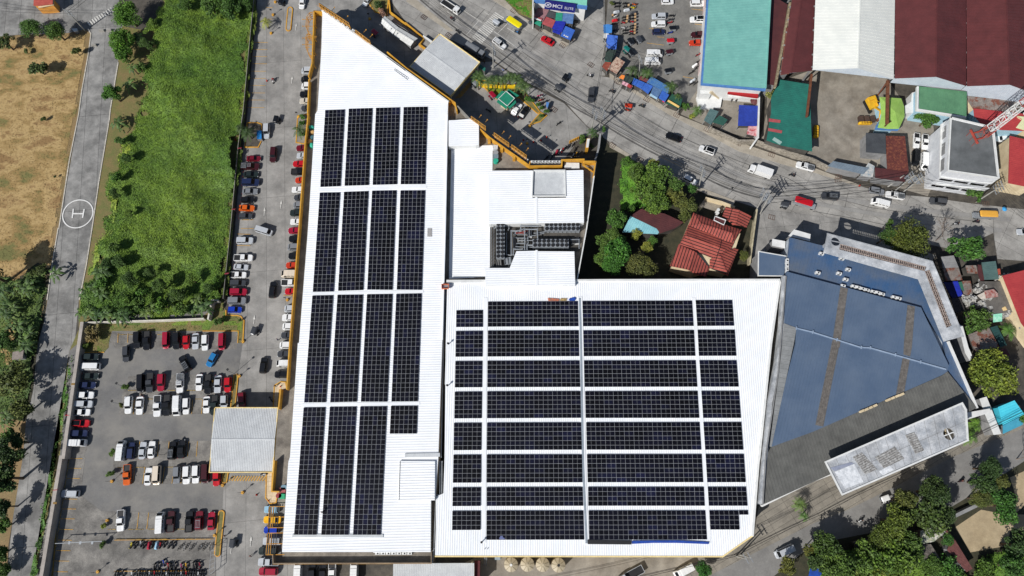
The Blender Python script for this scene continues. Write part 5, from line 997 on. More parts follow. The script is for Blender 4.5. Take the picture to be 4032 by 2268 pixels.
p = PL('E1 1680,45 2195,165 2262,778 1645,688', 12); t = wthing('office_block', 'white three storey office block with grey flat roof', 'building', p); b = MB(); b.prism(p, 0, 11.9); b.obj('wall', mat('white facade', (222,224,226), (206,208,212), sc=.6, dirt=.08), t)
b = MB(); b.prism(inset(p,.5), 11.9, 12.0); b.obj('roof', mat('grey roof deck', (108,111,112), (92,95,96), sc=.3, dirt=.25, fine=.08), t); b = MB(); b.ring(p, .35, 11.8, 12.35); b.obj('roof_rim', WHITEP, t)
q = PL('E1 1560,120 1660,60 1640,690 1545,770', 8.5); b = MB(); b.prism(q, 8.2, 8.5, bottom=True); b.prism(PL('E1 1640,690 2260,790 2180,850 1545,770', 8.5), 8.2, 8.5, bottom=True); b.prism(PL('E1 1530,780 2160,900 2100,930 1500,860', 4.5), 4.2, 4.5, bottom=True); b.obj('balcony_slab', WHITEP, t)
def band(q0, q1, u0, u1, z0, z1, out, m=None):
    a, c = q0.lerp(q1,u0), q0.lerp(q1,u1); g = MB(); g.wall(a+out*.05, c+out*.05, .1, z0, z1); g.obj('window', m or GLASS, t)
def outn(q0, q1, cen): d = q1-q0; n = Vector((-d.y,d.x,0)).normalized(); return n if n.dot(q0-cen) > 0 else -n
cen_ = sum(p, Vector())/4; nf = outn(p[3],p[2],cen_); nl = outn(p[0],p[3],cen_)
for u0, u1 in ((.06,.3),(.36,.62),(.68,.94)):
    for z0 in (6.4,2.2): band(p[3],p[2],u0,u1,z0,z0+.9,nf)
for u0, u1 in ((.08,.3),(.4,.62),(.7,.92)):
    band(p[0],p[3],u0,u1,8.2,10.2,nl,GREYW)  # flat grey bands paint the recesses of the left face, no panes
for k in range(3): q = W('E1',1600,190+k*215,9); ac(q, 1.57, 8.5, '%s white condenser from the top on the office block side' % ORD[k], 'office block condensers')
bld('shed', 'dark grey roofed shed beside the rusty maroon roof', 'shed', 'E1 650,225 888,238 895,482 652,460', 4.5, DKGREY, GREYW, dirof('E1 650,225 652,460')); bld('shed', 'rusty maroon shed roof behind the parked white pickups', 'shed', 'E1 888,262 1125,265 1170,695 908,665', 4.2, mat('rusty maroon', (100,48,42), (84,38,34), sc=.8, rust=(122,70,50), rsc=1.2, fine=.15), GREYW, dirof('E1 888,262 1125,265')); bld('shed', 'smooth maroon shed roof beside the main road kerb', 'shed', 'E1 760,648 1172,698 1122,822 762,772', 3.8, MAROON2, GREYW, dirof('E1 760,648 762,772'))
bld('awning', 'blue grey ribbed gate awning at the roadside', 'awning', 'E1 250,570 685,655 620,730 182,630', 3.6, mat('blue grey sheet', (120,134,146), (104,118,130), sc=.6), GREYW, dirof('E1 250,570 182,630'), over=.8); bld('gate_post', 'white and blue gate pillar beside the maroon shed', 'pillar', 'E1 680,590 755,630 735,770 660,760 580,740', 3.2, mat('peeling white', (206,200,192), (130,150,160), sc=1.2, fine=.2), GREYW)
bld('house', 'bright red roofed house cut by the right edge', 'house', 'E1 2402,262 2700,330 2700,900 2385,838', 6, REDR, CREAM, dirof('E1 2402,262 2700,330'), rim=None); t = bld('house', 'red roofed house under the lattice tower', 'house', 'E0 1960,1320 2700,1400 2700,1600 E1 2300,190 2060,120 1970,20', 5, REDR, BLUEW, dirof('E0 1960,1320 2576,1400')); bld('house', 'pale yellow roofed house right of the lattice tower', 'house', 'E0 2560,1449 E1 2490,20 2700,40 2700,230 2480,160', 5.5, mat('pale yellow sheet', (222,222,176), (206,206,160)), CREAM)
bld('shed', 'rusted streaky roof under the rightmost warehouse', 'shed', 'E0 1885,1170 2500,1235 2480,1390 1960,1330 1900,1240', 4.5, RUSTY, CREAM, dirof('E0 1885,1170 1900,1240'))
bld('shed', 'grey asbestos roof strip behind the green roofed office', 'shed', 'E0 1420,1010 1872,1050 1865,1110 1415,1065', 6.5, GREYW, CREAM)
# rusty gantry and its braces
t = wthing('gantry', 'rusty steel gantry beam standing over the lime canopy', 'gantry', PL('E0 910,1200')); b = MB(); a0, a1 = W('E0',915,985,7.5), W('E1',905,115,7.5); b.bar(a0, a1, .8, .6)
for a, c in ((W('E0',915,985,7.5), W('E0',790,1165,0)), (W('E1',905,115,7.5), W('E1',830,210,0)), (W('E1',905,115,7.5), W('E1',1010,50,3)), (W('E0',915,985,7.5), W('E0',960,1000,0))): b.bar(a, c, .35)
b.obj('beam', RUSTST, t); t = wthing('gantry', 'rusty steel gantry beam along the teal green shed', 'gantry', PL('D0 2550,1200')); b = MB(); b.bar(W('D0',2560,945,7), W('D1',2500,30,7), .6, .6); b.bar(W('D0',2560,945,7), W('D0',2520,1020,0), .3); b.bar(W('D1',2500,30,7), W('D1',2440,50,0), .4); b.obj('beam', RUSTST, t)
# excavator
p = W('E0',720,1280,1); t = thing('excavator', 'yellow excavator parked beside the lime canopy', 'excavator', (p.x,p.y,0), -1.25); b = MB(); b.box((-.3,0,1.7),(3.4,2.6,1.3)); b.box((-1.4,0,2.3),(1.2,2.4,.8)); b.box((.9,.85,2.4),(1.3,.9,1.2)); b.obj('body', mat('machine yellow', (226,178,30), (200,150,24), sc=1.5), t)
b = MB()
for s in (-1,1): b.box((0,s*1.25,.5),(4.2,.6,.95))
b.obj('track', RUBBER, t); b = MB(); b.bar((1.2,-.3,2.0),(3.4,-.3,3.6),.4); b.bar((3.4,-.3,3.6),(5.0,-.3,1.6),.3); b.obj('boom', MATS['machine yellow'], t); b = MB(); b.box((5.1,-.3,1.1),(.8,1.1,.9)); b.obj('bucket', RUSTST, t); b = MB(); b.box((.9,.85,3.02),(1.1,.75,.05)); b.obj('cab_roof', BLACK, t)
for tt, x, y, a, lab in (('E1',40,210,80,'yellow machine counterweight lying by the teal shed'),('E1',640,110,0,'yellow steel frame on the yard beside the lime canopy')):
    p = W(tt,x,y,.5); t = thing('machine_part', lab, 'machine part', (p.x,p.y,0), math.radians(a)); b = MB(); loft(b, [(outline(-2,2,.7 if a else .35,.5,.3,3),0),(outline(-2,2,.75 if a else .4,.5,.3,3),.8),(outline(-1.7,1.7,.5 if a else .3,.4,.3,3),1.1)]); b.obj('body', MATS['machine yellow'], t); b = MB(); 
    for k in range(4): b.box((-1.2+k*.8,0,1.14),(.1,.9,.08))
    b.obj('rib', RUSTST, t)
p = PL('E1 560,10 770,0 775,110 560,100', 1); t = wthing('scrap_pile', 'dark brown scrap bins below the excavator', 'scrap', p); b = MB(); 
for k in range(3): q = p[0].lerp(p[1], k/3+.15).lerp(p[3].lerp(p[2], k/3+.15), .5); b.box((q.x,q.y,.6),(1.3,1.8,1.2),.1*k)
b.obj('bin', mat('brown bin', (82,62,52), (60,46,40)), t)
# sign building at the top
p = PL('C0 1620,-90 2300,-90 2290,25 1625,-60', 7.5); t = bld('sign_building', 'aqua and blue shop building carrying the MCI ELITE sign', 'building', 'C0 1620,-160 2300,-160 2288,70 1625,-18', 7.5, mat('aqua sheet edge', (130,205,180)), WHITEP); b = MB(); b.wall(*PL('C0 1625,-8 2285,78', 7.4), .4, 6.0, 7.45); b.obj('fascia', BLUEF, t)
a, c = W('C0',1757,10,7.8), W('C0',2145,62,7.8); dv = (c-a).normalized(); rz = math.atan2(dv.y, dv.x); b = MB(); tiltM = Matrix.Rotation(rz,3,'Z')@Matrix.Rotation(math.radians(-20),3,'X'); cen = (a+c)/2+Vector((0,-.5,-.9)); b.box(cen, ((c-a).length, .25, 3.0), R=tiltM); sg = b.obj('sign_board', mat('navy sign', (16,22,104), (14,18,92), rough=.5), t)
def text_mesh(s, size, M, loc, m, parent, name='lettering', sx=1.0):
    cu = bpy.data.curves.new(name, 'FONT'); cu.body = s; cu.size = size; cu.extrude = .03; cu.align_x = 'LEFT'; cu.offset = size*.008; o = bpy.data.objects.new(name, cu); COL.objects.link(o)
    bpy.context.view_layer.update(); me = bpy.data.meshes.new_from_object(o.evaluated_get(bpy.context.evaluated_depsgraph_get())); bpy.data.objects.remove(o)
    o0 = Vector(parent['_o']) if parent.get('_o') is not None else Vector(); me.transform(M.to_4x4()@Matrix.Diagonal((sx,1,1,1))); me.materials.clear(); me.materials.append(m)
    q = bpy.data.objects.new(name, me); COL.objects.link(q); q.parent = parent; q.location = Vector(loc)-o0; return q
TM = tiltM@Matrix.Rotation(math.pi/2,3,'X'); L = (c-a).length; ux = tiltM@Vector((1,0,0)); uz = tiltM@Vector((0,0,1)); uy = tiltM@Vector((0,-1,0))
text_mesh('MCI', 1.6, TM, cen-ux*(L*.25)-uz*.6+uy*.17, mat('sign lettering', (190,192,204), rough=.5, fine=0), sg, sx=1.1); text_mesh('ELITE', 1.1, TM, cen+ux*(L*.15)-uz*.6+uy*.17, MATS['sign lettering'], sg, sx=1.05)
b = MB(); oc = cen-ux*(L*.39)+uy*.16; n = 20
for r0, r1 in ((.62,.85),(.0,.3)):
    for k in range(n):
        q0, q1 = 2*math.pi*k/n, 2*math.pi*(k+1)/n; f = lambda r, q: oc+ux*(r*1.25*math.cos(q))+uz*(r*math.sin(q)); b.face([f(r0,q0),f(r1,q0),f(r1,q1),f(r0,q1)][::-1])
b.bar(oc-ux*.7-uz*.4, oc+ux*.7+uz*.4, .16, .05); b.obj('emblem', MATS['sign lettering'], sg)
# roadside stalls
def stall(label, s, h, m, group=None, d=None, name='market_stall', wallm=None):
    p = PL(s, h); t = wthing(name, label, 'stall', p, group); c = sum(p, Vector())/len(p); b = MB(); b.prism(p, h-.08, h)
    if d is not False: ribs(b, p, p[1]-p[0], .55, lambda q: h, .08, .05)
    b.obj('roof', m, t)
    for q in p: q = q.lerp(c,.12); b = MB(); b.box((q.x,q.y,h/2), (.14,.14,h-.1)); b.obj('post', GREYW, t)
    b = MB(); b.prism([q.lerp(c,.3) for q in p], 0, h*.55); b.obj('counter', wallm or DARKLEDGE, t); return t
stall('dusty pink wide stall roof beside the green verge', 'K 1040,205 1375,345 1175,715 850,640 870,520 940,400', 3.4, DUSTY); stall('grey corrugated stall roof under the sign building', 'K 1055,170 1430,200 1375,335 1035,212', 3.6, GREYW); stall('teal awning at the left end of the stalls', 'K 828,640 1135,742 1092,890 805,735', 2.6, TEALAW); stall('red stall roof between teal and deep blue stalls', 'K 1258,543 1602,685 1480,935 1145,800 1200,640', 3.1, REDST); stall('dark slate lean-to behind the red stall', 'K 1385,345 1600,420 1590,630 1240,540', 3.3, DKGREY)
stall('deep blue stall with folded front flap', 'K 1620,678 1955,730 1805,1085 1478,955', 3.2, DBLUE); stall('lower deep blue flap hanging below the deep blue stall', 'K 1500,985 1765,1085 1745,1165 1495,1070', 2.2, DBLUE); stall('plain blue corner stall with white sign plate', 'K 1932,868 2252,1012 2092,1345 1757,1205', 3, BLUEST); stall('green and blue tarpaulin shelter behind the corner stall', 'K 1612,422 1835,435 1815,700 1588,690', 3.3, TEALAW); stall('faded blue tarpaulin shelter beside the teal tarpaulin', 'K 1835,435 2212,470 2175,800 1980,780 1815,700', 3.2, mat('faded blue', (92,128,176), (76,110,160), sc=1.2, fine=.15))
b = MB(); t = wthing('shop_sign', 'red and white shop board above the teal awning', 'sign', PL('K 1010,620')); b.bar(W('K',880,575,3.7), W('K',1140,670,3.7), .9, .12); b.obj('board', REDST, t); b = MB(); b.bar(W('K',890,605,3.8), W('K',1110,690,3.8), .45, .1); b.obj('lettering_strip', WHITEP, t)
t = wthing('shop_sign', 'small white plates on the blue corner stall', 'sign', PL('K 1950,1210')); b = MB()
for x, y in ((1890,1180),(1950,1215),(2000,1235)): q = W('K',x,y,3.2); b.box((q.x,q.y,3.15),(.4,.35,.08))
b.obj('plate', WHITEP, t)
b = MB(); t = wthing('folding_shelter', 'cream canvas entrance shelter below the sign', 'shelter', PL('K 1720,280')); b.prism(PL('K 1640,290 1760,210 1770,380 1700,370', 3.4), 3.2, 3.4); b.obj('canvas', CREAM, t); t = wthing('folding_shelter', 'slanted navy awning leading from the sign to the stalls', 'shelter', PL('K 1950,300')); b = MB(); b.prism(PL('K 1850,270 2150,190 2150,250 1880,380 1770,380 1770,250', 4), 3.8, 4); b.obj('canvas', mat('navy canvas', (52,76,124), (42,64,108), sc=1), t)
p = W('K',760,780,1.5); t = thing('parasol', 'small dark parasol at the pavement kerb left of the teal awning', 'parasol', (p.x,p.y,0)); b = MB(); b.cyl((0,0,1.9),(0,0,2.3),.8,.05,n=8); b.obj('canopy', DKGREY, t); b = MB(); b.cyl((0,0,0),(0,0,1.9),.04); b.obj('pole', STEEL, t)
p = W('D0',1838,1282,2); t = thing('parasol', 'round maroon parasol beside the blue shop awning', 'parasol', (p.x,p.y,0)); b = MB(); b.cyl((0,0,2.1),(0,0,2.7),1.3,.05,n=10); b.obj('canopy', MAROON, t); b = MB(); b.cyl((0,0,0),(0,0,2.1),.05); b.obj('pole', STEEL, t)
p = W('D0',690,1285,1.5); t = thing('parasol', 'bright pink parasol at the roadside beside the green stall', 'parasol', (p.x,p.y,0)); b = MB(); b.cyl((0,0,1.8),(0,0,2.2),.55,.05,n=8); b.obj('canopy', mat('hot pink', (214,24,80)), t); b = MB(); b.cyl((0,0,0),(0,0,1.8),.04); b.obj('pole', STEEL, t)
p = W('E1',2330,1160,1.5); t = thing('parasol', 'sky blue parasol over the street vendor cart at the right', 'parasol', (p.x,p.y,0)); b = MB(); b.cyl((0,0,1.8),(0,0,2.2),.7,.05,n=8); b.obj('canopy', mat('sky blue', (60,160,220)), t); b = MB(); b.cyl((0,0,0),(0,0,1.8),.04); b.obj('pole', STEEL, t)
for lab, s, h, m in (('small blue gabled stall at the street corner','N 110,415 190,405 258,420 252,545 200,560 118,550',3,mat('light blue sheet',(66,134,200),(54,118,186),sc=1)),('white stall below the blue gabled stall','N 120,560 195,552 210,580 150,650 112,630',2.6,WHITEP),('large blue tarpaulin stall left of the dark shelters','N 175,578 352,600 325,832 150,805',3,mat('tarp blue',(70,116,204),(58,100,188),sc=1.3,fine=.14)),('dark net shelter below the large blue tarpaulin','N 195,812 332,832 245,1045 130,1000 150,880',2.8,NETTING),('small green tarpaulin stall by the leaning pole','N 130,980 232,925 222,1050 140,1045',2.5,GREENR),('rusty roofed corner hut','N 142,1035 245,1050 172,1192 82,1112',2.6,mat('rust hut',(150,74,56),(124,60,46),sc=1,fine=.2)),('weathered plank roofed hut at the corner','N 332,952 472,1040 332,1242 182,1150',3,PLANK),
 ('small orange stall beside the palms','D0 155,948 195,960 180,1010 118,985',2.5,mat('orange sheet',(236,140,60),(220,124,50))),('dark green net stall under the palms','D0 205,950 320,985 252,1062 175,1010',2.7,NETTING),('pink and white signed stall on the pavement','D0 168,1025 242,1058 218,1095 150,1062',2.5,mat('pink sheet',(220,170,180),(204,150,164))),('small red stall on the pavement','D0 244,1062 292,1092 270,1122 218,1092',2.5,REDR),('maroon roofed stall under the wire pole','D0 392,958 512,1012 492,1052 372,1002',3,mat('dusty maroon',(124,64,68),(108,54,58))),
 ('first bright blue stall of the pavement row','D0 312,988 452,1050 396,1122 282,1062',2.9,BLUEST),('second bright blue stall of the pavement row','D0 455,1052 552,1092 490,1192 398,1122',2.9,BLUEST),('grey blue roofed stall inside the blue row','D0 554,1092 668,1142 610,1242 522,1182',2.9,mat('slate blue',(88,120,158),(74,104,144),sc=1,fine=.15)),('last bright blue stall of the pavement row','D0 670,1142 756,1202 702,1292 620,1242',2.9,BLUEST),('long patched blue roof behind the stall row','D0 532,968 762,1102 742,1182 470,1042',3.4,mat('patched blue',(52,104,168),(84,124,160),sc=1.2,fine=.2)),('dark green stall with yellow sign beam','D0 792,1190 928,1245 892,1382 708,1310',3,mat('bottle green',(34,84,66),(28,72,58),sc=1))):
    stall(lab, s, h, m)
b = MB(); t = wthing('sign_beam', 'yellow painted sign beam across the dark green stall', 'sign', PL('D0 810,1320')); b.bar(W('D0',740,1275,3.4), W('D0',882,1358,3.4), .5, .3); b.obj('board', mat('sign yellow', (240,200,120)), t)
b = MB(); t = wthing('shop_sign', 'pale blue sign board under the grey blue stall', 'sign', PL('D0 560,1225')); b.bar(W('D0',515,1195,2.6), W('D0',608,1245,2.6), .9, .12); b.obj('board', mat('pale sky', (170,205,225)), t)
stall('glass roofed dark kiosk at the road bend', 'D0 1275,1375 1385,1412 D1 1330,60 1285,130 1195,75', 3.2, mat('sea glass', (96,122,120), (80,104,104), rough=.25)); stall('dark green roofed kiosk at the road bend', 'D1 1395,12 1498,68 1445,142 1300,100', 3, mat('kiosk green', (40,88,76), (34,76,66))); stall('royal blue tarpaulin awning against the white wall bar', 'D0 1642,1330 1882,1342 D1 1868,150 1628,145', 3.2, mat('royal blue', (38,64,160), (30,52,138), sc=.8)); stall('red and white cloth stall beside the white wall bar', 'D1 1760,150 1870,130 1860,280 1740,250', 2.4, mat('red cloth', (170,50,60), (214,180,180), sc=1.2))
# forecourt guard hut with three canopies
p = PL('C0 1265,1158 1372,1248 1280,1345 1168,1255', 4.2); t = wthing('guard_hut', 'green square guard hut with white trimmed roof in the forecourt', 'hut', p); GRN = mat('hut green', (20,134,104), (18,118,94), sc=1); b = MB(); c = sum(p, Vector())/4; b.prism(p, 4, 4.2)
for s in ('1300,1128 1430,1210 1370,1250 1265,1158','1205,1150 1265,1158 1168,1255 1128,1240','1168,1255 1280,1345 1270,1385 1145,1290','1372,1248 1395,1300 1310,1380 1280,1345'): b.prism(PL('C0 '+s, 3.4), 3.2, 3.35)
b.obj('roof', GRN, t); b = MB(); strip(b, p, .14, 4.15, 4.35, True); b.obj('roof_trim', WHITEP, t); b = MB(); b.prism([q.lerp(c,.25) for q in p], 0, 4, top=False); b.obj('wall', CREAM, t)
t = bld('guard_hut', 'orange walled guardhouse with red tiled roof at the gate', 'hut', 'A0 428,-40 668,-40 668,50 500,72 424,70', 4.2, mat('red tiles', (180,84,72), (160,70,60), sc=1, fine=.2), mat('orange wall', (226,160,72), (206,140,60)), dirof('A0 430,0 668,0')); b = MB(); strip(b, PL('A0 498,88 670,55 668,-30', 3.7), .5, 3.5, 3.75); b.obj('ledge', CREAM, t); g = MB(); q = W('A0',640,110,2); g.box((q.x,q.y+.5,1.8),(1.4,1,1.1)); g.obj('window', GLASS, t)
bld('guard_booth', 'small white flat booth beside the gate pole', 'booth', 'A0 905,362 975,358 985,395 935,400', 1.2, WHITEP, GREYW, over=.05); 
for k, (x, y) in enumerate(((1290,388),(1385,385),(1190,572))):
    p = W('A0',x,y,.4); t = thing('concrete_barrier', '%s concrete road barrier on the field road' % ['upper left','upper right','lower'][k], 'barrier', (p.x,p.y,0)); b = MB(); b.box((0,0,.4),(1.5,.45,.8)); b.box((0,0,.12),(1.6,.7,.24)); b.obj('block', CONC, t)
# creek houses
CYR = mat('faded cyan sheet', (150,208,214), (130,190,200), sc=.6, dirt=.1)
t = bld('house', 'old house with faded cyan and dark maroon roof among the creek trees', 'house', 'D1 265,1290 600,1449 650,1460 D2 655,10 610,70 420,60 165,45', 4, CYR, DARKLEDGE, dirof('D1 265,1290 D2 165,45')); bld('house', 'dark maroon roofed house behind the creek trees', 'house', 'D1 400,1200 700,1260 940,1370 820,1449 D2 640,60 600,0 D1 270,1285', 4.3, MAROON2, DARKLEDGE, dirof('D1 400,1200 940,1370'))
TILE_ = mat('clay tile roof', (172,84,72), (142,66,58), sc=.5, fine=.15, joints=(.8,30,.12), jrot=.36, jcol=(1.5,1.4,1.35)); TILEB = mat('clay tile roof b', (176,88,74), (146,68,60), sc=.5, fine=.15, joints=(30,.8,.12), jrot=.36, jcol=(1.5,1.4,1.35))
def hip(t, s, z, rs, rise, m, name='roof'):
    """roof faces from eave polygon to a ridge segment"""
    p = PL(s, z); r = PL(rs, z+rise); b = MB(); n = len(p)
    for k in range(n):
        a, c = p[k], p[(k+1)%n]; ra = min(r, key=lambda q: (q-a).length); rc = min(r, key=lambda q: (q-c).length)
        b.face([a, c, rc] if ra is rc else [a, c, rc, ra])
        b.bar(a, ra, .22, .14)
    if len(r) > 1: b.bar(r[0]+Vector((0,0,.06)), r[1]+Vector((0,0,.06)), .25, .12)
    b.obj(name, m, t); return p
t = wthing('tiled_house', 'large red clay tiled house with several hipped roofs', 'house', PL('D2 1200,300', 5)); b = MB(); b.prism(PL('D1 1070,1260 1460,1410 1560,1449 D2 1660,60 1600,250 1480,560 1250,520 1070,570 790,480 900,220', 4.6), 0, 4.5, top=True); b.obj('wall', CREAM, t)
hip(t, 'D1 1065,1250 1500,1410 D2 1672,15 1570,180 1480,160 1265,62 1000,-40', 5.2, 'D1 1160,1385 D2 1560,60', 1.3, TILE_); hip(t, 'D2 1000,-45 1575,185 1500,360 1310,380 1090,290 885,210', 5, 'D2 980,80 1460,270', 1.0, TILEB); hip(t, 'D2 872,205 1095,290 1262,505 1225,610 1090,582 1000,525 768,470', 5, 'D2 1090,300 1010,520', 1.1, TILE_); hip(t, 'D2 1355,305 1590,250 1632,265 1500,600 1265,500 1270,400', 4.8, 'D2 1400,330 1485,555', 1.2, TILEB)
hip(t, 'D1 1475,1175 1640,1205 1795,1300 1740,1430 1560,1400 1430,1290', 5.4, 'D1 1645,1215 1600,1395', 1.0, TILEB); b = MB(); b.prism(PL('D1 1340,1290 1475,1340 1450,1400 1325,1340', 6.6), 4.5, 6.5); b.obj('terrace_wall', MAROON2, t); b = MB(); b.ring(PL('D1 1340,1290 1475,1340 1450,1400 1325,1340', 6.8), .15, 6.5, 6.8); b.obj('terrace_rim', WHITEP, t)
p = W('D1',1370,1225,2); t = thing('water_drum', 'white round drums on the courtyard of the tiled house', 'drum', (p.x,p.y,0)); b = MB(); b.cyl((0,0,0),(0,0,3),.45,n=12); b.cyl((-.2,-.9,0),(-.2,-.9,2.8),.4,n=12); b.obj('drum_shell', WHITEP, t)
wallthing('cream courtyard wall in front of the tiled house', 'D1 1230,1060 1420,1110 1580,1170', 2, .5, CREAM)
bld('courtyard', 'tan paved courtyard slab in front of the tiled house', 'courtyard', 'D1 1200,1075 1230,1060 1480,1150 1430,1250 1140,1170', .25, TANC, TANC, over=.02)
# blue roofed building
BL = mat('blue roof sheet', (93,109,130), (80,98,122), sc=.16, rough=.5, fine=.05, dirt=.05); BL2 = mat('faded blue roof', (92,102,116), (54,88,128), sc=.1, rough=.5, fine=.08); SLAB = mat('weathered pale concrete', (206,208,210), (160,165,171), sc=.45, dirt=.35, fine=.2); CORR = mat('dark corrugated roof', (104,104,100), (88,88,85), sc=.4, dirt=.15, fine=.1); BROWNSTRIP = mat('weathered brown sheets', (116,111,106), (88,84,80), sc=1.2, fine=.3)
bb = wthing('blue_roof_building', 'large blue roofed hall with concrete slabs and dark corrugated edge', 'building', PL('E2 600,1200', 8)); rd = dirof('D3 2340,0 2040,1320', 9)
core = 'D2 2290,112 E2 150,215 1300,600 1640,1370 E3 1700,50 2000,790 1830,880 D4 1945,545 1890,530 D2 2240,600'
b = MB(); b.prism(PL(core, 8.6), 0, 8.6); b.obj('wall', mat('bluish wall', (190,196,202), (160,168,176), dirt=.2), bb)
n1 = PL('D2 2290,112 E2 150,215 135,290 1300,610 1610,1370 E3 1660,0 2002,785 1900,700 1640,330 1600,-20 E2 1322,965 D2 2250,548', 9.6); flat_roof(bb, n1, 9.6, BL2, rd, .9, .9, 'roof')
m1 = PL('D2 2248,545 E2 1320,962 E3 1662,278 1640,350 1580,392 0,1085 D3 2050,1320 2180,700 2360,0 D2 2365,1260 2215,1200', 10.6); b = MB(); b.prism(m1, 9.4, 10.6); ribs(b, m1, rd, .75, lambda q: 10.6, .1, .06); b.obj('roof', BL, bb)
g1 = PL('E3 1580,395 1640,350 1640,345 2000,792 1885,850 D4 1945,545 1990,-10 D3 2010,1390 2050,1320 E3 0,1085', 10.2); flat_roof(bb, g1, 10.2, CORR, PL('D3 2300,1449 2200,1100',10)[1]-PL('D3 2300,1449 2200,1100',10)[0], .8, .6, 'lower_roof', .14, .1)
lft = PL('D2 2215,1205 2368,1262 D3 2335,0 2050,1320 2030,1310 2190,0', 10.5); flat_roof(bb, lft, 10.72, mat('grey flashed roof', (140,142,142), (120,122,122), sc=.5), PL('D3 2200,100 2330,120',10)[1]-PL('D3 2200,100 2330,120',10)[0], 1.2, .3, 'edge_roof', .14, .08)
for s in ('E2 340,710 430,730 330,1449 235,1449 E3 240,0','E2 1158,930 1248,950 1210,1449 E3 1190,165 1110,140 E2 1115,1400'): b = MB(); b.prism(PL(s, 10.75), 10.6, 10.7); b.obj('roof_strip', BROWNSTRIP, bb)
for s in ('E3 240,-20 335,-20 130,1020 35,1000','E3 1100,185 1185,205 1115,610 1018,625'): b = MB(); q = PL(s, 10.75); b.prism(q, 10.6, 10.71); ribs(b, q, q[2]-q[1], .5, lambda z: 10.71, .12, .08); b.obj('roof_strip', BROWNSTRIP, bb)
b = MB(); q = PL('D2 2368,1262 E2 0,1262 590,1449 E3 700,60 1620,320', 10.8); strip(b, q, .3, 10.6, 10.85)
for a, c in zip(q[:-1], q[1:]):
    for k in range(max(1,int((c-a).length/5))): r = a.lerp(c, k/max(1,int((c-a).length/5))); b.box((r.x,r.y,10.9),(.25,.8,.3),-.3)
b.obj('ridge_cap', mat('pale ridge cap', (150,166,186), (130,148,170)), bb)
b = MB(); strip(b, PL('D2 2222,620 D3 2185,0 2040,760 D4 1925,510', 10.3), .9, 8, 10.4); b.obj('side_gutter', SLAB, bb); b = MB(); strip(b, PL('D2 2240,610 D3 2140,380 D4 1985,-100 1945,545', 10.9), .15, 10.2, 11); b.obj('side_flashing', GREYW, bb)
b = MB(); strip(b, PL('E3 1660,-10 2005,785', 10.2), .45, 8.5, 10.3); b.obj('edge_trim', WHITEP, bb); b = MB(); strip(b, PL('D4 1945,555 E4 0,292 230,205', 9.5), .5, 8.4, 9.4); b.obj('edge_trim', WHITEP, bb)
s1 = PL('E2 182,60 1460,400 1510,512 1840,1312 1608,1375 1295,612 135,288', 12); b = MB(); b.prism(s1, 11.5, 12, bottom=True); sl1 = b.obj('concrete_slab', SLAB, bb); b = MB(); q = PL('E2 182,60 1460,400 1510,512 1840,1312', 12.3); strip(b, q, .3, 12, 12.25); b.obj('slab_rim', SLAB, bb); 
def cut(o, cutters):
    for fn in cutters:
        k = fn.obj('cutter', SLAB, bb); md = o.modifiers.new('b', 'BOOLEAN'); md.object = k; md.operation = 'DIFFERENCE'; md.solver = 'EXACT'; bpy.context.view_layer.update()
        me = bpy.data.meshes.new_from_object(o.evaluated_get(bpy.context.evaluated_depsgraph_get())); o.modifiers.clear(); o.data = me; bpy.data.objects.remove(k)
for q in (W('E2',175,190,11.6), W('E2',700,330,11.6), W('E2',1250,470,11.6), W('E2',1480,800,11.6), W('E2',1680,1250,11.6)): g = MB(); g.box((q.x,q.y,5.75),(.7,.7,11.5)); g.obj('column', SLAB, bb)
GRATE = mat('rubble strip', (176,160,150), (110,96,90), sc=2.6, fine=.4); GRATE2 = mat('patched sheets', (186,186,184), (120,116,112), sc=2.2, fine=.4)
CUT = []
for s in ('E2 335,185 1390,465 1365,520 325,255','E2 1365,520 1430,500 1700,1180 1630,1210'):
    g = MB(); g.prism(PL(s, 12), 11, 12.6, bottom=True); CUT.append(g); b = MB(); q = PL(s, 12); ribs(b, q, q[3]-q[0], .5, lambda z: 11.85, .3, .12, .0); ribs(b, q, q[1]-q[0], 1.05, lambda z: 11.9, .25, .12); b.obj('skylight_strip', GRATE, bb)
q = W('E2',280,157,12); g = MB(); g.cyl((q.x,q.y,11),(q.x,q.y,12.6),1.2,n=24); CUT.append(g); cut(sl1, CUT); b = MB(); b.box((q.x,q.y,11.9),(2.5,.22,.16),-.2); b.obj('opening_bar', SLAB, bb)
s2 = PL('E3 1820,735 1885,1190 E4 355,455 155,60', 13.8); s2 = PL('E3 1820,735 1865,815 1888,1188 E4 358,455 155,60', 13.8); b = MB(); b.prism(s2, 13.2, 13.8, bottom=True); sl2 = b.obj('concrete_slab', SLAB, bb); g = MB(); q = W('E3',1665,1110,13.8); g.cyl((q.x,q.y,13),(q.x,q.y,14.2),1.45,n=24); cut(sl2, [g]); b = MB(); b.ring(s2, .4, 13.8, 14.0); b.obj('slab_rim', WHITEP, bb)
b = MB(); b.prism([v+(sum(s2,Vector())/len(s2)-v)*.35 for v in s2], 0, 13, top=False); b.obj('wall', CREAM, bb)
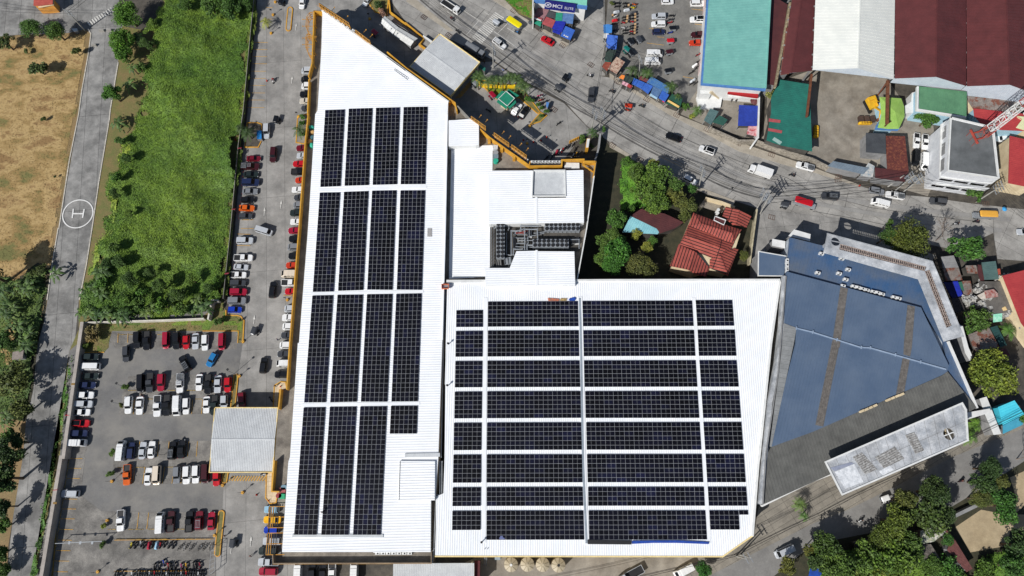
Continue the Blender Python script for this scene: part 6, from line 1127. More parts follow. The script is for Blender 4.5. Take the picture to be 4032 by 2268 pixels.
for s, m in (('E4 215,130 470,60 510,80 270,170',mat('blue grey patch',(150,156,172),(130,136,154),sc=1)),('E4 270,180 510,80 620,300 400,385',mat('white wash patch',(228,230,232),(190,194,198),sc=1.2,fine=.16)),('E4 490,0 600,-60 790,150 640,210',GRATE2),('E4 760,0 1000,-130 1120,20 870,135',GRATE2),('E3 1130,1125 1240,1085 1360,1310 1255,1355',GRATE2),('E4 810,170 940,100 990,150 860,225',MATS['white wash patch'])):
    b = MB(); q = PL(s, 13.9); b.prism(q, 13.8, 13.86)
    if m is GRATE2: ribs(b, q, q[1]-q[0], .5, lambda z: 13.86, .16, .12)
    b.obj('roof_patch', m, bb)
b = MB(); q = W('E3',1665,1110,13.9); b.box((q.x,q.y,13.72),(2.8,.25,.12),.35); b.box((q.x,q.y,13.74),(2.8,.25,.12),1.9); b.obj('opening_bar', WHITEP, bb)
for s in ('E3 700,1140 1760,720','E4 420,380 1500,-130'): pass
b = MB()
for k in range(1,14): u = k/14; a = s2[4].lerp(s2[0], u); c = s2[3].lerp(s2[2], u); b.bar(a+Vector((0,0,.02)), c+Vector((0,0,.02)), .06, .04)
b.bar(s2[4].lerp(s2[3],.5)+Vector((0,0,.02)), s2[0].lerp(s2[2],.5)+Vector((0,0,.02)), .08, .04); b.obj('slab_joint', GREYW, bb)
sb = PL('D2 1890,290 2235,350 2215,602 1885,598', 8); t = wthing('annex', 'small blue roofed annex at the left of the blue hall', 'annex', sb); b = MB(); b.prism(inset(sb,.2), 0, 7.8, top=False); b.obj('wall', GREYW, t); flat_roof(t, sb, 8, BL, sb[3]-sb[0], .8, .2); b = MB(); strip(b, [sb[1], sb[0], sb[3], sb[2]], .25, 7.7, 8.1); b.obj('roof_trim', WHITEP, t)
bld('balcony', 'white balcony block beside the blue annex', 'balcony', 'D2 2065,130 2230,160 2225,250 2060,215', 6, WHITEP, GREYW); bld('roof_box', 'white box roof at the top left of the blue hall', 'roof box', 'D2 2340,10 2550,70 2540,160 2300,100 2270,90', 7.5, WHITEP, GREYW)
bld('link_bridge', 'white wall piece at the lower right of the concrete slab', 'wall block', 'E3 2035,680 2120,655 2300,1110 2210,1122 2090,840', 4, WHITEP, GREYW, over=.1); bld('link_bridge', 'white curved ramp block between the slab and the cyan house', 'wall block', 'E3 1880,850 2160,800 2180,845 1885,935', 5, WHITEP, GREYW, over=.1); bld('side_wall_block', 'white wall block beside the slum roofs', 'wall block', 'E2 1780,1165 1830,1190 1900,1449 E3 1945,160 1920,220 1860,120 E2 1830,1390', 6, WHITEP, GREYW, over=.1)
for k, (x, y) in enumerate(((100,310),(348,370),(55,545),(315,552),(425,505),(395,625),(382,688),(512,695),(568,708),(622,725),(676,740),(752,760),(808,772),(862,790),(1008,828),(1065,842))):
    p = W('E2',x,y,9.9 if y < 650 else 11); ac(p, -.28, 9.6, '%s condenser from the left on the blue hall roof' % ORD[k], 'blue hall condensers', 1.1)
for k, (x, y) in enumerate(((598,832),(652,812),(702,790),(752,768),(920,695),(972,673),(1022,652),(1080,630))):
    p = W('E3',x,y,10.8); t = thing('roof_vent_box', '%s white vent box from the left along the dark corrugated roof' % ORD[k], 'vent box', (p.x,p.y,10.3), .4, 'vent boxes on the blue hall'); b = MB(); b.box((0,0,.4),(1.2,.45,.6)); b.box((0,0,.75),(1.3,.55,.08)); b.obj('casing', CREAM, t)
for k, y in enumerate((415,470,525)): p = W('D2',2250,y,9.5); ac(p, 1.4, 8.9, '%s condenser from the top between annex and blue hall' % ORD[k], 'annex condensers', 1.2)
# slum roofs and houses at the right
SL = [('grey streaky slum roof beside the concrete slab','S 20,40 200,20 270,190 50,200',4,GREYW),('large rusty slum roof beside the concrete slab','S 50,195 270,190 325,370 90,380',3.6,RUSTY),('brown rusty roof under the bright green tree','S 370,165 520,160 545,280 400,275',3.4,RUSTY),('narrow maroon roof beside the grey green roof','S 545,150 590,160 640,375 580,380 545,270',3.8,MAROON2),('grey green flat roof by the street bend','S 600,120 800,100 845,360 640,368',4,mat('grey green sheet',(84,112,108),(72,98,96),sc=.6,dirt=.15)),('small orange red roof beside the grey green roof','S 810,215 862,208 875,310 825,300',3.6,mat('brick orange',(170,80,60))),('dark blue tarp roof with grey plates','S 50,400 215,395 330,600 180,630',3.2,mat('night blue',(20,28,96),(14,20,70))),('bright blue tarp roof strip','S 190,392 258,388 332,590 262,605',3.5,DBLUE),('slim green roof strip beside the blue tarp','S 258,400 318,395 352,530 300,500',3.3,mat('slum green',(48,104,84))),('rusty grey red slum roof right of the blue tarp','S 318,385 440,382 475,580 345,600',3.2,RUSTY),('dark slate slum roof below the blue tarp','S 160,630 300,620 360,800 225,850',3,mat('dark slate',(66,62,62),(48,44,44),sc=1,fine=.25)),('stripy red rusty roof on the concrete terrace','S 640,525 770,500 830,560 835,610 665,632',4.8,mat('red streak',(150,70,62),(180,160,152),sc=1.4,fine=.25)),('white roof end beside the stripy rusty roof','S 540,590 650,535 665,632 600,645',4.4,mat('dirty white',(216,208,196),(190,180,168))),('large patchy rusty house roof at the lower slum','S 410,1150 700,1038 850,1320 520,1400 480,1330',4.2,RUSTY),('dark teal roof beside the patchy rusty house','S 722,1050 820,1020 960,1300 870,1330',3.8,mat('dark teal',(34,74,72),(28,62,60))),('deep red roof below the patchy rusty house','S 780,1400 940,1340 1000,1449 800,1500',3.6,MAROON)]
for lab, s, h, m in SL:
    p = PL(s, h); bld('shack', lab, 'shack', p, h, m, DARKLEDGE, p[1]-p[0], over=.3, pitch=.6)
bld('terrace', 'flat grey concrete terrace beside the long red roof', 'terrace', 'S 560,390 905,390 1070,830 740,850 590,560', 3.8, mat('grey terrace', (112,108,102), (88,84,80), sc=.5, dirt=.3, fine=.2), GREYW, rim=None); t = bld('house', 'long red roofed house along the right edge', 'house', 'S 895,310 1400,180 1400,1300 1160,980', 5.5, REDR, CREAM, dirof('S 1000,590 1200,560'), over=.3); b = MB(); strip(b, PL('S 905,330 1160,960', 4.6), .9, 0, 4.5); b.obj('side_wall', CREAM, t)
bld('house', 'bright cyan roofed house beside the lower street', 'house', 'E3 2262,782 2460,700 2580,870 2320,1000', 5.5, CYAN, mat('cyan wall', (60,180,200)), dirof('E3 2262,782 2460,700')); bld('awning', 'lower cyan awning of the cyan roofed house', 'awning', 'E3 2320,1005 2576,880 2560,1000 2320,1110', 3.6, mat('sea blue sheet', (70,160,186), (60,146,172)), GREYW, over=.5)
sheet('water_cover', 'mint green cloth stretched over the terrace corner', 'cloth', 'S 765,860 892,845 890,960 765,975', 4, mat('mint cloth', (180,230,206), (120,206,170), sc=1.4)); sheet('board', 'yellow board lying on the grey terrace', 'board', 'S 888,770 935,745 965,798 910,812', 3.95, mat('pale board', (226,196,140)), .1)
for k, (x, y, r) in enumerate(((345,655,26),(430,700,28),(540,720,30),(420,640,18),(600,690,24),(505,530,20),(540,470,26),(780,350,30),(885,370,28),(600,655,20),(1020,590,18),(640,740,22),(900,870,16),(1130,1030,20))):
    p = W('S',x,y,2); t = thing('junk_heap', 'pale heap of household junk between the slum roofs, number %s from the list of heaps' % ORD[k] if 0 else '%s pale junk heap from the left part of the slum yards' % ORD[k], 'junk heap', (p.x,p.y,0), .4*k, 'junk heaps in the slum'); b = MB()
    for i in range(7): b.box((random.uniform(-1,1)*r/22,random.uniform(-1,1)*r/22,3.5+random.uniform(-.3,.6)),(random.uniform(.4,1),random.uniform(.3,.8),random.uniform(.2,.6)),random.uniform(0,3))
    b.box((0,0,1.7),(1.6,1.4,3.3)); b.obj('junk', mat('junk pale', (206,204,198), (110,108,104), sc=2.2, fine=.3), t)
bld('house', 'ruined house with littered patchwork roof under the lower trees', 'house', 'E4 1310,900 1560,830 1590,940 1480,1030 1330,1060', 3.6, mat('patchwork', (180,178,150), (90,108,96), sc=1.6, rust=(206,200,190), rsc=1.4, fine=.3), DARKLEDGE); bld('shed', 'long narrow maroon roof beside the sandy lot', 'shed', 'E4 1590,860 1680,920 1950,1360 1880,1400 1640,1130 1690,1010', 3.2, mat('faded maroon', (116,70,66), (98,58,54), sc=1, dirt=.15), GREYW, dirof('E4 1590,860 1680,920')); bld('shed', 'grey littered roof below the ruined house', 'shed', 'E4 1330,1070 1440,1060 1570,1260 1540,1320 1350,1260 1300,1150', 2.8, mat('litter grey', (120,112,104), (70,66,62), sc=1.6, fine=.3), DARKLEDGE); bld('shed', 'dark ragged roof beside the lower street kerb', 'shed', 'E4 500,1040 660,995 700,1080 560,1130', 3, mat('ragged dark', (90,94,98), (50,52,54), sc=2, fine=.3), DARKLEDGE); sheet('tarpaulin', 'blue tarpaulin in the bottom corner under the trees', 'tarpaulin', 'E4 -30,1350 60,1330 110,1420 60,1500 -60,1500', 2.5, BLUETARP)
bld('hut', 'small grey plank hut beside the field road trees', 'hut', 'A3 160,115 300,90 285,200 150,215', 2.8, mat('old planks', (150,140,132), (120,110,104), sc=1.6, fine=.25), GREYW)
t = bld('driveway_gate_wall', 'yellow frame portal at the forecourt end', 'portal', 'C1 2005,612 2192,615 2195,692 2005,690', 8.2, WHITEP, GREYW, over=.1)
t = wthing('sign_pylon', 'yellow sign pylon among the forecourt shrubs', 'pylon', PL('C1 2300,360')); p = PL('C1 2290,300 2330,300 2310,425 2275,425', 4); b = MB(); b.prism(p, 0, 3.8); b.obj('pylon_body', YELLOW, t); b = MB(); b.prism(inset(p,.2), 3.8, 3.95); b.obj('pylon_cap', WHITEP, t)
t = wthing('sliding_gate', 'yellow slatted gate at the forecourt exit', 'gate', PL('C1 2130,320')); a, c = W('C1',2070,345,1.2), W('C1',2185,290,1.2); b = MB(); 
for z in (.4,.9,1.4): b.wall(a, c, .2, z, z+.15)
for k in range(6): q = a.lerp(c,k/5); b.box((q.x,q.y,.8),(.15,.3,1.6))
b.obj('rail', YELLOW, t)
t = wthing('steel_portal', 'yellow portal beams around the forecourt service box', 'frame', PL('C1 2200,600')); b = MB(); strip(b, PL('C1 1970,640 1972,578 2250,570', 9.6), .4, 8.8, 9.6); b.bar(W('C1',2240,645,9), W('C1',2370,735,8), .3); b.bar(W('C1',2250,605,9.4), W('C1',2395,605,9.4), .6,.4); b.obj('beam', YELLOW, t)
# covered market trailer in the forecourt road
p = PL('B0 2300,198 2575,335 C0 140,490 60,580 -60,470 B0 2250,285', 3.2); t = wthing('tent_row', 'long white tent row parked beside the tilted canopy', 'tent', p); b = MB(); q = PL('B0 2300,198 2480,345 2400,435 2250,285', 3.2); r = PL('B0 2500,355 2576,400 C0 142,490 60,582 -60,500 B0 2440,430', 3.2)
gable(t, q[1], q[0], q[3], q[2], 3, .4, WHITEP, pitch=.8); pr_ = PL('B0 2480,340 C0 142,480 50,580 B0 2410,440', 3.2); gable(t, pr_[0], pr_[1], pr_[2], pr_[3], 2.9, .5, mat('white canvas', (216,216,212), (196,196,192), sc=1), pitch=2.4)
b = MB(); b.prism(inset(p,.6), .5, 2.6, top=False); b.obj('side_wall', GREYW, t)
wallthing('yellow edged kerb wall above the white tents', 'B0 2350,-30 2370,150 2576,310 C0 -10,290 220,480 165,560 240,615', .9, .45, YELLOW, 'planter_wall')
# ---------------------------------------------------------------- leaf card meshes
def cards_arrays(C, size, up=.35, rs=rng, aspect=.62):
    """bent leaf-clump quads centred at C (N,3)"""
    n = len(C); d = rs.normal(size=(n,3)); d[:,2] = np.abs(d[:,2])+up; d /= np.linalg.norm(d,axis=1)[:,None]
    t = rs.normal(size=(n,3)); t -= (t*d).sum(1)[:,None]*d; t /= np.linalg.norm(t,axis=1)[:,None]; u = np.cross(d,t)
    s = (size*rs.uniform(.6,1.4,n))[:,None]; t = t*s*.5; u = u*s*.5*aspect
    V = np.empty((n,4,3)); V[:,0] = C-t; V[:,1] = C+u+d*s*.06; V[:,2] = C+t; V[:,3] = C-u+d*s*.06
    return V.reshape(-1,3)
def quad_mesh(name, V, extra=None):
    """V (4N,3) quads; extra = (verts, faces) lists appended"""
    n = len(V)//4; me = bpy.data.meshes.new(name); ev, ef = extra if extra else ([],[])
    nv = len(V)+len(ev); allv = np.concatenate([V, np.array(ev).reshape(-1,3)]) if len(ev) else V
    me.vertices.add(nv); me.vertices.foreach_set('co', allv.astype(np.float32).ravel())
    loops = np.arange(4*n); sizes = [4]*n
    if len(ev): loops = np.concatenate([loops, (np.array(ef)+len(V)).ravel()]); sizes += [4]*len(ef)
    me.loops.add(len(loops)); me.loops.foreach_set('vertex_index', loops.astype(np.int32))
    me.polygons.add(len(sizes)); me.polygons.foreach_set('loop_start', np.arange(0, 4*len(sizes), 4, dtype=np.int32)); me.update(calc_edges=True); return me
def pip(X, Y, poly):
    inside_ = np.zeros(X.shape, bool); n = len(poly)
    for k in range(n):
        a, b = poly[k], poly[k-1]
        if a.y == b.y: continue
        cond = (a.y > Y) != (b.y > Y); xx = (b.x-a.x)*(Y-a.y)/(b.y-a.y)+a.x; inside_ ^= cond & (X < xx)
    return inside_
GR = rng.random((257,257))
def vnoise(x, y):
    xi = np.floor(x).astype(int); yi = np.floor(y).astype(int); fx = x-xi; fy = y-yi; fx = fx*fx*(3-2*fx); fy = fy*fy*(3-2*fy); g = lambda a, b: GR[a % 257, b % 257]
    return (g(xi,yi)*(1-fx)+g(xi+1,yi)*fx)*(1-fy)+(g(xi,yi+1)*(1-fx)+g(xi+1,yi+1)*fx)*fy
def fbm(x, y, o=4):
    s = 0.; a = .5
    for k in range(o): s = s+a*vnoise(x*2**k+17*k, y*2**k+9*k); a *= .5
    return s/(1-.5**o)
# tree prototypes (unit crown radius)
def crown(seed, n, leaf, flat=.8, lumps=26, gap=.0, lumpr=(.24,.38)):
    rs = np.random.default_rng(seed); L = []
    for k in range(lumps):
        d = rs.normal(size=3); d /= np.linalg.norm(d); d[2] = abs(d[2])*1.0-.25; r = rs.uniform(.45,.78) if k > 4 else rs.uniform(0,.35)
        L.append((*(d*r*np.array([1,1,flat])), rs.uniform(*lumpr)))
    L = np.array(L); idx = rs.integers(0, lumps, n); d = rs.normal(size=(n,3)); d /= np.linalg.norm(d,axis=1)[:,None]; rr = L[idx,3]*rs.uniform(.55,1.08,n)
    C = L[idx,:3]+d*rr[:,None]; return quad_mesh('crown_mesh', cards_arrays(C, leaf, .5, rs)), L
def trunk_mesh(seed, L):
    rs = random.Random(seed); b = MB(); b.cyl((0,0,-1.6),(0,0,-.45),.09,.06,n=8)
    for k in range(0, len(L), 3):
        p = Vector(L[k][:3]); b.cyl((0,0,-.5), p*.55+Vector((0,0,-.1)), .035, .02, n=5, cap=False); b.cyl(p*.55+Vector((0,0,-.1)), p, .02, .008, n=5, cap=False)
    me = bpy.data.meshes.new('trunk_mesh'); me.from_pydata(b.v, [], b.f); me.materials.append(BARK); return me
TREES = {}
for k, a in {'round0':(11,4300,.11,.85,18), 'round1':(12,4300,.105,.8,22), 'dense0':(13,7500,.085,.75,38), 'dense1':(14,7500,.085,.8,34), 'loose0':(15,2100,.12,.75,26), 'loose1':(16,2300,.115,.8,30), 'shrub0':(17,1300,.2,.8,12), 'shrub1':(18,1300,.2,.75,14)}.items():
    m, L = crown(*a, lumpr=(.16,.27) if 'loose' in k else (.24,.38)); m.materials.append(LEAF); TREES[k] = (m, trunk_mesh(a[0], L))
def tree(kind, p, r, h, col, label, group, name='tree', cat='tree'):
    """p: ground point under the crown, r crown radius, h crown centre height"""
    cm, tm = TREES[kind]; t = thing(name, label, cat, (p.x,p.y,0), random.uniform(0,6.28), group)
    c = bpy.data.objects.new('crown', cm); COL.objects.link(c); c.parent = t; c.location = (0,0,h); c.scale = (r*random.uniform(.82,1.15), r*random.uniform(.82,1.15), r); c.color = (*srgb(col),1)
    k = bpy.data.objects.new('trunk', tm); COL.objects.link(k); k.parent = t; k.location = (0,0,h); k.scale = (r*.9, r*.9, h/1.58); return t
def frond_mesh(nf, seed, broad):
    rs = random.Random(seed); V = []
    for k in range(nf):
        a = 2*math.pi*k/nf+rs.uniform(-.25,.25); el = rs.uniform(.25,.9); L = rs.uniform(.8,1.05); pts = []
        for i in range(9):
            u = i/8; r = L*u*math.cos(el*.6); z = L*(math.sin(el)*u-.95*u*u); pts.append((r, z))
        ca, sa = math.cos(a), math.sin(a)
        for i in range(8):
            (r0,z0),(r1,z1) = pts[i],pts[i+1]; um = (i+.5)/8; w = (.13 if broad else .17)*math.sin(math.pi*min(1,um*.85+.12))**.6
            for s in (-1,1):
                if broad:
                    q = [(r0,0,z0),(r1,0,z1),(r1,s*w,z1-.04),(r0,s*w,z0-.04)]
                    if rs.random() < .15: continue
                    for_ = [q]
                else:
                    for_ = []
                    for j in range(2):
                        f0, f1 = j/2+.04, j/2+.34; ra, rb = r0+(r1-r0)*f0, r0+(r1-r0)*f1; za, zb = z0+(z1-z0)*f0, z0+(z1-z0)*f1
                        for_.append([(ra,0,za),(rb,0,zb),(rb+.09,s*w,zb-.07),(ra+.09,s*w,za-.07)])
                for q in for_: V += [(x*ca-y*sa, x*sa+y*ca, z) for x, y, z in q]
    me = quad_mesh('frond_mesh', np.array(V)); me.materials.append(LEAF); return me
PALM = [frond_mesh(13,1,False), frond_mesh(11,2,False)]; BAN = [frond_mesh(8,3,True), frond_mesh(9,4,True), frond_mesh(7,5,True)]
_b = MB(); _b.cyl((0,0,0),(.0,0,1),.11,.07,n=7); STEM = bpy.data.meshes.new('stem_mesh'); STEM.from_pydata(_b.v,[],_b.f); STEM.materials.append(BARK)
def palm(p, r, h, col, label, group, banana=False):
    t = thing('banana_plant' if banana else 'palm_tree', label, 'banana plant' if banana else 'palm tree', (p.x,p.y,0), random.uniform(0,6.28), group)
    c = bpy.data.objects.new('crown', random.choice(BAN if banana else PALM)); COL.objects.link(c); c.parent = t; c.location = (0,0,h); c.scale = (r,)*3; c.color = (*srgb(col),1)
    k = bpy.data.objects.new('trunk', STEM); COL.objects.link(k); k.parent = t; k.scale = (1.6,1.6,h); return t
BRT, MID, OLV, DRK, YEL, VIV = (78,108,44), (74,104,46), (94,100,50), (56,80,40), (124,134,62), (68,108,44)
DEN = 3.22*14.3
def T(items, kind, col, where, group, hk=1.0, cat='tree', name='tree'):
    n = len(items)
    for k, it in enumerate(items):
        t, x, y, r = it[:4]; R = r/DEN*1.08; h = max(1.0, R*1.15*hk) if len(it) < 5 else it[4]
        kd = kind if isinstance(kind, str) else kind[k % len(kind)]; p = W(t, x, y, h); p.z = 0; lab = ('%s %s' % (ORD[k], where) if n > 1 else where); tree(kd, p, R, h, col if not isinstance(col, list) else col[k % len(col)], lab, group if n > 1 else None, name, cat)
T([('A0',400,360,150),('A0',710,395,168)], ['dense0','dense1'], BRT, 'rounded bright tree from the left on the gate road verge', 'verge trees at the gate')
T([('A0',60,530,150),('A0',480,865,125),('A0',960,650,85),('A0',330,655,50),('A1',700,790,22),('A2',520,520,80),('A2',430,560,60),('A1',560,60,45)], ['loose0','shrub0','shrub1','shrub1','shrub0','loose1','shrub0','shrub1'], (84,96,52), 'scrubby bush from the list on the dry field corner'.replace('from the list ',''), 'scrub on the dry field')
T([('A0',1610,180,215),('A0',1540,520,170),('A0',1560,690,155),('A0',1430,1185,165)], ['dense0','dense1','round0','round1'], (74,116,34), 'glossy tree from the top in the row beside the field road', 'trees beside the field road')
T([('B0',100,60,190),('B0',330,120,170),('B0',540,60,130),('B0',230,-40,190),('A0',2350,60,120)], ['round0','round1'], (66,100,42), 'dark tree from the list at the top of the overgrown field'.replace('from the list ',''), 'trees at the top of the overgrown field')
T([('A2',-190,560,240,9),('A3',160,480,250,5.5),('A3',280,820,150,4.5),('A2',30,1420,120),('A3',120,20,110),('A3',100,1180,110),('A3',230,1250,110,4),('A3',60,1400,200,6),('A4',60,250,220,7),('A4',60,600,120,5),('A4',60,820,110,3),('A4',30,1150,120,2.5),('A4',30,1380,130,2.5)], ['round0','loose1','shrub0','shrub1','round1','shrub0','round0','round1','shrub0','shrub1','shrub0','shrub1'], [DRK,OLV,OLV,MID,MID,MID,DRK,DRK,DRK,DRK,BRT,BRT,BRT], 'tree from the top along the left edge below the dry field', 'trees along the left edge')
T([('A2',1180,1330,110),('A3',1080,45,60)], ['shrub0','shrub1'], [(110,100,72),(80,104,48)], 'purple tinged bush at the wall corner of the lot', 'bushes at the lot wall corner', .7, 'bush', 'bush')
T([('A3',1588,555,48),('A3',1540,785,42),('A3',1420,1392,48),('A4',1340,200,52),('A4',1270,838,38),('A4',1245,1068,55),('B2',200,1180,72),('B2',470,1160,30)], ['shrub0','shrub1'], [MID,OLV,MID,MID,YEL,MID,MID,MID], 'small planted shrub from the top in the parking lot', 'planted lot shrubs', .8, 'shrub', 'shrub')
T([('B0',2220,60,75),('B0',2270,150,70)], ['shrub0','shrub1'], [DRK,(140,110,112)], 'shrub at the planted driveway corner beside the white tents', 'driveway corner shrubs', .7, 'shrub', 'shrub')
T([('B1',1250,110,60),('B1',1260,40,50),('B1',1250,250,50)], ['shrub0','shrub1'], [VIV,VIV,MID], 'leafy shrub under the palm by the yellow parapet', 'parapet shrubs', .7, 'shrub', 'shrub')
T([('C0',1545,1258,48),('C0',1602,1280,42),('C0',1670,1325,42),('C0',1722,1368,46),('C0',1775,1410,44),('C0',1460,1180,30)], ['shrub0','shrub1'], (66,104,40), 'clipped round shrub from the left along the forecourt kerb', 'clipped forecourt shrubs', .7, 'shrub', 'shrub')
T([('C1',2235,295,55),('C1',2228,345,40),('C1',2345,395,40),('C1',2510,190,50),('C1',1710,20,40)], ['shrub0','shrub1'], [MID,MID,DRK,VIV,VIV], 'shrub from the left at the forecourt end', 'forecourt end shrubs', .7, 'shrub', 'shrub')
T([('D0',2030,1172,85),('D0',960,1350,70),('D1',1040,25,55),('D0',30,40,40)], ['shrub0','loose0','shrub1','shrub0'], [(134,134,80),VIV,YEL,OLV], 'roadside bush near the shops and aqua building', 'bushes near the shops', .9, 'bush', 'bush')
T([('D1',330,740,150,4),('D1',600,800,230,6),('D1',840,900,150,5.5),('D1',430,980,200,6),('D1',600,1140,190,6),('D1',980,1160,160,5.5),('D1',830,1040,150,5.5),('D1',1045,945,80,4),('D1',90,1340,170,5),('D1',560,640,90,5),('D1',960,1300,90,4),('D1',220,600,100,3),('D1',280,1200,70,3)], ['round0','round1','loose0','loose1'], [MID,BRT,MID,BRT,BRT,OLV,OLV,VIV,(60,100,40),YEL,OLV,VIV,VIV], 'tree from the list in the creek grove beside the road'.replace('from the list ',''), 'creek grove trees')
T([('D2',90,290,210,5.5),('D2',60,110,130,5),('D2',400,480,190,6),('D2',340,70,90,4),('D2',480,240,90,4),('D2',545,160,80,4),('D2',1705,345,72,3.5),('C2',2490,150,110,5),('C2',2460,390,95,4.5),('C2',2530,300,120,5),('D2',30,440,130,5)], ['round0','round1','dense0','loose0'], [(56,104,38),MID,(86,92,50),YEL,YEL,VIV,OLV,MID,BRT,MID,(56,104,38)], 'tree behind the white roof edge near the tiled house', 'trees behind the white roof')
T([('E1',1390,60,160,4)], 'round1', VIV, 'bushy green tree between green roofed office and grey block', None)
T([('E1',1960,945,110,3),('E1',2030,1040,50,2)], ['shrub0','shrub1'], [BRT,VIV], 'green bush on the verge below the office block', 'bushes below the office block', .8, 'bush', 'bush')
T([('E2',1180,140,270,8),('E2',930,80,130,7),('E1',940,1330,70,6)], ['dense0','round1','shrub0'], [(80,88,30),(60,88,36),(60,88,36)], 'dark olive tree leaning over the street by the slab', 'street trees by the slab')
T([('E2',1880,230,240,7),('E2',2000,1110,190,5),('E2',1890,1250,70,3.5),('E3',2190,370,300,8)], ['loose0','loose1','shrub0','dense1'], [VIV,(68,98,42),VIV,(104,118,44)], 'large tree standing among the slum roofs', 'trees among the slum roofs')
T([('E4',1130,520,160,7),('E4',1480,420,200,8),('E4',1420,680,260,8),('E4',1010,780,230,7),('E4',860,980,170,6),('E4',1130,1050,220,6),('E4',180,1080,190,6),('E4',300,1330,250,6),('E4',640,1280,230,6),('E4',980,1290,270,6),('E4',1230,1180,130,5),('E4',1640,1380,190,3),('E4',1640,1000,85,3),('E4',2160,130,150,7),('E4',2090,300,160,7),('E4',2320,590,200,6),('E4',2060,500,120,6),('E4',2520,1080,190,7),('E4',2420,1330,190,6),('E4',1450,1330,120,3),('E4',2100,1400,150,3),('E4',2280,300,110,6),('E4',1600,700,130,7),('E4',60,1250,150,6),('E4',480,1480,180,5),('E4',820,1480,200,5)],
  ['round0','dense1','loose0','round1','dense0','loose1'], [OLV,(56,76,36),(74,90,42),(86,102,40),(80,96,38),(74,98,40),(60,86,38),(74,100,40),(84,108,42),(86,112,40),MID,VIV,VIV,DRK,DRK,(60,100,36),OLV,DRK,(60,96,36),BRT,BRT,OLV,(66,84,40),DRK,YEL,YEL], 'tree in the mass of crowns along the lower right street', 'trees along the lower right street')
T([('D4',1190,1370,105,4),('D4',2255,1340,130,5),('D4',2545,1130,100,5),('E3',2570,900,80,4)], ['round0','loose0','loose1','shrub0'], [(50,100,36),OLV,OLV,VIV], 'tree at the kerb of the lower street', 'trees at the lower street kerb')
t = thing('bare_tree', 'leafless grey tree beside the dark olive street tree', 'tree', tuple(W('E2',1500,150,0))); b = MB(); rr = random.Random(3)
def branch(p, d, L, r, k):
    q = p+d*L; b.cyl(p, q, r, r*.6, n=5, cap=False)
    if k: 
        for _ in range(4 if k > 1 else 5): branch(q, (d+Vector((rr.uniform(-1,1),rr.uniform(-1,1),rr.uniform(-.2,.5)))*.8).normalized(), L*.68, r*.55, k-1)
branch(Vector((0,0,0)), Vector((0,.1,1)), 3.6, .16, 4); b.obj('branches', mat('bare bark', (140,128,118), (110,100,92)), t)
t = thing('bare_tree', 'leafless tree at the right end of the lower street', 'tree', tuple(W('E3',2480,1420,0))); b = MB(); branch(Vector((0,0,0)), Vector((0,.1,1)), 3.2, .16, 4); b.obj('branches', MATS['bare bark'], t)
PL_ = [('B0',790,270,90,3.2,YEL,'palm with yellowing fronds at the top lane kerb'),('B1',560,230,120,4,(54,78,40),'broad palm on the kerb island beside the hedge'),('B1',465,165,85,3.6,(48,70,36),'smaller palm leaning over the green field edge'),('B1',1225,190,115,4,(56,84,36),'palm on the planted island by the yellow parapet'),
 ('D0',480,905,110,5,(60,88,44),'palm right of the leaning wire pole'),('D0',300,880,110,4.5,(60,84,42),'palm left of the leaning wire pole'),('D0',785,1080,100,6,(58,86,44),'tall palm behind the dark green stall'),('D0',870,1215,60,4,(58,84,40),'small palm at the end of the stall row'),('D0',1120,1390,95,4,(66,100,44),'palm beside the glass kiosk'),('C1',2360,220,90,3.5,(60,90,44),'palm by the forecourt end wall'),
 ('D4',2425,540,100,4,(90,116,60),'upper palm beside the orange edged driveway'),('D4',2478,690,70,3,VIV,'lower palm beside the orange edged driveway'),('E3',1985,990,110,3,(90,130,52),'palm with red flowers near the white ramp'),('E3',1910,1130,130,3.5,(74,112,40),'palm below the slab corner'),('E2',2400,1240,130,3.5,VIV,'bright banana like palm between the slum roofs'),('A0',1740,1300,40,1.5,OLV,'small palm sprout beside the rubble')]
for tt, x, y, r, h, c, lab in PL_: p = W(tt,x,y,h); palm(p, r/DEN*1.1, h, c, lab, 'palms')
for k, (x, y) in enumerate(((930,945),(1035,1015),(1120,1000),(1222,1010),(1312,965),(1400,985),(1455,1050),(1505,1095),(905,985))):
    p = W('C0',x,y,6.5); palm(p, 2.5, 6.5, (66,92,50), '%s palm from the left in the forecourt palm row' % ORD[k] if k < 8 else 'palm at the left end of the forecourt palm row', 'forecourt palm row')
BN = [('A0',1690,870),('A0',1740,480),('A0',1640,1060),('A1',1490,90),('A2',40,780),('A2',180,720),('A2',350,700),('A2',60,960),('A2',180,1000),('A2',330,760),('A2',80,1080),('A2',250,1230),('A2',350,1290),('A2',130,1230),('A2',300,1400),('A2',1280,560),('A2',1330,540),('A2',1180,740),('A2',1280,800),('A2',1080,800),('A2',1120,1060),('A2',1020,1060),('A2',1220,1080),('A2',1340,1080),('A2',1500,1100),('A2',1560,1080),('A2',1860,1060),('A2',1920,1000),('A2',2440,1000),('A2',2500,900),('A2',2150,880),('B2',30,980),('A3',90,920),('A3',60,1000),('A3',330,30),('A2',700,560)]
for k, (tt, x, y) in enumerate(BN): p = W(tt,x,y,3); palm(p, random.uniform(2.6,3.7), random.uniform(2.4,3.6), [(74,98,52),(60,86,44),(84,106,58)][k%3], '%s banana plant from the top beside the field road' % ORD[k], 'banana plants beside the field road', True)
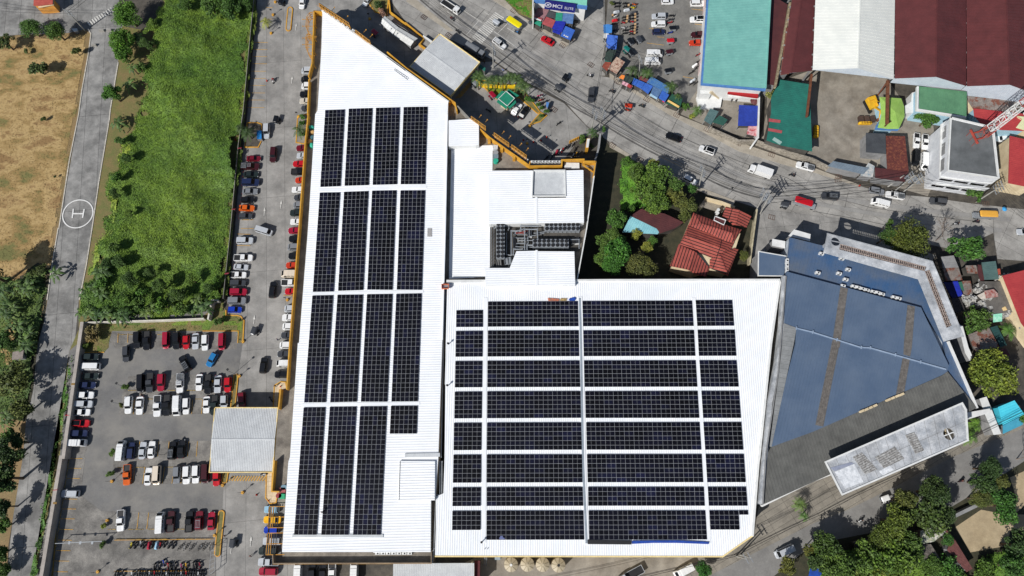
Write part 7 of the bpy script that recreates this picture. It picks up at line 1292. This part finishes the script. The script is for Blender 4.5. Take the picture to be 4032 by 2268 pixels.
T([('A1',1520,330,70,2.5),('A1',1600,560,80,3),('A1',1500,800,90,3),('A1',1450,1000,80,3),('A1',1620,1250,70,3),('A2',1450,250,90,3.2),('A2',1520,420,110,3.6),('A2',1300,700,90,3.4),('A2',1650,640,120,4),('A2',1560,880,130,4),('A2',1780,960,120,3.8),('A2',2020,720,110,4),('A2',2060,960,120,3.6),('A2',2250,840,110,3.6),('A2',2420,640,100,3.8),('A2',2300,1010,100,3.2),('B2',70,760,90,3.5),('B2',180,640,70,3.2),('A0',1850,560,100,3.5),('A0',1930,300,90,3.5),('A0',1800,860,90,3),('A2',1350,430,70,2.6),('A2',1800,800,90,3.6),('A2',1900,560,80,4)],
  ['shrub0','round0','shrub1','round1','loose0'], [MID,(66,96,42),(80,118,46),(60,88,38),(88,118,48)], 'leafy bush from the top along the rim of the overgrown field', 'bushes rimming the overgrown field', 1, 'bush', 'bush')
# overgrown field, hedge, grasses: nobody could count these leaves
def undergrowth(name, label, s, base, amp, step, per, leaf, col, scale=.09, up=.7, sharp=1.0, wob=.6, m=None):
    um = m or LEAF
    p = PL(s, 0) if isinstance(s,str) else s; x0, x1 = min(q.x for q in p), max(q.x for q in p); y0, y1 = min(q.y for q in p), max(q.y for q in p)
    nx, ny = int((x1-x0)/step)+2, int((y1-y0)/step)+2; X, Y = np.meshgrid(x0+np.arange(nx)*step, y0+np.arange(ny)*step, indexing='ij'); wx = lambda a, c: a+wob*2*(fbm(a*.35+5, c*.35, 3)-.5)*2; wy = lambda a, c: c+wob*2*(fbm(a*.35+50, c*.35+9, 3)-.5)*2; ins = pip(wx(X,Y), wy(X,Y), p)
    hf = lambda a, b: base+amp*np.clip((fbm(a*scale, b*scale, 4)-.28)*1.9, 0, 1.2)**sharp
    Z = np.where(ins, hf(X, Y), .0); V = np.stack([X,Y,Z],-1).reshape(-1,3); F = []
    idx = np.arange(nx*ny).reshape(nx,ny); m = ins[:-1,:-1]&ins[1:,:-1]&ins[:-1,1:]&ins[1:,1:]
    F = np.stack([idx[:-1,:-1][m], idx[1:,:-1][m], idx[1:,1:][m], idx[:-1,1:][m]],-1)
    n = int((x1-x0)*(y1-y0)*per); a = rng.uniform(x0,x1,n); c = rng.uniform(y0,y1,n); k = pip(wx(a,c),wy(a,c),p); a, c = a[k], c[k]; C = np.stack([a,c,hf(a,c)+rng.uniform(-.1,.35,len(a))*leaf*1.5],-1)
    me = quad_mesh(name, cards_arrays(C, leaf, up), (V, F)); me.materials.append(um); o = bpy.data.objects.new(name, me); COL.objects.link(o); o.color = (*srgb(col),1); tag(o, label, kind='stuff'); return o
undergrowth('overgrown_vines', 'thick green vines covering the overgrown field', 'A0 2110,-60 2000,200 1925,400 1935,700 1910,900 1890,1100 1800,1300 A1 1780,150 1600,240 1500,400 1550,560 1480,700 1400,870 1400,1200 1330,1449 A2 1370,60 1250,250 1300,400 1180,600 1150,800 1060,1160 2100,1140 2560,1110 B2 180,890 240,860 325,0 B1 335,1440 430,400 530,60 B0 495,1400 590,400 632,-60', .3, 3.2, .7, 36, .33, (92,122,46), .075, sharp=1.2, wob=1.6)
undergrowth('field_edge_plants', 'yellowish weeds between field road and vines', 'A1 1600,240 1500,400 1500,700 1420,870 1380,1449 A2 1300,100 1180,300 1130,600 1180,600 1320,300 1480,0 A1 1500,1100 1620,700 1700,300', .1, 1.2, .8, 9, .4, (122,140,64), .2)
undergrowth('wall_foot_weeds', 'green weeds climbing along the outside of the boundary wall', 'A3 880,250 960,100 900,400 870,700 A4 690,0 640,400 600,800 480,1300 450,1500 380,1500 470,1100 540,700 600,350', .1, 1.3, .6, 14, .35, (78,116,50), .4)
undergrowth('hedge', 'trimmed dense hedge between the field fence and the parked cars', 'B0 640,-60 690,-60 670,300 640,700 600,1000 560,1449 B1 510,60 500,500 480,750 400,1100 395,1449 B2 330,880 250,890 340,0 B1 350,1440 450,400 B0 505,1400 600,400', .8, .8, .5, 34, .3, (104,122,54), .5)
DRYG, nt_, b_ = newmat('dry grass blades'); g_ = nt_.nodes.new('ShaderNodeNewGeometry'); n_ = noise(nt_, .09, 6, .65, stretch=(1,1.6,1)); c_ = ramp(nt_, n_.outputs[0], [(.36, srgb((98,96,54))), (.45, srgb((134,110,68))), (.53, srgb((160,136,92))), (.62, srgb((124,98,62)))]).outputs[0]
c_ = mix(nt_, 1.0, c_, ramp(nt_, g_.outputs['Random Per Island'], [(0, .72), (1, 1.25)]).outputs[0], 'MULTIPLY'); nt_.links.new(c_, b_.inputs['Base Color']); b_.inputs['Roughness'].default_value = .9
undergrowth('dry_grass', 'patchy dry brown grass on the open field', 'A0 -60,500 120,480 860,450 1110,430 960,1449 A1 720,1449 A2 700,0 540,1130 460,1449 A3 380,300 -60,300', .045, .06, .7, 6, .26, (178,158,112), .12, up=4, wob=.4, m=DRYG)
undergrowth('shade_plants', 'dark leafy ground plants under the banana clumps', 'A2 -60,600 240,640 480,470 620,520 580,860 540,1180 470,1449 A3 400,600 310,1000 -60,900', .05, .9, .8, 12, .4, (70,90,44), .2)
undergrowth('creek_weeds', 'low green weeds on the creek bank', 'D1 130,600 380,600 620,800 500,1200 160,1250 90,900', .1, 1.0, .8, 10, .4, (74,118,44), .25)
undergrowth('verge_grass', 'short grass around the upper end of the lot', 'A2 1060,1200 2100,1170 2560,1150 B2 250,910 280,1110 430,1115 500,1180 480,1449 455,1449 440,1290 0,1290 A2 1410,1290 1370,1449 A3 1360,60 1300,110 1080,110 1040,0', .02, .15, 1.2, 12, .22, (98,118,48), .5)
undergrowth('verge_grass', 'vivid green grass on the verge left of the stalls', 'C0 1230,-60 1600,-60 1595,230 1440,180 1320,60', .05, .3, 1, 14, .3, (84,146,40), .3)
undergrowth('lot_corner_grass', 'grass inside the yellow kerbed forecourt islands', 'C0 900,1020 1370,1100 1400,1130 1260,1150 1130,1245 1000,1150', .15, .4, .6, 14, .25, (110,124,40), .5)
undergrowth('lower_undergrowth', 'tangled green undergrowth below the lower right trees', 'E4 -60,1100 500,1100 760,930 1300,1060 1350,1449 1500,1449 1560,1320 1900,1449 2000,1250 2350,1100 2620,900 2620,1600 -60,1600', .3, 2.2, 1, 9, .5, (82,112,44), .15)
# palms' yellow planter wall
wallthing('bright yellow planter wall behind the forecourt palm row', 'C0 880,1010 960,1065 1180,1085 1370,1080', 1.6, .5, mat('vivid yellow', (244,206,20), (230,186,14)), 'planter_wall')
# ---------------------------------------------------------------- wire poles, wires, tower, lamps
STC = mat('pole concrete', (172,170,164), (150,148,142), sc=1)
def pole(tt, x, y, h, label, arms=2, cans=0, rz=.5, lean=(0,0)):
    p = W(tt,x,y,0); t = thing('utility_pole', label, 'utility pole', (p.x,p.y,0), rz); l = Vector((lean[0],lean[1],0)); M = Matrix.Rotation(-rz,3,'Z'); l = M@l; b = MB(); b.cyl((0,0,0), l+Vector((0,0,h)), .2, .13, n=8); b.obj('pole_shaft', STC, t)
    for k in range(arms):
        z = h-.3-k*1.1; c = l*(z/h); b = MB(); b.box((c.x,c.y,z),(.14,2.6,.14))
        for s in (-1.2,-.5,.5,1.2): b.cyl((c.x,c.y+s,z),(c.x,c.y+s,z+.3),.09,n=6)
        b.obj('cross_arm', STEEL, t)
    for k in range(cans): z = h*.66-k*.3; c = l*(z/h); g = MB(); g.cyl((c.x+.45,c.y-.4+.8*k,z-.55),(c.x+.45,c.y-.4+.8*k,z+.5),.32,n=10); g.obj('transformer', STEEL, t)
    return p+Vector((lean[0],lean[1],0))+Vector((0,0,h-1))
P = {}
P['a'] = pole('C0',1105,860,11.5,'utility pole between the tilted canopy and the yellow planter',2,2,.6); P['b'] = pole('C1',2340,215,12,'left utility pole of the pair at the forecourt end',3,2,.6); P['b2'] = pole('C1',2440,200,12,'right utility pole of the pair at the forecourt end',3,1,.6)
P['c'] = pole('D1',1125,955,12,'utility pole beside the creek grove and the white car',3,1,.5,(-1.5,1.2)); P['d'] = pole('D1',1850,1235,12,'left pole of the crowded pair above the tiled house',3,3,.4,(-1,1)); P['d2'] = pole('D1',1905,1270,12,'right pole of the crowded pair above the tiled house',3,3,.4,(-1,1))
P['e'] = pole('E1',1990,1070,12,'utility pole with a long shadow near the yellow roofed jeepney',4,0,.2); P['f'] = pole('D0',372,1000,10,'utility pole leaning over the blue stalls',2,0,.4,(-1.2,.8)); P['g'] = pole('C0',2480,760,9,'utility pole at the corner hut of the stalls',1,1,.5); P['h'] = pole('E1',1005,930,10.5,'left pole of the tangled group beside the maroon shed',3,3,.3); P['h2'] = pole('E1',1105,945,10.5,'right pole of the tangled group beside the maroon shed',3,3,.3)
P['i'] = pole('A0',1080,390,10,'utility pole by the gate crosswalk at the top left',3,0,1.2); P['j'] = pole('E1',915,885,5,'short bare pole leaning over the maroon shed',0,0,0,(2.4,1.4)); P['k'] = pole('C4',1010,-9000,1,'x',0) if 0 else None
for a, bb_ in (('h','h2'),('d','d2')):
    pass
WIRE = mat('cable black', (26,26,28), fine=0)
def wires(label, pts, offs, r, sag=1.2, z=None):
    t = wthing('power_lines', label, 'power lines', [Vector(q) for q in pts]); b = MB()
    for a, c in zip(pts[:-1], pts[1:]):
        a, c = Vector(a), Vector(c); d = (c-a); nn = Vector((-d.y,d.x,0)).normalized()
        for o, dz in offs:
            q0 = a+nn*o+Vector((0,0,dz)); q1 = c+nn*o+Vector((0,0,dz)); prev = q0
            for k in range(1,9):
                u = k/8; q = q0.lerp(q1,u)-Vector((0,0,sag*4*u*(1-u))); b.cyl(prev, q, r, n=4, cap=False); prev = q
    b.obj('cable', WIRE, t)
OFF = [(-1.1,.8),(-.4,.8),(.6,.8),(-.9,-.6),(.8,-.6),(0,-2),(.3,-2.6)]
off0 = W('B0',2560,-250,10)
wires('bundle of black power lines along the mall side of the main road', [off0, P['a'], P['b'], P['c'], P['d']], OFF, .035); wires('thick black cable bundle under the power lines of the main road', [off0-Vector((0,0,3.5)), P['a']-Vector((0,0,3.5)), P['b']-Vector((0,0,3.5)), P['c']-Vector((0,0,3.5)), P['d']-Vector((0,0,3.5))], [(0,0),(.2,.1)], .09, 1.6)
wires('power lines running from the crowded pole pair to the right edge', [P['d2'], P['e'], W('E2',2700,-100,10)], OFF[:4], .035); wires('two long lines crossing the road to the tangled poles', [P['d2'], P['h']], [(-2,0),(0,-1),(1.5,-2)], .07); wires('cables from the tangled poles to the right', [P['h2'], P['e']], [(0,0),(0,-2.2)], .05)
wires('lines from the leaning stall pole across the stalls', [P['g'], P['f'], P['b2']], [(-.5,0),(.5,0),(0,-1.5)], .05); wires('line from the stall corner over the side street', [W('C0',2500,-200,9), P['g'], W('C0',2350,1500,9)], [(0,0),(.4,-.8)], .05); wires('cables crossing above the gate road at the top left', [W('A0',1500,-500,10), P['i'], W('A0',-700,40,9)], [(-.5,0),(.5,0)], .05)
wires('power lines along the lower street pavement', [W('C4',1200,1900,8), W('D4',1600,1200,8), W('E4',100,700,8), W('E4',1050,230,8), W('E3',2600,850,8)], [(0,0),(.5,-.4),(.2,-1.2)], .05)
for k, (tt, x, y, lab) in enumerate((('D4',1600,1195,'dark wire pole against the chamfered mall corner'),('D4',1655,1180,'second dark wire pole against the chamfered mall corner'))): pole(tt, x, y, 8.5, lab, 1, 0, .5)
p = W('E1',2085,240,12.5); t = thing('radio_tower', 'red and white lattice radio tower rising over the office block', 'tower', (p.x,p.y,12.0), .3); RED_ = mat('tower red', (176,72,56), (150,60,48)); HT = 34
for part in range(8):
    b = MB(); z0, z1 = part*HT/8, (part+1)*HT/8; w0, w1 = 1.05-part*.04, 1.05-(part+1)*.04
    C0 = [Vector((sx*w0,sy*w0,z0)) for sx, sy in ((-1,-1),(1,-1),(1,1),(-1,1))]; C1 = [Vector((sx*w1,sy*w1,z1)) for sx, sy in ((-1,-1),(1,-1),(1,1),(-1,1))]
    for i in range(4): b.bar(C0[i], C1[i], .16); b.bar(C0[i], C0[(i+1)%4], .09); b.bar(C0[i], C1[(i+1)%4], .08); b.bar(C0[(i+1)%4], C1[i], .08); m0 = C0[i].lerp(C1[i],.5); m1 = C0[(i+1)%4].lerp(C1[(i+1)%4],.5); b.bar(m0, m1, .08)
    b.obj('lattice_section', RED_ if part in (0,4) else WHITEP, t)
b = MB(); b.box((-3.0,0,.6),(.35,4.4,.5)); b.bar((-3,1,.6),(-1.2,1,.6),.3); b.bar((-3,-1,.6),(-1.2,-1,.6),.3)
for s in (-1.6,0,1.6): b.bar((-3.4,s,.7),(-5,s-.8,.7),.1)
b.obj('antenna_frame', RED_, t)
b = MB(); b.cyl((1.8,.5,9),(2.3,.5,9),.8,n=14); b.cyl((1.2,-1.8,15),(1.2,-2.3,15),.8,n=14); b.obj('dish', WHITEP, t)
for k, (tt, x, y) in enumerate((('A3',1600,560),('A3',1545,780),('B3',395,390),('A3',2085,1420),('D1',1480,1040))):
    p = W(tt,x,y,0); t = thing('lamp_post', '%s slim lamp post from the left of the lot' % ORD[k] if k < 4 else 'slim lamp post by the courtyard wall', 'lamp post', (p.x,p.y,0), .8); b = MB(); b.cyl((0,0,0),(0,0,5.5),.06,n=6); b.obj('pole_shaft', STEEL, t); b = MB(); b.box((.3,0,5.5),(.6,.5,.12)); b.obj('lamp_head', BLACK, t)
t = wthing('gantry_bar', 'long pale overhead bar crossing the lower left of the lot', 'barrier', PL('A4 950,1040')); b = MB(); b.bar(W('A4',672,1053,2.6), W('A4',1245,1026,2.6), .14); 
for x in (845,980,1125): q = W('A4',x,1044,2.6); b.box(q,(.5,.7,.12))
b.obj('bar', STEEL, t); b = MB()
for x, y in ((690,1053),(1235,1026)): q = W('A4',x,y,2.6); b.cyl((q.x,q.y,0),(q.x,q.y,2.6),.07,n=6)
b.obj('post', STEEL, t)
t = wthing('steel_canopy', 'bare grey steel frame beside the bicycle stands', 'frame', PL('M 1790,700')); b = MB(); q = PL('M 1790,420 1870,420 1850,880 1745,950', 2.3); strip(b, q, .07, 2.2, 2.3, True)
for k in range(6): b.bar(q[0].lerp(q[3],k/6), q[1].lerp(q[2],k/6), .06)
for v in q: b.cyl((v.x,v.y,0),(v.x,v.y,2.3),.05,n=5)
b.obj('beam', STEEL, t)
t = wthing('pipe_rail', 'low yellow pipe rail along the motorcycle rows', 'rail', PL('M 900,300')); b = MB(); 
for s in ('M 0,312 1780,295','M 0,885 1400,880'): p = PL(s, .5); b.cyl(p[0], p[1], .07, n=5)
b.obj('rail', YELLOW, t)
p = W('C0',870,0,0)
for lab, s, h, m in (('bright blue tarpaulin box beside the palm island','B1 678,205 738,205 740,312 680,312',1.6,mat('azure tarp',(28,130,200),(22,110,180),sc=2)),('pale sign board slab beside the canopy entrance','C0 212,440 330,520 315,545 210,460',1.6,WHITEP),('green market umbrella slab beside the tilted canopy','C0 930,812 1005,862 995,905 920,850',2.2,GREENR),('blue grey info board on the forecourt pavement','C0 1775,1290 1812,1300 1790,1370 1770,1340',2,BLUEF)): bld('equipment_box', lab, 'box', s, h, m, GREYW, over=.05)
p = W('B1',1370,250,9.4)
for k, (x, y, c) in enumerate(((1365,160,(60,190,170)),(1385,225,(200,160,100)),(1380,290,(70,110,120)),(1345,340,(200,150,90)),(1372,390,(60,180,150)))):
    p = W('B1',x,y,8); t = thing('worker_bundle', '%s coloured bundle from the top on the narrow roof ledge' % ORD[k], 'bundle', (p.x,p.y,7.4), .4*k, 'bundles on the roof ledge'); b = MB(); loft(b, [(outline(-.8,.8,.5,.3,.3,3),0),(outline(-.7,.7,.45,.3,.3,3),.7),(outline(-.4,.4,.25,.2,.2,3),1.0)]); b.obj('cloth', mat('bundle %d' % k, c, sc=2), t)
for k, (tt, x, y, c) in enumerate((('B4',1005,440,(50,170,120)),('B4',968,430,(150,60,64)),('B4',1015,360,(170,90,90)),('B4',1030,325,(120,150,165)),('C1',1128,428,(200,202,204)),('C1',1135,495,(150,152,154)),('C1',1135,545,(120,136,144)),('C1',1135,598,(40,170,140)),('C4',1150,1240,(150,165,175)))):
    p = W(tt,x,y,8); z = 7.4 if tt != 'C4' else 0; t = thing('rooftop_unit', '%s coloured rooftop box or drum stored on the mall ledges' % ORD[k], 'rooftop unit', (p.x,p.y,z), 0, 'stored units on the ledges'); b = MB(); loft(b, [(outline(-.7,.7,.6,.15+.4*(k%2),.15+.4*(k%2),3),0),(outline(-.7,.7,.6,.15+.4*(k%2),.15+.4*(k%2),3),1.3)]); b.obj('casing', mat('unit %d' % k, c, sc=2), t)
# ---------------------------------------------------------------- unused prototypes out, camera, light
for k, (o, used) in PROTO.items():
    if not used:
        def rm(q):
            for ch in KIDS.get(q, ()): rm(ch)
            bpy.data.objects.remove(q)
        rm(o)
for o in bpy.data.objects:
    if '_o' in o: del o['_o']
cam = bpy.data.cameras.new('camera'); co = bpy.data.objects.new('camera', cam); COL.objects.link(co); SC.camera = co
cam.sensor_width = 36; cam.lens = 36*FPX/4032; cam.clip_start = 1; cam.clip_end = 3000; co.location = (0,0,CH); co.rotation_euler = (TILT,0,0)
SUN_EL, SUN_AZ = math.radians(42), math.radians(43)   # shadows run towards azimuth 43 deg from +x
sun = bpy.data.lights.new('sun', 'SUN'); so = bpy.data.objects.new('sun', sun); COL.objects.link(so); sun.energy = 4.7; sun.angle = math.radians(.5); sun.color = (1,.975,.94)
d = Vector((math.cos(SUN_AZ)*math.cos(SUN_EL), math.sin(SUN_AZ)*math.cos(SUN_EL), -math.sin(SUN_EL))); so.rotation_euler = d.to_track_quat('-Z','Y').to_euler()
w = bpy.data.worlds.new('World'); SC.world = w; w.use_nodes = True; nt = w.node_tree; bg = nt.nodes['Background']; sk = nt.nodes.new('ShaderNodeTexSky'); sk.sky_type = 'NISHITA'; sk.sun_disc = False; sk.sun_elevation = SUN_EL
sk.sun_rotation = math.atan2(-d.x, -d.y); nt.links.new(sk.outputs[0], bg.inputs[0]); bg.inputs[1].default_value = .066
SC.view_settings.view_transform = 'Standard'; SC.view_settings.look = 'None'; SC.view_settings.exposure = 0.0; SC.view_settings.gamma = 1
